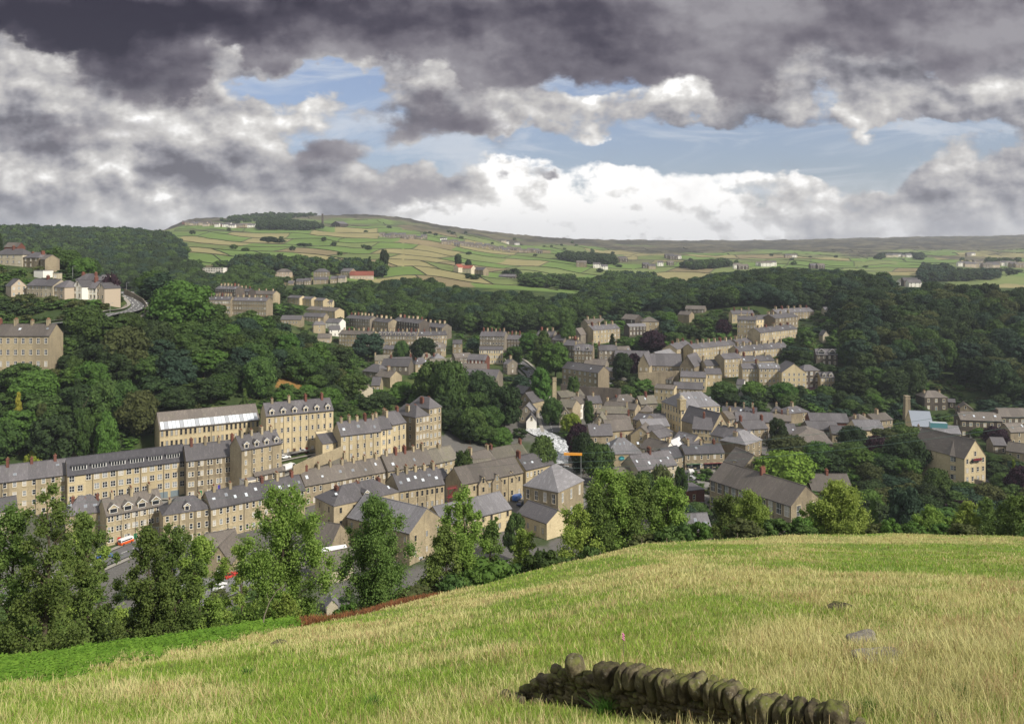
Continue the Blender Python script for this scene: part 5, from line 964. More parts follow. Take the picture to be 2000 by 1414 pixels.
chimney_stack('tall thin mill chimney alone against the sky', 630, 418, 449, 2050, 5.5, 'dark')
def wall_line(name, label, pts, hgt, th, wallk, world=False, cat='wall', Ys=None, group=None):
    """retaining wall through photo points of its foot; Ys = distances"""
    P = [((p[0]-1000)/F*y, y) for p, y in zip(pts, Ys)] if Ys else ([(p[0], p[1]) for p in pts] if world else [ray(*p)[:2] for p in pts])
    s = MB(); k = 0; n = []
    for i, (x, y) in enumerate(P):
        a = P[max(i-1, 0)]; c = P[min(i+1, len(P)-1)]; d = math.hypot(c[0]-a[0], c[1]-a[1]); tx, ty = (c[0]-a[0])/d, (c[1]-a[1])/d
        z = CAMZ-(pts[i][1]-Y0)/F*y if Ys else float(T(np.array(x), np.array(y)))
        n.append((x, y, tx, ty, z))
    x0, y0, z0 = n[0][0], n[0][1], n[0][4]
    for i in range(len(n)-1):
        q = []
        for (x, y, tx, ty, z) in (n[i], n[i+1]):
            for s_ in (-1, 1):
                for zz in (-3.0, hgt): q.append((x-ty*th/2*s_-x0, y+tx*th/2*s_-y0, z+zz-z0))
        s.faces(q, [(0,4,5,1),(2,3,7,6),(1,5,7,3),(0,1,3,2),(4,6,7,5)])
    o = link(name, s.mesh(name, [ST[wallk]]), None, (x0, y0, z0)); tag(o, label, cat, group); return o
wall_line('retaining_wall', 'dark railway retaining wall behind the factory chimney', [(1095,774),(1130,778),(1175,781),(1213,783)], 7, 1.5, 'dark', Ys=[455,455,455,455])
wall_line('retaining_wall', 'brown terrace wall below the cloistered school', [(1248,748),(1290,746),(1326,744)], 6, 1.2, 'brown', Ys=[478,476,476])
wall_line('retaining_wall', 'long tan railway wall behind the works roofs', [(1470,822),(1560,824),(1640,826),(1700,828)], 6, 1.2, 'tan', Ys=[446,446,446,446])
wall_line('retaining_wall', 'dark arched railway wall left of the curved roof factory', [(1662,832),(1720,838),(1772,842)], 11, 1.4, 'dark', Ys=[440,440,440])
wall_line('garden_wall', 'stone wall round the outer side of the bending road', [(250,645),(215,650),(170,660),(100,672)], 1.6, .5, 'brown', Ys=[385,375,365,352])
wall_line('garden_wall', 'brown garden wall inside the road bend below the white semis', [(96,654),(150,637),(200,626),(232,614),(247,602)], 2.0, .5, 'grey', Ys=[352,367,379,389,397])
wall_line('garden_wall', 'low parapet wall on the outside of the road bend', [(243,568),(262,577),(280,588),(286,598),(282,612)], 1.0, .35, 'grey', Ys=[418,413,408,401,393])
wall_line('garden_wall', 'pale garden wall under the wood behind the left terrace', [(125,900),(150,893),(186,888)], 3, .5, 'tan', Ys=[300,301,303])
wall_line('garden_wall', 'low kerb wall along the rising street below the cream block', [(572,915),(600,902),(635,890),(668,876)], .9, .5, 'tan', Ys=[278,283,292,300])
wall_line('river_wall', 'stone river wall beside the riverside mill', [(1868,966),(1900,950),(1935,933),(1990,918),(2050,900)], 2.2, .8, 'grey', Ys=[322,333,345,358,372])
# arched footbridge over the river, lower right
s = MB(); n = 16; pts = []
Xa, Ya = (1838-1000)/F*312, 312; Xb, Yb = (1925-1000)/F*306, 306
for i in range(n):
    for (t0, t1) in ((i/n, (i+1)/n),):
        q = []
        for t_ in (t0, t1):
            x = (Xb-Xa)*t_; y = (Yb-Ya)*t_; zt = 3.0+1.4*math.sin(math.pi*t_)
            zb_ = zt-1.2 if .12 < t_ < .88 else -3
            zb_ = max(-3, zt-1.0-5.5*(abs(t_-.5)*2)**3.2)
            for yy in (-1.2, 1.2):
                q += [(x, y+yy, zb_), (x, y+yy, zt)]
        s.faces(q, [(0,4,5,1),(2,3,7,6),(1,5,7,3),(0,2,6,4)])
        for yy in (-1.25, 1.05): s.faces([(q[0][0],q[0][1]+1.2+yy,q[1][2]-.02),(q[4][0],q[4][1]+1.2+yy,q[5][2]-.02),(q[4][0],q[4][1]+1.2+yy,q[5][2]+1.0),(q[0][0],q[0][1]+1.2+yy,q[1][2]+1.0),
                                           (q[0][0],q[0][1]+1.4+yy,q[1][2]-.02),(q[4][0],q[4][1]+1.4+yy,q[5][2]-.02),(q[4][0],q[4][1]+1.4+yy,q[5][2]+1.0),(q[0][0],q[0][1]+1.4+yy,q[1][2]+1.0)], [(0,1,2,3),(7,6,5,4),(3,2,6,7)])
tag(link('footbridge', s.mesh('footbridge', [ST['grey']]), None, (Xa, Ya, float(T(np.array(Xa), np.array(float(Ya)))))), 'low arched stone bridge over the dark river below the riverside mill', 'bridge')
# weir lip and yellow beam over the weir
x_, y_, z_ = ray(1095, 910); s = MB(); s.box(-6, 6, -.5, .5, -1, .9); tag(link('weir', s.mesh('weir', [ST['grey']]), None, (x_, y_, z_)), 'stone weir sill at the foot of the white water', 'weir')
x_, y_ = (1119-1000)/F*300, 300; z_ = CAMZ-(889-Y0)/F*300
# orange gantry beam on two posts
s = MB(); s.prism([(-.25,0),(.25,0),(.25,.9),(-.25,.9)], -3.4, 3.4); zz = float(T(np.array(x_), np.array(float(y_))))
g = empty('orange_gantry', (x_, y_, zz), math.radians(-4)); tag(g, 'bright orange beam raised beside the weir', 'gantry')
link('beam', s.mesh('beam', [mat('orange_paint', (.75,.32,.03), .5)]), g, (0,0,z_-zz))
pm_ = MB(); pm_.tube([(0,0,0),(0,0,z_-zz)], .09, 6); pm_ = pm_.mesh('post', [M_METAL]); link('post', pm_, g, (-3,0,0)); link('post', pm_, g, (3,0,0))
# field walls on the far hills
def field_wall(pxs, lys, nm, k):
    X = (pxs-1000)/F*np.exp(lys); Y = np.exp(lys); Z = T(X, Y); s_ = MB(); hgt = .8+Y.mean()/5500; th = .4+Y.mean()/5500
    x0, y0, z0 = X[0], Y[0], Z[0]
    for i in range(len(X)-1):
        dx, dy = X[i+1]-X[i], Y[i+1]-Y[i]; l = math.hypot(dx, dy) or 1; nx_, ny_ = -dy/l*th/2, dx/l*th/2
        q = [(X[i]-x0+nx_*a, Y[i]-y0+ny_*a, Z[i]-z0+h_) for a in (-1, 1) for h_ in (-.8, hgt)]+[(X[i+1]-x0+nx_*a, Y[i+1]-y0+ny_*a, Z[i+1]-z0+h_) for a in (-1, 1) for h_ in (-.8, hgt)]
        s_.faces(q, [(0,4,5,1),(2,3,7,6),(1,5,7,3)])
    tag(link('field_wall', s_.mesh('field_wall', [M_FW]), None, (x0, y0, z0)), nm, 'wall', k)
M_FW = noisy('gritstone_wall', (.055,.055,.045), (.08,.085,.05), .3)
fwr = random.Random(9)
r0, r1 = int((math.log(930)-.0)/FR)-1, int(math.log(3100)/FR)
nfw = 0
for r in range(r0, r1+1):
    px_ = np.arange(340, 2080, 6.0); ly = r*FR-_rowwig(px_); Yv = np.exp(ly)
    okm = (Yv > np.where(px_ < 1150, 925, 925+np.clip((px_-1150)/250, 0, 1)*430)) & (Yv < 2450+np.clip((px_-1000)/1000, 0, 1)*500)
    seg = []; 
    for i in range(len(px_)+1):
        if i < len(px_) and okm[i] and (len(seg) < 75): seg.append(i)
        else:
            if len(seg) > 4:
                lab = 'long dark drystone wall crossing the far '+('left' if px_[seg[0]] < 900 else 'right')+' fields'
                field_wall(px_[seg], ly[seg], lab, 'long walls across the far '+('left' if px_[seg[0]] < 900 else 'right')+' fields'); nfw += 1
            seg = [i] if i < len(px_) and okm[i] else []
    # cross walls
    wd = FC*(.7+.7*(((r*1237) % 53)/53.0)); off = ((r*7919) % 97)/97.0*FC; sl_ = (((r*3571) % 41)/41.0-.5)*90
    for c in range(int((340+off)/wd), int((2060+off)/wd)+1):
        fr = np.linspace(0, 1, 7); pc = c*wd-off-sl_*fr; lyc = (r+fr)*FR-_rowwig(pc); Yc_ = np.exp(lyc.mean())
        if pc.min() < 350 or Yc_ > 2500+np.clip((pc[0]-1000)/1000, 0, 1)*450 or Yc_ < (940 if pc[0] < 1150 else 1380): continue
        if fwr.random() < .12: continue
        sd = 'left' if pc[0] < 900 else 'right'
        field_wall(pc, lyc, 'short dark drystone cross wall dividing the far '+sd+' fields', 'cross walls of the far '+sd+' fields'); nfw += 1
# packed small houses filling the town between the named ones
FILLN = 0
def fill(poly, yr, sp, lab, grp, walls, rfs, seed, ang0=.3, h=(4.5, 7), near=None, cover=.45):
    global FILLN
    rnd = random.Random(seed); pl = np.array(poly); Y = yr[0]
    while Y < yr[1]:
        X = (pl[:, 0].min()-1000)/F*Y+rnd.uniform(0, sp)
        while X < (pl[:, 0].max()-1000)/F*Y:
            Xq, Yq = X+rnd.uniform(-2, 2), Y+rnd.uniform(-2, 2); z = float(T(np.array(Xq), np.array(Yq))); px, py = proj(Xq, Yq, z); X += sp
            if not inpoly(np.array([px]), np.array([py]), poly)[0]: continue
            L = rnd.uniform(8, 15); d = rnd.uniform(7.5, 10); hh = rnd.uniform(*h); r_ = max(L, d)*.55
            if any((fx-Xq)**2+(fy-Yq)**2 < (fr+r_*.62)**2 for fx, fy, fr in FOOT): continue
            rds = [(v[0], v[1]) for v in RD.values()]
            if any(((q[0]-Xq)**2+(q[1]-Yq)**2).min() < (r_*.6+3)**2 for q in rds): continue
            pyt = Y0-F*(z+hh-CAMZ)/Yq; bad = False
            for (bx0, by0, bx1, by1, bY, bL) in BB:
                if bY > Yq-1 and min(px+L*F/Yq/2, bx1)-max(px-L*F/Yq/2, bx0) > 4 and min(py, by1)-max(pyt-3*F/Yq, by0) > cover*(by1-by0): bad = True; break
            if bad: continue
            a = ang0+rnd.choice((0, 0, math.pi/2))+rnd.uniform(-.15, .15); a = (a+math.pi/2) % math.pi-math.pi/2
            x1, y1, x2, y2 = Xq-math.cos(a)*L/2, Yq-math.sin(a)*L/2, Xq+math.cos(a)*L/2, Yq+math.sin(a)*L/2
            zt = z+hh; p1 = proj(x1, y1, zt); p2 = proj(x2, y2, zt)
            if p2[0] <= p1[0]: continue
            B(lab, (p1[0], p1[1], p2[0], p2[1]), h=hh, d=d, rh=rnd.uniform(2.4, 3.6), st=2 if hh > 5 else 1, nw=rnd.randint(2, 4), wall=rnd.choice(walls), rf=rnd.choice(rfs), chim=rnd.choice((0, 1, 1, 2)), sky=rnd.choice((0, 0, 1, 2)), sl=1, sr=1,
              roof=rnd.choice('gggh'), Y=y1, near=near, cat='house', name='small_house', group=grp, skip=.15)
            FILLN += 1
        Y += sp*.9
def inpoly(px, py, poly):
    c = np.zeros(px.shape, bool); n = len(poly)
    for i in range(n):
        x1, y1 = poly[i]; x2, y2 = poly[i-1]
        c ^= ((y1 > py) != (y2 > py)) & (px < (x2-x1)*(py-y1)/(y2-y1+1e-9)+x1)
    return c
WS, RS_ = ('tan','grey','brown','grey','tan','brown'), ('slate','brown','moss','slate','light','brown')
fill([(1180,815),(1300,810),(1340,840),(1430,830),(1330,905),(1240,905),(1180,870)], (345,445), 11.5, 'small stone building packed among the roofs behind the square', 'small buildings packed behind the square', WS, RS_, 41)
fill([(1420,820),(1700,828),(1770,860),(1640,870),(1520,860),(1440,850)], (385,440), 12, 'small slate roofed building packed in below the long railway wall', 'small buildings below the long railway wall', WS, RS_, 42)
fill([(1110,790),(1240,795),(1300,812),(1180,835),(1120,820)], (395,450), 11, 'small stone building packed in near the white inn', 'small buildings near the white inn', WS, RS_, 43)
fill([(860,735),(1000,740),(1000,690),(950,700),(870,690),(760,720),(700,735),(720,760)], (440,600), 14, 'small stone building in the valley bottom below the far road terraces', 'small buildings in the valley bottom', WS, RS_, 44)
fill([(560,640),(680,650),(700,680),(640,690)], (600,720), 13, 'small house on the middle bench among the trees', 'small houses on the middle bench', ('tan','grey','pale'), RS_, 45)
fill([(1120,690),(1260,700),(1240,730),(1140,735)], (485,560), 12, 'small stone house tucked beside the cloistered school lane', 'small houses beside the school lane', WS, RS_, 46)
fill([(1290,720),(1420,720),(1420,770),(1300,775)], (450,500), 11, 'small house crowded under the cloistered school', 'small houses crowded under the school', WS, RS_, 47)
fill([(1125,905),(1200,915),(1240,950),(1180,960),(1125,935)], (300,345), 13, 'low stone building on the river bank behind the central birches', 'low buildings on the river bank', WS, RS_, 48)
fill([(1770,850),(2040,850),(2040,880),(1880,880),(1780,870)], (345,420), 14, 'low stone building between the works and the riverside mill', 'low buildings near the riverside mill', ('tan','grey','brown'), RS_, 49)
fill([(560,930),(1020,900),(1030,960),(860,990),(600,985)], (255,330), 13, 'small outbuilding squeezed between the middle terrace rows', 'outbuildings between the middle terrace rows', ('brown','tan','pale'), RS_, 50, ang0=.55, h=(3,4.5))
print('fill', FILLN)
print('field walls', nfw, 'buildings', len(BB))
# ------------------------------------------------------------------ trees
LM = {
 'dark':  leaf_mat('leaf_dark', (.022,.040,.016), (.046,.074,.024), val=.5), 'mid': leaf_mat('leaf_mid', (.038,.072,.020), (.078,.13,.032), val=.5),
 'fresh': leaf_mat('leaf_fresh', (.055,.115,.022), (.085,.16,.032)), 'olive': leaf_mat('leaf_olive', (.055,.068,.024), (.085,.10,.034)),
 'blue': leaf_mat('leaf_bluegreen', (.026,.052,.030), (.044,.078,.044)), 'lime': leaf_mat('leaf_lime', (.14,.19,.025), (.20,.25,.035)),
 'lime2': leaf_mat('leaf_spring', (.12,.22,.03), (.20,.32,.05)), 'copper': leaf_mat('leaf_copper', (.028,.013,.022), (.045,.022,.032)), 'birch': leaf_mat('leaf_birch', (.17,.26,.05), (.29,.38,.09), transl=.45, nscale=.8),
 'birchdark': leaf_mat('leaf_birch_dark', (.085,.14,.035), (.17,.235,.062), transl=.42, nscale=.8), 'fern': leaf_mat('fern', (.09,.21,.022), (.19,.34,.045), transl=.35),
 'gold': leaf_mat('leaf_gold', (.20,.21,.03), (.28,.27,.04)),
}
def quads(P, N, size, rng, aspect=1.0, droop=0.0):
    """one leaf-cluster quad per point, facing N, turned at random"""
    n = len(P); up = rng.normal(size=(n, 3)); t1 = np.cross(N, up); t1 /= np.linalg.norm(t1, axis=1)[:, None]+1e-9
    t2 = np.cross(N, t1); s_ = (size*(.6+.8*rng.random(n)))[:, None]
    a, c = t1*s_*.5, t2*s_*.5*aspect
    V = np.stack([P-a-c*.6, P+a*.5-c, P+a+c*.7, P-a*.4+c], 1)
    return V.reshape(-1, 3), np.arange(n*4).reshape(n, 4)
def sphere_pts(c, r, nu=7, nv=5):
    V = []; Fq = []
    for i in range(nv+1):
        th = math.pi*i/nv
        for j in range(nu): ph = 2*math.pi*j/nu; V.append((c[0]+r[0]*math.sin(th)*math.cos(ph), c[1]+r[1]*math.sin(th)*math.sin(ph), c[2]+r[2]*math.cos(th)))
    for i in range(nv):
        for j in range(nu): Fq.append((i*nu+j, (i+1)*nu+j, (i+1)*nu+(j+1)%nu, i*nu+(j+1)%nu))
    return np.array(V), np.array(Fq)
def crown(seed, H=12.0, Wd=10.0, base=.18, shape='round', nl=22, leaves=2600, leaf=.62, core=True):
    """crown made of many lobes; leaf clusters on their shells, opaque inner cores added to block light, uneven outline"""
    rng = np.random.default_rng(seed); L = []
    zc = H*(base+(1-base)/2); rz = H*(1-base)/2; rx = Wd/2
    for i in range(nl):
        t = (i+.5)/nl; z = 1-2*t*.93; ph = i*2.39996+rng.uniform(-.4, .4)
        rr = math.sqrt(max(0, 1-z*z))
        if shape == 'cone': rr = (1-(z+1)/2)*.95+.08
        elif shape == 'tall': rr = rr*.9
        elif shape == 'flat': z = abs(z)*.9-.25
        k = rng.uniform(.56, .82)
        lr = rx*rng.uniform(.30, .46)*(1 if shape != 'cone' else .35+.75*rr)
        L.append((np.array([rr*math.cos(ph)*rx*k, rr*math.sin(ph)*rx*k, zc+z*rz*k*1.12]), lr))
    C = np.array([l[0] for l in L]); R = np.array([l[1] for l in L])
    pick = rng.choice(nl, leaves*2, p=R**2/(R**2).sum())
    D = rng.normal(size=(leaves*2, 3)); D[:, 2] = D[:, 2]*.85+.35; D /= np.linalg.norm(D, axis=1)[:, None]
    sub = 1+.16*np.sin(D[:, 0]*7+pick)*np.sin(D[:, 1]*8+pick*2.1)
    P = C[pick]+D*(R[pick]*sub*(.86+.26*rng.random(leaves*2)**2))[:, None]*np.array([1, 1, .82])
    dist = np.linalg.norm((P[:, None]-C[None])/R[None, :, None]/np.array([1,1,.82]), axis=2); dist[np.arange(len(P)), pick] = 9
    keep = dist.min(1) > .80; P, D = P[keep][:leaves], D[keep][:leaves]
    N = D+rng.normal(scale=.55, size=D.shape); N /= np.linalg.norm(N, axis=1)[:, None]
    V, Qd = quads(P, N, leaf, rng)
    if core:  # leaf-coloured spheres added inside the lobes so light cannot pass through
        Vs, Qs = [V], [Qd]; k = len(V)
        for c, r in L:
            v, q = sphere_pts(c, (r*.80, r*.80, r*.66), 6, 4); Vs.append(v); Qs.append(q+k); k += len(v)
        V = np.concatenate(Vs); Qd = np.concatenate(Qs)
    return V, Qd
def trunk_mesh(H, r=.28, limbs=4, seed=0, m=None, top=.6):
    rnd = random.Random(seed); s = MB(); pts = [(0,0,-1.5),(0,0,0)]; x = y = 0
    for i in range(1, 6): x += rnd.uniform(-.12, .12)*H/10; y += rnd.uniform(-.12, .12)*H/10; pts.append((x, y, H*top*i/5))
    s.tube(pts, [r*1.25, r*1.05, r*.9, r*.78, r*.65, r*.5, r*.25], 7)
    for i in range(limbs):
        z = H*rnd.uniform(.22, .5); a = rnd.uniform(0, 6.28); l = H*rnd.uniform(.15, .28)
        s.tube([(x*z/H, y*z/H, z), (math.cos(a)*l*.5, math.sin(a)*l*.5, z+l*.45), (math.cos(a)*l, math.sin(a)*l, z+l*1.05)], [r*.45, r*.32, r*.1], 5)
    return s.mesh('trunk', [m or M_BARK], True)
VAR = {}
for sh, lst in {'round': [(101,12,11,.10,24),(102,12,12.5,.08,26),(103,12,10,.12,20)], 'tall': [(111,12,7.5,.10,22),(112,12,8.5,.08,24)], 'cone': [(121,12,5.0,.05,26)], 'flat': [(131,12,13,.15,20)], 'shrub': [(141,4,5,-.25,16),(142,4,6,-.25,14)]}.items():
    VAR[sh] = []
    for sd, H, Wd, bs, nl in lst:
        V, Qd = crown(sd, H, Wd, bs, 'round' if sh in ('round','shrub') else sh, nl, 3400 if sh != 'shrub' else 900, .56 if sh != 'shrub' else .34)
        VAR[sh].append((V, Qd, H, Wd, trunk_mesh(H, .26, 4, sd) if sh != 'shrub' else trunk_mesh(4, .08, 3, sd)))
LOWS = crown(221, 4, 5, -.25, 'round', 8, 230, .62)
LOWV = [crown(201+i, 12, 11+i, .06, 'round' if i != 3 else 'tall', 13, 620, .95) for i in range(4)]
_tm = {}
def tree(px=None, py=None, hpx=None, wpx=None, sh='round', col='mid', label='', Y=None, XY=None, H=None, Wd=None, group=None, cat='tree', name='broadleaf_tree', ymin=170, seed=None, rnd=random.Random(77), var=None, dz=0):
    if XY is None:
        if Y is None: X, Yq, Z = ray(px, py, 0, ymin)
        else: Yq = Y; X = (px-1000)/F*Y
        Z = float(T(np.array(X), np.array(Yq)))
        if hpx: 
            ztop = CAMZ-(py-hpx-Y0)/F*Yq; H = ztop-Z if Y is not None else hpx/F*Yq
        if wpx: Wd = wpx/F*Yq
    else: X, Yq = XY; Z = float(T(np.array(X), np.array(Yq)))
    vi = rnd.randrange(len(VAR[sh])) if var is None else var
    V, Qd, h0, w0, tm = VAR[sh][vi]; k = (sh, vi, col)
    if k not in _tm: _tm[k] = np_mesh('crown', V, Qd, [LM[col]])
    r = empty(name, (X, Yq, Z+dz), rnd.uniform(0, 6.28)); tag(r, label, cat, group)
    sx_ = Wd/w0; sz_ = H/h0
    link('trunk', tm, r, scale=(sx_, sx_, sz_)); link('crown', _tm[k], r, scale=(sx_*rnd.uniform(.94, 1.06), sx_, sz_))
    return r
def inpoly(px, py, poly):
    c = np.zeros(px.shape, bool); n = len(poly)
    for i in range(n):
        x1, y1 = poly[i]; x2, y2 = poly[i-1]
        c ^= ((y1 > py) != (y2 > py)) & (px < (x2-x1)*(py-y1)/(y2-y1+1e-9)+x1)
    return c
SCAT = []
_fx = np.array([f[0] for f in FOOT]); _fy = np.array([f[1] for f in FOOT]); _fr = np.array([f[2] for f in FOOT])
def hidden(X, Y, Zt):
    """is the point (crown top) behind the terrain?"""
    t = np.linspace(.12, .97, 60); zz = CAMZ+(Zt-CAMZ)*t; return bool((T(X*t, Y*t) > zz+.5).any())
for bx in ((234,572,290,626,392),(228,1044,264,1072,245),(548,715,640,762,380),(1058,846,1112,918,350),(552,872,650,925,275),(1335,905,1390,960,290),(1018,712,1046,750,470),(1846,930,1905,955,310),(300,1085,480,1160,200),(1180,1000,1380,1030,260)): BB.append((*bx, 10))
ROADPTS = []
for n_ in RD: pass
_rx = np.concatenate([v[0] for v in RD.values()]); _ry = np.concatenate([v[1] for v in RD.values()])
def scatter(poly, yr, sp, Hr, cols, where, shapes=('round','round','tall'), group=None, cover_bld=.35, wf=1.0, seed=1, road=True, keepfoot=True, frac=1.0):
    """trees standing inside a photo polygon of ground points, between two distances"""
    rng = np.random.default_rng(seed); pl = np.array(poly); x0, x1 = pl[:, 0].min(), pl[:, 0].max(); Y = yr[0]; n0 = len(SCAT)
    while Y < yr[1]:
        s_ = sp*(1+.0*Y)
        Xs = np.arange((x0-1000)/F*Y, (x1-1000)/F*Y, s_)+rng.uniform(0, s_)
        Xs = Xs+rng.uniform(-.38, .38, len(Xs))*s_; Ys = Y+rng.uniform(-.38, .38, len(Xs))*s_
        Z = T(Xs, Ys); px = 1000+F*Xs/Ys; py = Y0-F*(Z-CAMZ)/Ys; ok = inpoly(px, py, poly) & (rng.random(len(Xs)) < frac)
        for X, Yq, z, p, q in zip(Xs[ok], Ys[ok], Z[ok], px[ok], py[ok]):
            H = rng.uniform(*Hr); Wd = sp*wf*rng.uniform(1.05, 1.45)
            if keepfoot and ((_fx-X)**2+(_fy-Yq)**2 < (_fr+Wd*.38)**2).any(): continue
            if road and ((_rx-X)**2+(_ry-Yq)**2 < (5+Wd*.3)**2).any(): continue
            if hidden(X, Yq, z+H): continue
            w_, h_ = Wd*F/Yq, H*F/Yq; bad = False
            for (bx0, by0, bx1, by1, bY, bL) in BB:
                if bY > Yq-2 and bx1-bx0 < 400:
                    ox = min(p+w_*.42, bx1)-max(p-w_*.42, bx0); oy = min(q, by1)-max(q-h_, by0)
                    if ox > 0 and oy > 0 and oy > cover_bld*(by1-by0): bad = True; break
            if bad:
                H *= .45; Wd *= .6; h_ = H*F/Yq
                if rng.random() < .5: continue
                for (bx0, by0, bx1, by1, bY, bL) in BB:
                    if bY > Yq-2 and p > bx0 and p < bx1 and q-h_ < by1-cover_bld*(by1-by0) and q > by0: H = 0; break
                if H == 0: continue
            c = cols[rng.integers(len(cols))]
            SCAT.append((H*F/Yq, X, Yq, H, Wd, shapes[rng.integers(len(shapes))], c, where, group or 'trees of the '+where.split(',')[0]))
        Y += s_*.9
    return len(SCAT)-n0
DK = ['dark','dark','mid','mid','blue','olive','mid','fresh','mid','fresh']
n = {}
n['spur'] = scatter([(-60,640),(60,700),(200,650),(270,600),(330,585),(420,590),(520,640),(640,700),(720,730),(740,770),(700,790),(640,790),(640,800),(500,792),(300,810),(290,900),(120,900),(-60,920)], (292,470), 11.8, (10,18), DK, 'wooded spur at left above the mills', seed=3, cover_bld=.3)
n['left_bank'] = scatter([(-60,530),(0,525),(120,530),(250,560),(240,625),(150,640),(-60,660)], (345,440), 7, (2.5,5), ['mid','fresh','dark','olive'], 'garden bank under the white semis', shapes=('shrub',), seed=5, cover_bld=.25, frac=.8)
n['left_top'] = scatter([(80,500),(140,505),(260,545),(330,560),(420,590),(270,590),(200,550),(100,540)], (400,520), 10, (8,13), DK, 'tree belt behind the white semis', seed=6)
n['farleft'] = scatter([(-80,560),(-80,440),(240,440),(310,440),(352,452),(330,476),(365,500),(350,520),(430,535),(400,560),(420,600),(380,640),(0,640)], (620,1420), 13.5, (12,18), ['dark','mid','dark','blue'], 'far wooded slope at the left', shapes=('round',), seed=7)
n['bench'] = scatter([(345,545),(540,500),(640,515),(740,500),(752,545),(700,590),(560,610),(400,600),(345,600)], (690,1010), 13, (10,16), ['dark','mid','blue','mid'], 'trees around the far left bench', seed=8, cover_bld=.2)
n['bench2'] = scatter([(520,590),(700,590),(720,640),(560,650)], (640,780), 13, (6,11), ['dark','mid','fresh'], 'gardens of the far left bench', seed=18, cover_bld=.15, frac=.6)
n['midwood'] = scatter([(650,625),(700,585),(800,570),(850,572),(875,590),(960,600),(1100,610),(1160,595),(1240,580),(1270,610),(1180,630),(1120,645),(1050,650),(940,655),(860,645),(760,632),(700,628)], (640,1000), 13.5, (14,20), ['dark','mid','dark','blue','mid'], 'big wood behind the hidden valley', seed=9, cover_bld=.15)
n['cleft'] = scatter([(1130,590),(1190,545),(1240,535),(1300,565),(1420,575),(1440,605),(1250,620)], (760,1250), 15, (12,18), ['mid','dark','blue','mid'], 'wooded cleft of the side valley', seed=10)
n['upright'] = scatter([(1290,585),(1400,560),(1480,545),(1600,545),(1700,560),(1790,565),(1850,590),(1990,625),(1990,640),(1640,640),(1600,620),(1480,600),(1360,610),(1280,620)], (640,1060), 14, (12,18), ['mid','dark','blue','dark'], 'wood above the hillside terraces', seed=11, cover_bld=.12)
n['right'] = scatter([(1600,610),(1760,590),(1880,600),(2060,612),(2060,800),(1900,780),(1860,770),(1800,770),(1790,820),(1480,815),(1420,790),(1390,770),(1410,755),(1560,770),(1575,740),(1560,690),(1600,640)], (452,760), 13.5, (15,21), ['dark','dark','mid','blue','dark','olive'], 'dark hanging wood at the right', seed=12, cover_bld=.3)
n['gardens'] = scatter([(1130,640),(1300,620),(1420,640),(1420,700),(1360,660),(1290,700),(1190,680)], (500,680), 10, (6,12), ['mid','dark','fresh','blue'], 'gardens on the far slope', seed=13, cover_bld=.15, frac=.75)
n['gard3'] = scatter([(1420,640),(1620,600),(1660,640),(1640,740),(1560,730),(1440,700),(1350,690)], (470,640), 9, (5,10), ['mid','dark','fresh','blue'], 'gardens among the hillside terraces', seed=33, cover_bld=.15, frac=.8)
n['town'] = scatter([(1100,800),(1300,800),(1440,840),(1340,910),(1240,920),(1130,880)], (320,450), 13, (4,7), ['mid','fresh','dark'], 'town gardens', seed=34, cover_bld=.1, frac=.35)
n['works'] = scatter([(1500,880),(1800,870),(1850,900),(1840,960),(1700,960),(1500,930)], (290,400), 10, (9,14), ['mid','dark','fresh','dark','olive'], 'riverside park clump', seed=35, cover_bld=.3)
n['rightend'] = scatter([(1820,790),(2060,790),(2060,1000),(1930,1000),(1940,880),(1880,860),(1960,850)], (280,455), 9, (4,9), ['mid','dark','fresh','blue'], 'gardens at the right edge', seed=36, cover_bld=.15, frac=.7)
n['steep'] = scatter([(-80,688),(100,688),(130,700),(160,760),(-80,790)], (285,345), 6.2, (6,11), ['dark','mid','dark','olive'], 'steep wood below the ochre terrace', seed=51, cover_bld=.35)
n['foot'] = scatter([(1380,790),(1470,770),(1640,765),(1800,770),(1870,790),(1800,826),(1470,818)], (424,500), 7.5, (5,9), ['dark','mid','dark','fresh','blue'], 'shrubby foot of the right wood', seed=52, cover_bld=.3)
n['hillgap'] = scatter([(520,720),(760,720),(760,800),(640,800),(500,790)], (320,450), 8, (5,9), ['dark','mid','fresh'], 'low end of the spur', seed=53, cover_bld=.3)
n['steep2'] = scatter([(98,652),(200,640),(235,632),(240,668),(180,705),(95,715)], (325,405), 6, (4,7.5), ['dark','mid','fresh'], 'bank below the hill road', seed=54, cover_bld=.3)
U_ = ['mid','dark','fresh','olive','mid']
n['under1'] = scatter([(-80,530),(240,560),(420,600),(760,700),(760,800),(640,870),(300,880),(-80,920)], (285,455), 4.6, (1.0,2.8), U_, 'undergrowth of the spur', shapes=('shrub',), seed=61, cover_bld=.12, frac=.75)
n['under2'] = scatter([(1100,600),(1640,590),(2060,700),(2060,860),(1900,880),(1380,820),(1180,790),(1100,700)], (424,680), 6, (1.2,3.2), U_, 'undergrowth of the hillside', shapes=('shrub',), seed=62, cover_bld=.1, frac=.6)
n['under3'] = scatter([(520,590),(1050,640),(1060,840),(700,800),(640,700),(520,640)], (430,760), 6.5, (1.2,3.2), U_, 'undergrowth of the hidden valley', shapes=('shrub',), seed=63, cover_bld=.1, frac=.55)
n['under4'] = scatter([(1280,900),(2060,870),(2060,1050),(1200,1050)], (150,400), 5, (1.2,2.8), U_, 'undergrowth behind the crest', shapes=('shrub',), seed=64, cover_bld=.2, frac=.45)
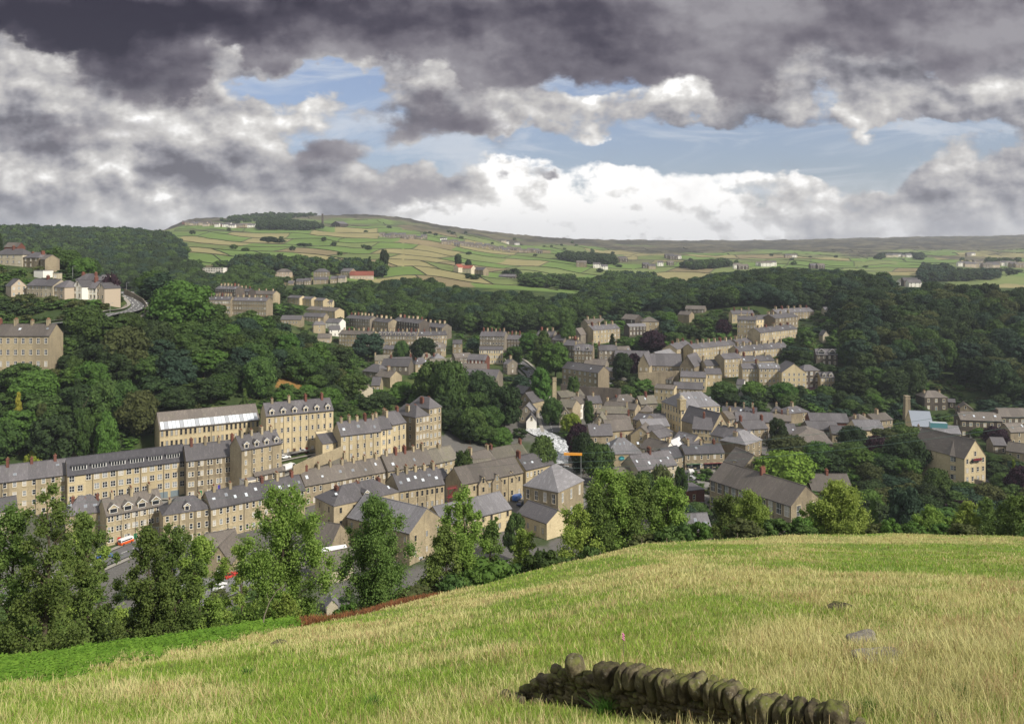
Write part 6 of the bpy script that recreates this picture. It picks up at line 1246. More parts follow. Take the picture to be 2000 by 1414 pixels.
n['under5'] = scatter([(-60,1090),(700,1090),(1100,1030),(1100,1100),(800,1200),(-60,1270)], (78,215), 4.5, (.8,2.2), U_, 'undergrowth beneath the birches', shapes=('shrub',), seed=65, cover_bld=.4, frac=.4)
n['gard2'] = scatter([(1200,745),(1330,770),(1420,790),(1400,810),(1240,800),(1210,775)], (425,500), 8, (5,9), ['mid','fresh','dark','olive'], 'bushes under the railway', seed=14, cover_bld=.2)
n['street'] = scatter([(870,660),(1010,690),(1000,740),(1060,800),(1040,830),(980,800),(900,760),(860,720)], (430,620), 9, (5,10), ['mid','fresh','dark','blue'], 'trees beside the curving street', seed=15, cover_bld=.15, frac=.6)
n['midbank'] = scatter([(650,790),(730,760),(870,740),(960,770),(1010,830),(1060,860),(1040,890),(960,880),(880,860),(800,790),(700,810)], (330,450), 9, (7,14), ['mid','dark','fresh','dark'], 'wooded bank left of the river', seed=16, cover_bld=.25)
n['lowleft'] = scatter([(-60,1250),(-60,1090),(200,1110),(620,1150),(700,1180),(640,1200),(480,1230),(250,1270)], (78,170), 6, (3,6.5), ['mid','fresh','dark'], 'lower slope beneath the birches', shapes=('shrub','round'), seed=17, cover_bld=.5, frac=.5)
n['lowmid'] = scatter([(850,1090),(1000,1060),(1090,1040),(1100,1085),(1000,1120),(880,1150)], (92,200), 6, (4,8), ['mid','fresh','olive','dark'], 'lower slope beside the hall', shapes=('shrub','round'), seed=19, cover_bld=.6)
n['lowright'] = scatter([(1280,1010),(1560,990),(1640,980),(1700,930),(1860,960),(2100,960),(2100,1050),(1300,1050)], (126,320), 8.5, (5,9.5), ['mid','fresh','dark','olive','mid','blue'], 'thicket behind the meadow crest', seed=20, cover_bld=.55)
n['fields'] = scatter([(360,560),(360,450),(700,440),(1100,470),(1250,500),(1990,500),(1990,540),(1500,530),(1300,535),(1200,560),(1000,560),(760,545)], (1050,2700), 30, (5,9), ['dark','mid'], 'far hedges and fields', shapes=('round',), seed=21, frac=.03, road=False, wf=.3)
n['farwoods'] = scatter([(500,446),(520,432),(630,446),(625,451),(510,450)], (1700,2300), 17, (14,18), ['dark'], 'plantation beside the old mill', shapes=('round',), seed=22)
n['shoulder'] = scatter([(430,432),(500,417),(620,421),(560,430),(520,438),(440,436)], (2000,2900), 24, (8,12), ['dark','mid'], 'trees on the far summit', shapes=('round',), seed=23, frac=.7, wf=.5)
n['plant2'] = scatter([(1090,508),(1110,498),(1200,503),(1205,520),(1150,516)], (1250,1750), 15, (12,17), ['dark'], 'plantation on the far shoulder', shapes=('round',), seed=24)
n['plant3'] = scatter([(1330,522),(1420,515),(1425,523),(1350,528)], (1250,1700), 14, (10,14), ['dark','mid'], 'belt of trees across the cleft', shapes=('round',), seed=25)
n['plant4'] = scatter([(1796,545),(1940,540),(1950,548),(1800,552),(1796,535),(1850,528),(1865,535)], (1180,1600), 14, (13,17), ['dark','blue'], 'plantation at the right skyline', shapes=('round',), seed=26)
n['plant5'] = scatter([(1710,508),(1730,494),(1800,498),(1800,510),(1780,500)], (1700,2300), 16, (8,12), ['dark'], 'wind break round the white farm', shapes=('round',), seed=27, cover_bld=.1)
n['vill'] = scatter([(1860,520),(1990,505),(2000,545),(1870,535)], (1250,1900), 26, (9,14), ['dark','mid'], 'trees about the right edge village', shapes=('round',), seed=28, frac=.7, cover_bld=.2, wf=.5)
n['farm'] = scatter([(880,535),(1100,545),(1180,570),(1000,562),(890,540)], (950,1150), 15, (7,13), ['dark','mid'], 'tree line below the farmstead', seed=29, frac=.6)
re_ = np.random.default_rng(71)
for q in range(64):
    p = float(re_.uniform(655, 1345)) if q < 46 else float(re_.uniform(1340, 2040)); Yq = float(np.interp(p, [-200,0,250,500,750,1000,1250,1500,1750,2000,2200], [48,50,57,63,75,88,100,108,112,112,112]))+float(re_.uniform(2.5, 9)); H = float(re_.uniform(1.5, 3.6)); X = (p-1000)/F*Yq
    if abs(p-650) < 22: continue
    SCAT.append((H*F/Yq, X, Yq, H, H*float(re_.uniform(1.1, 1.9)), 'shrub', ['mid','fresh','mid','olive','fresh'][q % 5], 'field edge along the brow', None))
print('scatter', n)
SCAT.sort(key=lambda t: -t[0])
ONE = SCAT[:225]; REST = SCAT[225:]
COLW = {'dark': 'dark green', 'mid': 'mid green', 'fresh': 'bright green', 'olive': 'olive green', 'blue': 'bluish green', 'lime': 'lime green'}
SHW = {'round': 'round', 'tall': 'tall', 'shrub': 'low', 'cone': 'conical'}
ANCS = [('textile mill',410,830),('ochre terrace',50,655),('white semis',170,565),('hill road bend',262,602),('hip roofed towers',835,800),('cream eaves block',585,812),('brown earth patch',590,735),('spur bungalows',700,752),
 ('victorian terrace',1130,722),('cloistered school',1300,712),('dark bargeboard villa',1615,692),('curved roof factory',1800,832),('square right chimney',1771,790),('dark hipped villa',1828,776),('riverside mill',1890,890),('long stone school',1460,950),
 ('lone bank tree',985,810),('highest dark terrace',1555,610),('cream gabled warehouse',1550,742),('red ended works',1640,825),('weir',1095,880),('yellow conifer',36,790),('huge spur tree',355,620),('fork mill',960,670),('park clump',1700,890),('crest birch',1640,990),('tiny garden shed',650,1180),('dark conical birch',735,1130),('slender birch',905,1080),('central birch clump',1200,1020),('small conical birch',1468,1010),('young crest tree',1892,1020),('right frame edge',1990,700),('left frame edge',10,760),('small cottage in the wood',1613,650),('far road terrace',800,665),('converted mill',240,890),('skyline plantation',1880,545)]
def where_is(px, py):
    a = min(ANCS, key=lambda q: (q[1]-px)**2+(q[2]-py)**2); dx, dy = px-a[1], py-a[2]; r_ = math.hypot(dx, dy)
    w_ = ('right', 'lower right', 'below', 'lower left', 'left', 'upper left', 'above', 'upper right')[int(round(math.atan2(dy, dx)/(math.pi/4))) % 8]
    w_ = {'right':'right of','left':'left of','below':'below','above':'above'}.get(w_, w_+' of'); k = 'close' if r_ < 38 else 'a little way' if r_ < 80 else 'well' if r_ < 130 else 'far'
    return ('close to and ' if k == 'close' else k+' ')+w_+' the '+a[0]
for (_, X, Yq, H, Wd, sh, c, wh_, grp) in ONE:
    _z = float(T(np.array(X), np.array(Yq)))+H*.6; w2 = where_is(*proj(X, Yq, _z))
    tree(XY=(X, Yq), H=H, Wd=Wd, sh=sh, col=c, label='%s %s %s %s' % (COLW[c], SHW[sh], 'shrub' if sh == 'shrub' else 'tree', w2), group='trees of the '+wh_.split(',')[0],
         cat='shrub' if sh == 'shrub' else 'tree', name='garden_shrub' if sh == 'shrub' else 'broadleaf_tree')
# the remaining, smaller trees: one mass
rng = np.random.default_rng(4); Vs, Qs, Ms = [], [], []; k = 0; order = ['dark','mid','fresh','olive','blue']
for (_, X, Yq, H, Wd, sh, c, wh_, grp) in REST:
    if sh == 'shrub' and _ < 26: V, Qd = LOWS; h0, w0 = 4, 5
    elif _ > 26: V, Qd, h0, w0 = VAR['round' if sh != 'tall' else 'tall'][int(rng.integers(2))][:4] if sh != 'shrub' else VAR['shrub'][0][:4]; sub = None
    else: V, Qd = LOWV[int(rng.integers(4))]; h0, w0 = 12, 12
    a = rng.uniform(0, 6.28); ca_, sa_ = math.cos(a), math.sin(a); sc_ = Wd/w0; W_ = np.empty_like(V)
    W_[:, 0] = (V[:, 0]*ca_-V[:, 1]*sa_)*sc_+X; W_[:, 1] = (V[:, 0]*sa_+V[:, 1]*ca_)*sc_+Yq; W_[:, 2] = V[:, 2]*H/h0+float(T(np.array(X), np.array(Yq)))-H*.05
    Vs.append(W_.astype(np.float32)); Qs.append(Qd+k); Ms.append(np.full(len(Qd), order.index(c) if c in order else 1)); k += len(V)
if Vs:
    me = np_mesh('distant_woodland', np.concatenate(Vs), np.concatenate(Qs), [LM[o_] for o_ in order], np.concatenate(Ms))
    tag(link('distant_woodland', me), 'mass of green woodland covering the far slopes and gardens', 'woodland', kind='stuff')
print('trees one by one', len(ONE), 'in the mass', len(REST), 'faces', sum(len(q) for q in Qs))
# trees that can be pointed at (base pixel, height and width in photo pixels)
HERO = [
 (355,690,135,120,'round','fresh','huge bright green tree at the crest of the spur beside the road',395),
 (405,700,110,80,'round','mid','big rounded tree just right of the huge spur tree',400),
 (300,570,40,60,'round','mid','round tree above the road bend',445), (215,578,42,36,'shrub','copper','dark red tree at the end of the white semis',392),
 (36,815,60,20,'cone','gold','yellow green conifer standing out in the left wood',300), (82,822,38,22,'tall','olive','small yellowish tree right of the yellow conifer',300),
 (152,815,90,34,'cone','dark','dark pointed conifer in the left wood',304), (208,878,68,46,'tall','fresh','vivid green tree near the back of the mill',296),
 (163,862,70,40,'tall','mid','upright mid green tree left of the vivid green tree',297), (105,890,78,90,'round','dark','broad dark grey green tree behind the converted mill',294),
 (15,890,70,70,'round','mid','broad tree behind the far left houses',293), (68,905,26,36,'shrub','lime','yellow green bush behind the far left roofs',290),
 (270,855,90,70,'round','olive','olive tree beside the textile mill gable',318), (350,800,60,70,'round','mid','rounded tree behind the textile mill roof, left',345), (430,790,60,60,'round','mid','rounded tree behind the textile mill roof, middle',345),
 (478,790,38,18,'cone','mid','small conifer behind the mill roof ends',335),
 (240,720,80,90,'round','olive','wide olive tree on the middle of the spur',345), (650,740,60,80,'round','dark','dark tree cluster at the low end of the spur',430), (690,780,50,60,'round','mid','tree in front of the spur bungalows',390),
 (720,712,60,62,'round','blue','big round tree before the far road terrace',560), (784,712,44,30,'round','mid','slim tree left of the round pair before the terrace',560), (826,708,48,46,'round','dark','dark round tree in front of the reddish terrace',560),
 (985,855,100,70,'round','dark','tall dark lone tree on the bank left of the river',385), (935,800,70,70,'round','dark','dark tree above the lone bank tree',415), (880,790,80,70,'round','mid','broad tree on the hump behind the hip roofed towers',400), (840,770,65,60,'round','mid','broad tree left on the hump behind the towers',405),
 (920,860,60,60,'round','mid','mid green tree left of the lone bank tree',365), (905,930,50,38,'round','mid','small tree between the mossy cottages',300),
 (1060,722,72,44,'tall','mid','tall trees lining the curving street, nearest',520), (1035,690,40,40,'round','fresh','round green tree at the fork by the pale road',560), (1085,745,75,60,'round','fresh','large green roadside tree left of the victorian terrace',500), (1004,712,36,34,'round','mid','tree beside the cream end block',540),
 (1056,795,80,40,'tall','fresh','pale green poplar left of the brick chimney',430), (1120,775,40,26,'round','mid','small tree right of the brick chimney',440),
 (1060,905,52,50,'round','mid','rounded blossoming tree at the left edge of the weir',320),
 (1128,890,62,42,'round','copper','dark purple copper beech on the river bank',352), (1115,850,42,40,'round','lime','yellow green willow above the copper beech',385), (1078,838,58,44,'round','mid','riverside tree over the upper water',400), (1140,920,70,50,'round','dark','dark green tree right of the weir',330), (1170,930,60,60,'round','mid','green riverside tree left of the fish sign shop',315), (1150,825,44,20,'tall','mid','slim birch by the river bend',400),
 (1215,752,62,36,'round','dark','dark tree left of the cloistered school',485), (1236,740,50,26,'round','copper','slim copper tree beside the cloistered school',492),
 (1275,692,44,50,'round','copper','broad purple beech below the dark white bayed house',560), (1412,660,36,30,'round','copper','purple tree under the cream gabled hill house',590), (1110,672,42,30,'round','mid','tree between the barge board gables and pale terrace',560), (1196,678,30,16,'cone','dark','dark conifer in the far slope gardens',560),
 (1590,800,42,50,'round','copper','purple tree at the foot of the right wood',462), (1470,790,44,44,'round','fresh','light green tree below the cream gabled warehouse',448), (1530,795,46,46,'round','fresh','light green tree at the end of the brick wing',450), (1415,790,44,50,'round','mid','spreading tree behind the town hall',450),
 (1520,862,46,32,'round','dark','dark yew like tree before the works roofs',375), (1460,925,0,0,'round','mid','',0),
 (1545,905,52,86,'round','olive','wide olive tree behind the bright lime tree',345), (1600,930,64,64,'round','fresh','bright green round tree in the park, left',335), (1660,945,76,64,'round','mid','mid green round tree in the park, centre',330), (1715,930,78,50,'round','copper','dim purple tree in the park clump',338), (1770,955,98,80,'round','dark','large dark round tree in the park, right',325), (1815,950,84,60,'round','dark','dark tree beside the cream riverside mill',330), (1665,885,50,56,'round','dark','very dark tree at the back of the park',370), (1730,880,42,60,'round','olive','olive tree at the back of the park',370), (1640,940,40,40,'round','dark','dark tree under the park centre tree',326), (1770,880,48,70,'round','mid','broad green tree behind the park, right',372),
 (1535,978,94,108,'round','lime2','bright light green spreading tree behind the long stone school',298),
 (1905,862,30,44,'round','fresh','light green tree above the riverside mill roof',400), (1945,888,52,46,'round','copper','purple tree right of the riverside mill',375), (1935,925,38,50,'round','mid','low round trees beside the river car park',352), (1965,925,36,40,'round','olive','olive round tree beside the river car park',350),
 (1980,968,78,18,'cone','lime','narrow yellow green conifer at the right edge',300), (1992,985,74,50,'round','copper','deep purple tree at the right edge',290), (1972,866,34,26,'tall','dark','clipped dark conifer at right, left one',385), (1998,868,30,24,'tall','dark','clipped dark conifer at right, edge one',388), (1958,985,36,50,'round','dark','dark bush at the river bend, lower right',290), (1960,862,24,30,'round','mid','tree in front of the dark terrace end',398),
 (1830,965,48,50,'round','mid','light leafy tree left of the stone footbridge',290), (1880,1000,22,80,'shrub','copper','dark red shrubs below the stone footbridge',270),
 (1705,1015,56,30,'cone','fresh','small bright conical tree in the thicket',230), (1770,1010,56,74,'round','blue','grey green rounded tree in the thicket',225), (1700,840,0,0,'round','mid','',0),
 (1290,960,44,60,'round','olive','twin dull green trees beside the white gabled shop, left',270), (1330,945,34,26,'round','mid','small dense tree by the car park',290), (1262,962,40,50,'round','mid','twin dull green trees beside the white gabled shop, right',268),
 (1005,1050,48,40,'round','mid','green tree with red umbrella beside it near the chapel hall',235), (800,1005,24,8,'tall','fresh','small bright shrub against the three storey row',262),
 (750,520,32,18,'round','dark','dark tall tree on the open far field edge',1000), (722,520,22,14,'cone','dark','small dark conifer on the far field edge',980), (895,513,17,14,'round','dark','round tree left above the orange tiled farm',1130), (915,520,12,12,'round','dark','small round tree behind the orange tiled farm',1130),
 (524,478,16,30,'round','dark','clump of trees round a far farmhouse, left',1450), (545,480,14,24,'round','dark','clump of trees round a far farmhouse, right',1450), (590,487,12,22,'round','dark','little wood beside the second far farmhouse',1400),
 (0,490,38,14,'cone','dark','dark conifer top against the sky at the left edge',500),
]
rt = random.Random(3)
for (px, py, hp, wp, sh, c, lb, Yv) in HERO:
    if not hp: continue
    tree(px, py, hp, wp, sh, c, lb, Y=Yv, cat='shrub' if sh == 'shrub' else 'conifer' if sh == 'cone' else 'tree', name='shrub' if sh == 'shrub' else 'conifer' if sh == 'cone' else 'copper_beech' if c == 'copper' else 'broadleaf_tree')
# ------------------------------------------------------------------ near birches on the edge of the meadow
def birch_mesh(seed, H, Wd, nclump=70, leaves=24000, leaf=.17, base=.10, peak=.42, lean=0.0, open_=.0):
    rng = np.random.default_rng(seed); rnd = random.Random(seed); s = MB()
    tx = lambda z: lean*z+.25*math.sin(z*.5+seed); ty = lambda z: .2*math.cos(z*.6+seed)
    pts = [(tx(z), ty(z), z) for z in np.linspace(-1, H*.93, 12)]
    s.tube(pts, list(np.linspace(.17, .02, 12)*H/10), 7)
    cl = []
    for i in range(nclump):
        t = base+(1-base)*(((i+rnd.random())/nclump)**.9)
        prof = (min(1, (t-base+.10)/(peak-base+.10)))**.35*math.sqrt(max(0, 1-(max(0, (t-peak)/(1.03-peak)))**2.1))
        prof = prof*(.84+.34*math.sin(i*1.7+seed)*math.sin(t*7+seed))
        rad = max(.15, Wd/2*prof*math.sqrt(rnd.uniform(.05, 1))-.25); a = i*2.4+rnd.uniform(-.5, .5); z = H*t
        c = (tx(z)+rad*math.cos(a), ty(z)+rad*math.sin(a), z-rad*.12)
        r = (.42+.58*rnd.random())*Wd/6.0*(1.15-.5*t); cl.append((c, r))
        z0 = max(.4, z-rad*.9-.3); p0 = (tx(z0), ty(z0), z0)
        mid = ((p0[0]+c[0])/2, (p0[1]+c[1])/2, (p0[2]+c[2])/2+rad*.12)
        s.tube([p0, mid, c], [.035*H/10*(1.6-t), .022*H/10, .008], 4, cap=False)
    R = np.array([r for _, r in cl]); C = np.array([c for c, _ in cl]); pk = rng.choice(len(cl), leaves, p=R**2/(R**2).sum())
    D = rng.normal(size=(leaves, 3)); D /= np.linalg.norm(D, axis=1)[:, None]
    rr = R[pk]*np.minimum(np.abs(rng.normal(0, .62, leaves)), 1.5)
    P = C[pk]+D*rr[:, None]*np.array([1, 1, .85]); drop = rng.random(leaves)**2.5; P[:, 2] -= drop*R[pk]*.9
    N = D*.6+rng.normal(scale=.8, size=D.shape)+np.array([0,0,.35]); N /= np.linalg.norm(N, axis=1)[:, None]
    V, Qd = quads(P, N, leaf, rng, 1.25)
    return s, V, Qd
BIRCH = [
 # px, py base, top py, width px, Y, material, label, seed, clumps, leaves, lean
 (22,1262,985,140,62,'birchdark','leafy tree at the left edge overlapping the frame',1,60,26000,0),
 (92,1258,950,150,60,'birchdark','tall thin leaved birch second from the left edge, with hazy top',2,44,17000,.01),
 (170,1252,1005,120,66,'birchdark','dense dark tree under the second birch from the left',3,60,26000,0),
 (160,1180,1010,110,84,'birch','light green tree behind the dark left group',4,46,20000,0),
 (292,1240,1035,105,66,'birchdark','dark birch directly left of the car park gap',5,62,26000,0),
 (340,1222,1030,120,68,'birchdark','broad dark birch in front of the car park',6,62,26000,.01),
 (392,1215,1050,110,70,'birch','light leaved birch leaning over the car park',7,46,19000,.0),
 (552,1212,952,176,71,'birch','tallest bright birch in the middle of the left row',8,90,42000,0),
 (735,1185,972,130,78,'birchdark','dense dark conical birch in front of the stone hall',9,80,36000,0),
 (905,1160,955,96,92,'birch','slender yellow green birch right of the stone hall',10,44,17000,0),
 (868,1150,1030,90,90,'birchdark','short dense birch at the foot of the slender birch',11,50,22000,0),
 (1130,1085,985,100,108,'birch','yellow green birch at the left of the central clump',12,46,20000,0),
 (1185,1068,918,120,112,'birch','tall birch in the central clump with thin pale top',13,56,26000,0),
 (1232,1060,925,110,114,'birchdark','dark birch at the centre of the central clump',14,62,28000,0),
 (1302,1052,935,90,118,'birch','bright birch at the right of the central clump',15,60,26000,0),
 (1162,1075,955,90,110,'birchdark','dark birch low in the central clump',16,60,26000,0),
 (1468,1040,962,90,128,'birch','small conical yellow green birch at the meadow crest',17,50,22000,0),
 (1425,1035,965,80,140,'birchdark','dark rounded tree behind the small conical birch',18,56,24000,0),
 (1640,1043,945,104,126,'birch','fine rounded bright birch standing on the meadow crest',19,70,32000,0),
 (1590,1040,985,60,127,'birch','low bush leaning on the crest birch',20,36,14000,0),
 (1822,1042,992,70,130,'birch','pale green low tree on the crest at right',21,40,16000,0),
 (1892,1044,982,64,130,'birch','thin leaved young tree on the crest near the right edge',22,40,15000,0),
 (1985,1046,970,90,126,'birchdark','round tree cut by the right edge on the crest',23,50,22000,0),
 (1930,1043,975,60,150,'birchdark','dark tree behind the young crest tree',24,44,18000,0),
 (1025,1100,1035,70,112,'birch','bushy light green tree between the halls and the meadow',25,40,16000,0),
 (960,1115,1010,70,104,'birchdark','olive tree left of the bushy light green tree',26,44,18000,0),
 (470,1150,1062,80,96,'birch','light birch between the tallest birch and the car park',27,36,14000,0),
]
for (px, pb, pt, wp, Yv, mt, lb, sd, ncl, nlv, ln) in BIRCH:
    X = (px-1000)/F*Yv; Z = float(T(np.array(X), np.array(float(Yv)))); H = CAMZ-(pt-Y0)/F*Yv-Z; Wd = wp*1.2/F*Yv
    s_, V, Qd = birch_mesh(sd, H, Wd, int(ncl*1.05), int(nlv*1.75), .125 if Yv < 80 else .17 if Yv < 112 else .20)
    r = empty('birch_tree', (X, Yv, Z)); tag(r, lb, 'tree'); link('trunk', s_.mesh('trunk', [M_BARK], True), r); link('crown', np_mesh('crown', V, Qd, [LM[mt]]), r)
# leaning sapling with a golden bush
X, Yv = (560-1000)/F*64, 64; Z = float(T(np.array(X), np.array(float(Yv))))
s_, V, Qd = birch_mesh(61, 2.6, 3.4, 26, 9000, .13, .02, .35)
r = empty('hawthorn_bush', (X, Yv, Z)); tag(r, 'rounded yellow green bush beside the leaning dead stem', 'bush'); link('stems', s_.mesh('stems', [M_BARK], True), r); link('foliage', np_mesh('foliage', V, Qd, [LM['birch']]), r)
X2 = (512-1000)/F*60; Z2 = float(T(np.array(X2), np.array(60.0))); mb = MB(); mb.tube([(0,0,-.3),(.15,0,1.0),(.5,.1,2.0),(1.1,.1,2.9),(1.8,.2,3.3)], [.05,.045,.035,.025,.01], 6); mb.tube([(.5,.1,2.0),(.3,.1,2.7)], [.02,.008], 4)
tag(link('dead_sapling', mb.mesh('dead_sapling', [M_BARKL]), None, (X2, 60, Z2)), 'thin bare sapling bent over the yellow green bush', 'sapling')
# ------------------------------------------------------------------ meadow
def mk(name, c1, c2, transl=.3):
    m = leaf_mat(name, c1, c2, hue=.0, val=0, transl=transl, nscale=.6); return m
GM = [mk('grass_green', (.14,.25,.03), (.23,.36,.05)), mk('grass_lime', (.26,.38,.055), (.35,.45,.095)), mk('grass_straw', (.47,.45,.18), (.64,.60,.30)), mk('grass_rust', (.38,.27,.13), (.50,.38,.21)), mk('grass_olive', (.20,.20,.06), (.29,.28,.09))]
def blades(X, Y, h, w, lean, kind, rng, head=None):
    """curved grass blades: two quads each"""
    n = len(X); Z = T(X, Y)-.04; a = rng.uniform(0, 2*np.pi, n); la = rng.uniform(0, 2*np.pi, n)
    wx, wy = np.cos(a)*w/2, np.sin(a)*w/2; dx, dy = np.cos(la)*lean*h, np.sin(la)*lean*h
    hw = head if head is not None else np.full(n, .55)
    V = np.empty((n, 6, 3))
    for j, (f, q) in enumerate(((0, 1.0), (.55, .8), (1.0, 0))):
        ww = q if j < 2 else .18
        ww = np.where(j == 2, .25, ww)*np.ones(n)
        if head is not None and j >= 1: ww = ww*head*(1.6 if j == 2 else 1)
        for s_, c in ((-1, 0), (1, 1)):
            V[:, 2*j+c, 0] = X+dx*f**1.7+s_*wx*ww; V[:, 2*j+c, 1] = Y+dy*f**1.7+s_*wy*ww; V[:, 2*j+c, 2] = Z+h*f*(1-.25*lean*f)
    i = np.arange(n)[:, None]*6
    Qd = np.concatenate([i+np.array([[0,1,3,2]]), i+np.array([[2,3,5,4]])], 1).reshape(-1, 4)
    return V.reshape(-1, 3), Qd, np.repeat(kind, 2)
def crestY(px): return np.interp(px, [-200,0,250,500,750,1000,1250,1500,1750,2000,2200], [48,50,57,63,75,88,100,108,112,112,112])
rng = np.random.default_rng(12)
def blob(px, py, items):
    t = 0
    for cx, cy, rx, ry, a in items: t = t+a*np.exp(-((px-cx)/rx)**2-((py-cy)/ry)**2)
    return t
GREEN = [(1450,1195,330,28,.9),(1250,1250,230,32,.8),(1330,1290,160,22,.35),(1750,1085,260,20,.5),(1120,1130,160,20,.4),(700,1390,120,26,.5),(960,1400,90,20,.55),(560,1340,60,20,.3),(1060,1265,120,30,.35),(520,1300,60,15,.4),(1850,1120,200,14,.5),(1130,1400,90,20,.6),(900,1330,90,16,.3)]
STRAW = [(1800,1330,260,90,.75),(1500,1270,150,22,.6),(1300,1300,120,14,.3),(250,1345,280,28,.6),(1700,1055,420,10,.9),(1000,1190,260,22,.45),(720,1250,200,24,.5),(1450,1120,380,14,.5),(1250,1080,140,12,.5),(380,1400,160,30,.3),(1930,1230,120,90,.5)]
N = 520000
Yb = 12.4*(116/12.4)**rng.random(N); pxb = rng.uniform(-60, 2070, N); Xb = (pxb-1000)/F*Yb
tus = rng.random(N) < .55
sx_ = (vnoise(Xb*1.7, Yb*1.7, 31)-.5)*.9; sy_ = (vnoise(Xb*1.7, Yb*1.7, 37)-.5)*.9
Xb = np.where(tus, np.round(Xb*1.6+sx_)/1.6+rng.normal(scale=.13, size=N)*1.3, Xb); Yb = np.where(tus, np.round(Yb*1.6+sy_)/1.6+rng.normal(scale=.13, size=N)*1.3, Yb)
Yb = np.maximum(Yb, 12.2); pxb = 1000+F*Xb/Yb; okb = Yb < crestY(pxb)+5
Xb, Yb, pxb = Xb[okb], Yb[okb], pxb[okb]; n = len(Xb); pyb = Y0-F*(T(Xb, Yb)-CAMZ)/Yb
Yb_ = Yb; n1 = fbm(Xb/9, Yb/9, 1); n2 = fbm(Xb/2.2, Yb/2.2, 2, 3); n5 = fbm(Xb/4, Yb/2.5, 44, 3)
sp = .25+2.3*(n1-.5)+.8*(n2-.5)+blob(pxb, pyb, STRAW)*.9-blob(pxb, pyb, GREEN)*1.2
r_ = rng.random(n); kind = np.where(r_ < np.clip(sp, .06, .93), np.where(rng.random(n) < .08+.22*(n5 > .62), 3, 2), np.where(rng.random(n) < .35+.6*(n5-.4), 1, np.where(rng.random(n) < .25, 4, 0)))
wallY = np.interp(pxb, [1000,1660], [18.3,13.4]); nearw = (pxb > 1010) & (pxb < 1665) & (Yb > wallY-1.9) & (Yb < wallY+.35)
tall = 1+.9*blob(pxb, pyb, [(1930,1340,330,110,1)])
hh = tall*np.where((kind == 2) | (kind == 3), rng.uniform(.13, .36, n)*(1+.5*(rng.random(n) < .06)), rng.uniform(.10, .26, n))*np.clip(1.15-Yb/260, .7, 1)*(.65+.7*n2)*np.where(nearw & (Yb > wallY-.9), .42, 1)*np.where((Yb > crestY(pxb)-np.interp(pxb, [-80,300,640,700], [13,9,4,0])), .3, 1)
ww = np.maximum(.007, .00052*Yb)*rng.uniform(.7, 1.5, n)*np.where(kind == 2, .8, 1.15)
head = np.where((kind == 2) | (kind == 3), rng.uniform(1.0, 2.0, n), 1.0)
V, Qd, K_ = blades(Xb, Yb, hh, ww, rng.uniform(.1, .75, n)*np.where(kind >= 2, .8, 1), kind, rng, head)
tag(link('meadow_grass', np_mesh('meadow_grass', V, Qd, GM, K_)), 'long green and straw coloured grass covering the foreground meadow', 'grass', kind='stuff')
# dead rusty bracken along the brow
N = 26000; pxb = rng.uniform(585, 905, N); Yb = crestY(pxb)+rng.uniform(-8.5, 2.5, N)*(.35+.65*np.clip((900-pxb)/200, 0, 1)); Xb = (pxb-1000)/F*Yb
V, Qd, K_ = blades(Xb, Yb, rng.uniform(.25, .70, N), rng.uniform(.03, .07, N), rng.uniform(.4, 1.1, N), rng.integers(0, 2, N), rng)
tag(link('dead_bracken', np_mesh('dead_bracken', V, Qd, [mk('bracken_rust', (.20,.075,.03), (.30,.13,.055)), mk('bracken_brown', (.12,.055,.03), (.2,.1,.05))], K_)), 'band of rusty dead bracken along the brow of the meadow', 'bracken', kind='stuff')
# green ferns at the left brow
N = 8500; pxb = rng.uniform(-80, 640, N); cy = crestY(pxb); wv_ = np.interp(pxb, [-80, 0, 300, 640], [15, 13, 9, 4]); Yb = cy+rng.uniform(-1.0, .35, N)*wv_*(.65+.7*vnoise(pxb/34, pxb*0, 92))*(1+1.1*rng.random(N)**9)+.5; Xb = (pxb-1000)/F*Yb
keep = rng.random(N) < np.clip(fbm(Xb/3, Yb/3, 77)*2.2-.3, .15, 1); Xb, Yb = Xb[keep], Yb[keep]; N = len(Xb); Zb = T(Xb, Yb)
nf_, ns_ = 8, 10; Vs = []; 
az_ = rng.uniform(0, 2*np.pi, (N, 1))+np.arange(nf_)[None]*2*np.pi/nf_+rng.normal(scale=.3, size=(N, nf_)); Lf = rng.uniform(.35, .8, (N, nf_))*(.45+1.25*fbm(Xb/2.6, Yb/2.6, 91, 3))[:, None]; up = rng.uniform(.6, 1.1, (N, nf_))
for j in range(ns_):
    t0, t1 = j/ns_, (j+.5)/ns_; wj = .17*(1-t0)**.8+.02
    q = []
    for (t_, s_) in ((t0, -1), (t0, 1), (t1, 1), (t1, -1)):
        rr_ = Lf*t_*.9; z_ = Lf*up*(t_*1.15-t_**2*.75); jit = rng.normal(scale=.02, size=rr_.shape)
        q.append(np.stack([Xb[:, None]+np.cos(az_)*rr_-np.sin(az_)*s_*wj*Lf, Yb[:, None]+np.sin(az_)*rr_+np.cos(az_)*s_*wj*Lf, Zb[:, None]+.1+z_+jit-abs(s_)*.03], -1))
    Vs.append(np.stack(q, 2).reshape(-1, 3))
V = np.concatenate(Vs); Qd = np.arange(len(V)).reshape(-1, 4)
tag(link('bracken', np_mesh('bracken', V, Qd, [LM['fern']])), 'bright green bracken ferns at the left edge of the meadow', 'ferns', kind='stuff')

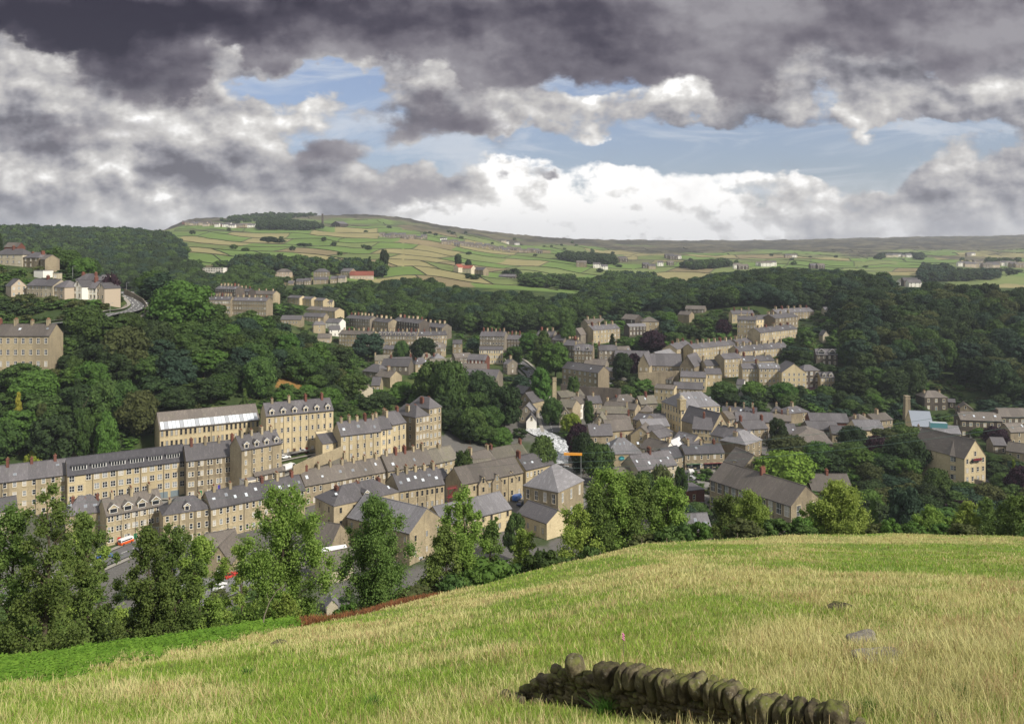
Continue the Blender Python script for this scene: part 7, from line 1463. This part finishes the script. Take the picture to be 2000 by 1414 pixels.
# ------------------------------------------------------------------ drystone wall and loose stones
def rock(mb, c, s, seed, ry=0.0, rz=0.0, p=3.2, n=5, amp=.16, tilt=0.0):
    """rounded, rough block"""
    R = Matrix.Rotation(rz, 3, 'Z') @ Matrix.Rotation(ry, 3, 'Y') @ Matrix.Rotation(tilt, 3, 'X'); k = len(mb.v); ids = {}
    for ax in range(3):
        for sg in (-1, 1):
            g = {}
            for i in range(n+1):
                for j in range(n+1):
                    q = [0, 0, 0]; q[ax] = sg; q[(ax+1) % 3] = -1+2*i/n; q[(ax+2) % 3] = -1+2*j/n
                    key = tuple(round(v_, 4) for v_ in q)
                    if key not in ids:
                        l = (abs(q[0])**p+abs(q[1])**p+abs(q[2])**p)**(1/p); d = [v_/l for v_ in q]
                        nz = 1+amp*(float(fbm(np.array(d[0]*1.3+seed*3.1+d[2]), np.array(d[1]*1.3+seed*1.7-d[2]*.7), seed, 3))-.5)*2
                        pt = R @ Vector((d[0]*s[0]*nz, d[1]*s[1]*nz, d[2]*s[2]*nz)); ids[key] = len(mb.v); mb.v.append((pt.x+c[0], pt.y+c[1], pt.z+c[2]))
                    g[i, j] = ids[key]
            for i in range(n):
                for j in range(n):
                    f = (g[i,j], g[i+1,j], g[i+1,j+1], g[i,j+1]); mb.f.append(f if sg > 0 else f[::-1]); mb.m.append(0)
M_ROCK = mat('mossy_gritstone', (.07,.06,.04), .95, .1); nb = NB(M_ROCK.node_tree); pn = M_ROCK.node_tree.nodes['Principled BSDF']; tco = nb.n('ShaderNodeTexCoord').outputs['Object']
geo = nb.n('ShaderNodeNewGeometry'); oi = nb.m('FRACT', nb.m('ADD', geo.outputs['Random Per Island'], nb.n('ShaderNodeObjectInfo').outputs['Random']))
c_ = nb.mix(nb.ss(nb.noise(tco, 5, 6, .65), .4, .62), (.060,.050,.034,1), (.135,.115,.072,1)); upz = nb.sep(geo.outputs['Normal'])[2]
c_ = nb.mix(nb.m('MULTIPLY', nb.ss(nb.noise(tco, 2.6, 6, .7), .42, .62), nb.ss(upz, -.2, .8)), c_, (.105,.115,.032,1)); c_ = nb.mix(nb.m('MULTIPLY', nb.ss(nb.noise(tco, 14, 4, .6), .60, .70), .6), c_, (.22,.21,.17,1))
hs = nb.n('ShaderNodeHueSaturation'); nb.put(hs.inputs['Color'], c_); nb.put(hs.inputs['Value'], nb.m('MULTIPLY_ADD', oi, .7, .65)); nb.put(pn.inputs['Base Color'], hs.outputs[0])
bp = nb.n('ShaderNodeBump'); bp.inputs['Strength'].default_value = .9; bp.inputs['Distance'].default_value = .03; nb.put(bp.inputs['Height'], nb.noise(tco, 16, 8, .7)); nb.put(pn.inputs['Normal'], bp.outputs[0])
M_ROCKL = noisy('pale_gritstone', (.15,.135,.11), (.25,.23,.19), 6, bump=.03)
WA, WB_ = ((1015-1000)/F*18.3, 18.3), ((1650-1000)/F*13.4, 13.4)
def wp(px):
    """wall point seen at column px"""
    k = (px-1000)/F; t = (WA[0]-k*WA[1])/(k*(WB_[1]-WA[1])-(WB_[0]-WA[0])); return WA[0]+(WB_[0]-WA[0])*t, WA[1]+(WB_[1]-WA[1])*t
wang = math.atan2(WB_[1]-WA[1], WB_[0]-WA[0]); rs_ = random.Random(8)
x0, y0 = wp(1300); z0 = float(T(np.array(x0), np.array(y0)))
DW = empty('drystone_wall', (x0, y0, z0)); tag(DW, 'low tumbledown drystone wall with rounded mossy cope stones', 'wall')
TOP = ([1012,1040,1070,1100,1130,1160,1180,1240,1300,1360,1420,1480,1540,1600,1655], [1352,1336,1318,1306,1308,1318,1326,1338,1350,1360,1376,1396,1408,1408,1404])
body = MB()
L_ = math.hypot(WB_[0]-WA[0], WB_[1]-WA[1]); xx = 0.0; sd = 1
ux, uy = math.cos(wang), math.sin(wang)
for face in (-.17, .17):
    row = 0; zc_ = -.25
    while zc_ < 1.1:
        hrow = rs_.uniform(.07, .15); xx = rs_.uniform(-.1, .1)
        while xx < L_:
            wd = rs_.uniform(.10, .36); cx = WA[0]+ux*(xx+wd/2)-uy*face*-1; cy_ = WA[1]+uy*(xx+wd/2)+ux*face
            pxc = 1000+F*cx/cy_; g = float(T(np.array(cx), np.array(cy_))); ztop = CAMZ-(np.interp(pxc, *TOP)-Y0)/F*cy_
            zz = g+zc_+hrow/2
            if zz+hrow*.3 < ztop:
                rock(body, (cx-x0+rs_.uniform(-.02,.02), cy_-y0+rs_.uniform(-.04,.04), zz-z0), (wd/2*.97, rs_.uniform(.13,.2), hrow/2*1.02), sd, rs_.uniform(-.09,.09), wang+rs_.uniform(-.16,.16), 5.5, 4, .34); sd += 1
            xx += wd
        zc_ += hrow*.93; row += 1
link('wall_body', body.mesh('wall_body', [M_ROCK], True), DW)
px = 1186.0; i = 0; CT = ([1180,1240,1300,1360,1420,1480,1540,1600,1660], [1294,1305,1318,1322,1338,1358,1374,1376,1368])
while px < 1650:
    x, y = wp(px); pt = np.interp(px, *CT); big = i == 0 or px > 1610
    wpx_ = rs_.uniform(15, 27) if not big else 38; th_ = wpx_/F*y/2*1.02
    zt_ = CAMZ-(pt-Y0+rs_.uniform(-5, 4))/F*y; hs_ = rs_.uniform(.20, .28) if px < 1500 else rs_.uniform(.2, .3)
    mb = MB(); rock(mb, (x-x0, y-y0, zt_-hs_-z0), (th_, rs_.uniform(.24,.32), hs_), 300+i, rs_.uniform(-.28,.1), wang+rs_.uniform(-.22,.22), 4.2, 9, .26)
    link('cope_stone', mb.mesh('cope_stone', [M_ROCK], True), DW); px += wpx_*.93; i += 1
for j, (px, py, sx, sy, sz, p) in enumerate(((1123,1302,.20,.22,.23,3.0),(1086,1306,.11,.14,.09,2.6),(1100,1318,.14,.15,.12,3),(1148,1316,.10,.12,.05,3.5),(1070,1322,.10,.1,.06,3),(1030,1346,.16,.15,.08,3),(1160,1322,.16,.15,.08,3))):
    x, y = wp(px); z = CAMZ-(py-Y0)/F*y; mb = MB(); rock(mb, (x-x0, y-y0, z-z0), (sx, sy, sz), 500+j, -.2 if j == 0 else rs_.uniform(-.2,.2), rs_.uniform(-.6,.6), p, 8, .22); link('top_stone', mb.mesh('top_stone', [M_ROCK], True), DW)
for j in range(22):
    px = rs_.uniform(985, 1075) if j < 14 else rs_.uniform(1560, 1690); x, y = wp(px); y -= rs_.uniform(.1, .6); x = (px-1000)/F*y; z = float(T(np.array(x), np.array(y))); q = rs_.uniform(.05, .13); mb = MB()
    rock(mb, (x-x0, y-y0, z-z0+q*.5), (q*1.3, q, q*.7), 800+j, rs_.uniform(-.4,.4), rs_.uniform(-2,2), 4.5, 4, .3); link('fallen_stone', mb.mesh('fallen_stone', [M_ROCK], True), DW)
for j, (px, py, s, lb) in enumerate(((1683,1262,(.42,.22,.20),'pale slanting boulder sticking out of the grass, upper right'), (1722,1288,(.75,.4,.10),'flat slab of stone lying in the straw coloured grass'), (1652,1396,(.20,.18,.14),'small dark stone fallen at the right end of the wall'), (1832,1408,(.16,.15,.12),'dark stone at the bottom edge right of the wall'),
                                  (1640,1190,(.55,.4,.12),'low dark stone in the rough patch of the upper meadow'), (545,1262,(.35,.3,.16),'half buried stone near the dead sapling'))):
    X, Y, Z = ray(px, py, 0, 12.5); mb = MB(); rock(mb, (0,0,s[2]*(1.0 if j < 2 else .6)), s, 700+j, -.3 if j == 0 else .05, .2*j, 4.5, 8, .24); o = link('boulder', mb.mesh('boulder', [M_ROCKL if j < 2 else M_ROCK], True), None, (X, Y, Z)); tag(o, lb, 'stone')
# foxglove spike, meadow plants, rushes
X, Y, Z = ray(1217, 1292, 0, 12.5); r = empty('foxglove', (X, Y, Z)); tag(r, 'single tall stem with pink flowers standing behind the wall', 'flower')
mb = MB(); mb.tube([(0,0,0),(.01,0,.4),(0,0,.72)], [.012,.010,.006], 5); link('stem', mb.mesh('stem', [M_WOOD]), r)
mb = MB()
for i in range(9): a = i*2.1; z = .62+i*.022; mb.tube([(0,0,z),(.035*math.cos(a),.035*math.sin(a),z-.025)], [.008,.02], 6)
link('flowers', mb.mesh('flowers', [mat('pink_petals', (.65,.18,.42), .7)]), r)
for j, (px, py, n_, hh_, lb) in enumerate(((483,1322,160,.42,'round dark green rush tussock in the left meadow'), (1180,1395,140,.5,'tuft of tall green grass against the wall foot'), (1880,1370,170,.5,'green fern like clump near the lower right corner'), (1700,1392,150,.4,'green weeds at the right end of the wall'), (730,1140+240,130,.35,'dark green clump in the lower meadow'))):
    X, Y, Z = ray(px, py, 0, 12.5); a = rng.uniform(0, 6.28, n_); rr_ = .16*rng.random(n_); V, Qd, K_ = blades(X+np.cos(a)*rr_, Y+np.sin(a)*rr_, rng.uniform(.6, 1, n_)*hh_, np.full(n_, max(.012, Y*.0007)), rng.uniform(.2, .9, n_), np.zeros(n_, int), rng)
    V = V-np.array([X, Y, Z]); tag(link('grass_tussock', np_mesh('grass_tussock', V, Qd, [mk('rush_green', (.05,.13,.02), (.09,.2,.035))], K_), None, (X, Y, Z)), lb, 'plant')
# fence posts on the brow
mb = MB(); mb.tube([(0,0,-.4),(.02,0,.6),(.03,.01,1.25)], [.075,.07,.06], 7); PM = mb.mesh('fence_post', [M_WOOD])
for px, dy, lb in ((1172,1,'weathered fence post on the brow, left of two before the central clump'), (1253,1,'weathered fence post on the brow, right of two before the central clump'), (769,1.5,'leaning post beside the dark birch'), (1302,1.5,'fence post at the foot of the bright central birch'), (1440,1.5,'fence post behind the small conical birch'), (655,2,'fence post beside the tiny garden shed')):
    Yp = float(crestY(px))+dy; X = (px-1000)/F*Yp; o = link('fence_post', PM, None, (X, Yp, float(T(np.array(X), np.array(Yp)))), px*.3); tag(o, lb, 'post', 'fence posts along the brow')

# ------------------------------------------------------------------ vehicles
def car_parts(kind, paint):
    s = MB(); g = MB(); L, Wc = (4.2, 1.72)
    if kind == 'car': bodyp = [(0,.28),(4.2,.28),(4.2,.62),(4.05,.82),(3.1,.92),(2.45,1.38),(.95,1.42),(.2,.95),(0,.8)]; gl = [(3.0,.94),(2.42,1.32),(1.0,1.36),(.38,.97)]
    elif kind == 'van': L = 5.0; bodyp = [(0,.3),(5,.3),(5,.95),(4.75,1.2),(4.15,1.9),(3.9,2.05),(.05,2.1),(0,2.0)]; gl = [(4.6,1.22),(4.1,1.78),(3.3,1.82),(3.3,1.2)]
    elif kind == 'camper': L = 4.3; bodyp = [(0,.3),(4.3,.3),(4.35,.9),(4.2,1.05),(.03,1.05)]; gl = None
    hw = Wc/2 if kind != 'van' else .95
    sec = bodyp
    n = len(sec); A = [(x-L/2, -hw*(1 if z < .95 or kind != 'car' else .80), z) for x, z in sec]; Bv = [(x, -y, z) for x, y, z in A]
    s.faces(A+Bv, [tuple(range(n)), tuple(reversed(range(n, 2*n)))]+[(i, i+n, (i+1)%n+n, (i+1)%n) for i in range(n)])
    if gl:
        for sg in (-1, 1): g.faces([(x-L/2, sg*(hw*(.81 if kind == 'car' else 1)+.015+(.09*(1.4-z)/.45 if kind == 'car' else 0)), z) for x, z in gl], [(0,1,2,3) if sg < 0 else (3,2,1,0)])
        i0 = 4 if kind == 'car' else 3
        for a_, b_, off in ((sec[i0], sec[i0+1], .02),)+(((sec[6], sec[7], -.02),) if kind == 'car' else ()):
            wtop = hw*(.74 if kind == 'car' else .85)
            g.faces([(a_[0]-L/2+off, -wtop, a_[1]+.05), (a_[0]-L/2+off, wtop, a_[1]+.05), (b_[0]-L/2+off, wtop*.93, b_[1]-.03), (b_[0]-L/2+off, -wtop*.93, b_[1]-.03)], [(0,1,2,3)])
    w = MB(); w.tube([(0,-.1,0),(0,.1,0)], [.31,.31], 12); w.f.insert(0, tuple(reversed(range(12)))); w.m.insert(0, 0)
    return s.mesh('body', [paint]), g.mesh('windows', [M_GLASS]) if gl else None, w.mesh('wheel', [M_TYRE]), L, hw
PAINT = {k: mat('paint_'+k, c, .3, .6) for k, c in {'white':(.75,.75,.75),'silver':(.42,.43,.45),'black':(.03,.03,.035),'red':(.45,.03,.025),'blue':(.05,.12,.35),'darkblue':(.03,.04,.10),'grey':(.18,.19,.2),'orange':(.62,.10,.015),'green':(.05,.12,.07),'maroon':(.14,.02,.03)}.items()}
_cp = {}
def vehicle(kind, colr, px, py, yaw, label, Y=None, name='parked_car', cat='car', group=None, ymin=170):
    if (kind, colr) not in _cp: _cp[kind, colr] = car_parts(kind, PAINT[colr])
    bm_, gm_, wm_, L, hw = _cp[kind, colr]
    if Y is None: X, Y, Z = ray(px, py, 0, ymin)
    else: X = (px-1000)/F*Y
    c = math.cos(yaw); s_ = math.sin(yaw); zs = T(np.array([X+c*2, X-c*2, X]), np.array([Y+s_*2, Y-s_*2, Y])); Z = float(zs.mean())+.22
    r = empty(name, (X, Y, Z), yaw); r.rotation_euler[1] = -math.atan2(float(zs[0]-zs[1]), 4); tag(r, label, cat, group)
    link('body', bm_, r)
    if gm_: link('windows', gm_, r)
    for a in (-1, 1):
        for b_ in (-1, 1): link('wheel', wm_, r, (a*L*.31, b_*(hw-.1), .31))
    return r
V_ = vehicle
cv = V_('camper', 'orange', 246, 1063, math.radians(62), 'orange camper van with white roof driving down the street', name='camper_van', cat='van')
mb = MB(); mb.prism([(-.84,1.05),(.84,1.05),(.78,1.72),(-.78,1.72)], -2.12, 2.1); link('upper_body', mb.mesh('upper_body', [PAINT['white']]), cv)
mb = MB(); mb.prism([(-.86,1.18),(.86,1.18),(.82,1.55),(-.82,1.55)], -2.0, 1.6); mb.box(-2.15, 2.13, -.6, .6, 1.15, 1.58); link('windows', mb.mesh('windows', [M_GLASS]), cv)
mb = MB(); mb.prism([(-.82,1.70),(.82,1.70),(.66,1.96),(-.66,1.96)], -2.1, 1.9); link('roof', mb.mesh('roof', [PAINT['white']]), cv)
CARS = [('car','black',572,890,.45,'black car parked on the terrace below the cream block'),('car','silver',594,884,.45,'silver car parked right of the black one below the cream block'),('car','white',557,896,.45,'white car half hidden at the left of the parked row'),('car','darkblue',622,876,.45,'dark blue car at the right end of the parked row'),
 ('van','white',566,917,.9,'white coach like van turning at the foot of the rising street'),('car','red',676,1060,.3,'red car beside the near three storey house'),('van','blue',1010,977,1.2,'bright blue van in the gap beside the chapel hall'),('car','darkblue',1017,987,1.2,'dark car just in front of the blue van'),
 ('car','silver',405,1112,.3,'silver car in the car park seen between the birches'),('car','red',452,1128,.9,'red car in the car park left of the tallest birch'),('car','silver',350,1150,.2,'silver car low in the car park'),('car','grey',385,1140,1.3,'grey car in the car park behind the dark birches'),('car','white',430,1150,1.3,'white car at the lower edge of the car park'),('car','darkblue',330,1120,1.2,'dark blue car at the left of the car park'),('car','silver',470,1105,1.2,'pale silver car nearest the tallest birch'),
 ('van','white',1360,914,.15,'white van crossing the square before the shop parade'),('van','white',1420,909,.35,'large white van by the cream narrow block'),('car','maroon',1361,930,1.9,'maroon car in the small car park'),('car','silver',1352,937,.1,'silver car in the small car park'),('car','black',1351,944,.1,'black car below the silver one in the small car park'),('van','white',1350,928,1.5,'white box van in the small car park'),
 ('car','red',1853,948,.1,'red car at the left of the riverside mill car park'),('car','maroon',1865,947,1.3,'dark red car facing the riverside mill'),('car','silver',1877,945,1.2,'silver car third along in the riverside mill car park'),('car','white',1888,944,1.2,'white car fourth along in the riverside mill car park'),('car','darkblue',1897,941,1.0,'dark blue car at the right of the riverside mill car park'),('car','silver',1871,936,0,'silver car close under the arched windows of the riverside mill'),('car','white',1926,914,.1,'white car beyond the riverside mill corner'),
 ('car','white',286,594,2.1,'white car coming round the bend of the hill road'),('car','black',1024,720,1.9,'black car highest on the curving street'),('car','maroon',1027,725,1.9,'maroon car on the curving street'),('car','darkblue',1031,731,1.9,'dark blue car in the middle of the curving street'),('car','silver',1036,737,1.9,'silver car lowest but one on the curving street'),('car','black',1041,743,1.9,'black car lowest on the curving street'),
 ('car','white',300,1140,.3,'white car left of the dark birches in the car park'),('car','red',318,1158,1.3,'red car low at the left of the car park'),('car','darkblue',368,1128,.3,'dark blue car behind the light leaved birch'),('car','silver',175,1112,.4,'silver car on the street below the blue car'),('car','white',440,1112,.9,'white car between the silver and red cars in the car park'),('car','grey',487,1135,.3,'grey car at the right of the car park'),('car','black',700,1130,.4,'black car parked behind the dark conical birch'),('car','silver',812,1095,.6,'silver car on the lane behind the slender birch'),('car','blue',1000,1062,.5,'blue car on the lane under the chapel hall'),
 ('car','grey',1190,752,.2,'grey car on the road above the railway wall'),('car','silver',100,1135,.3,'silver car on the lane at far left below the houses'),('car','blue',205,1090,.4,'blue car behind the camper van'),('van','white',1300,938,.4,'white van on the lane beside the white gabled shop')]
for k_, c_, px, py, yw, lb in CARS: V_(k_, c_, px, py, yw, lb, name='parked_van' if k_ == 'van' else 'parked_car', cat='van' if k_ == 'van' else 'car', ymin=150)
# ------------------------------------------------------------------ poles, lamps, wires, signs
def pole(px, py, ht, label, lamp=True, Y=None, name='street_lamp', cat='street lamp', col=None, group=None):
    if Y is None: X, Y, Z = ray(px, py, 0, 170)
    else: X = (px-1000)/F*Y; Z = float(T(np.array(X), np.array(Y)))
    r = empty(name, (X, Y, Z)); tag(r, label, cat, group); mb = MB(); w_ = max(.07, Y*.00022); mb.tube([(0,0,-.5),(0,0,ht)], [w_*1.2, w_*.8], 6); link('pole', mb.mesh('pole', [col or M_METAL]), r)
    if lamp: mb = MB(); mb.tube([(0,0,ht-.1),(.5,0,ht+.12),(1.1,0,ht+.12)], [w_*.6]*3, 5); mb.box(.8,1.5,-.14,.14,ht+.03,ht+.2); link('lamp_head', mb.mesh('lamp_head', [M_METAL]), r)
    return r
pole(215, 622, 7, 'street lamp beside the garden wall of the hill road'); pole(247, 570, 7, 'street lamp at the top of the hill road bend', Y=418.0); pole(868, 893, 8, 'lamp post above the middle terrace roofs', Y=305.0); pole(1933, 862, 8, 'lamp post near the dark stone terrace', Y=385.0)
pole(142, 535, 8, 'lamp post on the bank behind the white semis', Y=425.0); pole(1345, 950, 8, 'pale lamp post in the small car park'); pole(1660, 0, 0.1, '', Y=1.0) if False else None
pole(6, 1000, 13, 'pale pole in front of the far left terrace', lamp=False, Y=262.0, name='utility_pole', cat='pole'); pole(285, 980, 9, 'thin pole in front of the cream converted mill', lamp=False, Y=272.0, name='utility_pole', cat='pole')
pole(1846, 905, 11, 'grey mast beside the riverside mill dormer', lamp=False, Y=340.0, name='utility_pole', cat='pole'); pole(1050, 800, 7, 'lamp post where the curving street meets the river', Y=410.0)
M_WIRE = mat('wire_green', (.10,.16,.14), .5)
def wire(a, b_, sag, label, rad=.022):
    A_ = Vector(((a[0]-1000)/F*a[2], a[2], CAMZ-(a[1]-Y0)/F*a[2])); B_ = Vector(((b_[0]-1000)/F*b_[2], b_[2], CAMZ-(b_[1]-Y0)/F*b_[2])); n_ = 24; mb = MB()
    pts = [(A_.lerp(B_, i/n_)-A_)-Vector((0,0,sag*4*(i/n_)*(1-i/n_))) for i in range(n_+1)]
    mb.tube([tuple(p) for p in pts], rad, 4); tag(link('power_line', mb.mesh('power_line', [M_WIRE]), None, A_), label, 'wire')
wire((1085,887,185), (2150,762,150), 2.2, 'topmost green cable crossing the town towards the right edge', .03); wire((1085,903,185), (2150,788,150), 2.2, 'middle green cable crossing the town towards the right edge', .03); wire((1085,915,185), (2150,806,150), 2.2, 'lowest green cable crossing the town towards the right edge', .03)
wire((-60,975,120), (640,952,190), 1.5, 'upper cable over the left terraces', .018); wire((-60,1005,120), (560,1020,190), 1.5, 'lower cable over the left terraces', .018)
wire((1085,887,185), (905,912,240), 1.0, 'cable running from the weir trees to the middle terraces', .02)

# ------------------------------------------------------------------ the air
hz = MB(); hz.box(-4600, 4600, -60, 5900, -60, 330); HM = bpy.data.materials.new('haze'); HM.use_nodes = True; HM.node_tree.nodes.clear(); nb = NB(HM.node_tree)
pv = nb.n('ShaderNodeVolumePrincipled'); pv.inputs['Color'].default_value = (.80,.87,1.0,1); pv.inputs['Density'].default_value = .00009; pv.inputs['Anisotropy'].default_value = .2
HM.node_tree.links.new(pv.outputs[0], nb.n('ShaderNodeOutputMaterial').inputs['Volume']); tag(link('haze', hz.mesh('haze', [HM])), kind='stuff')
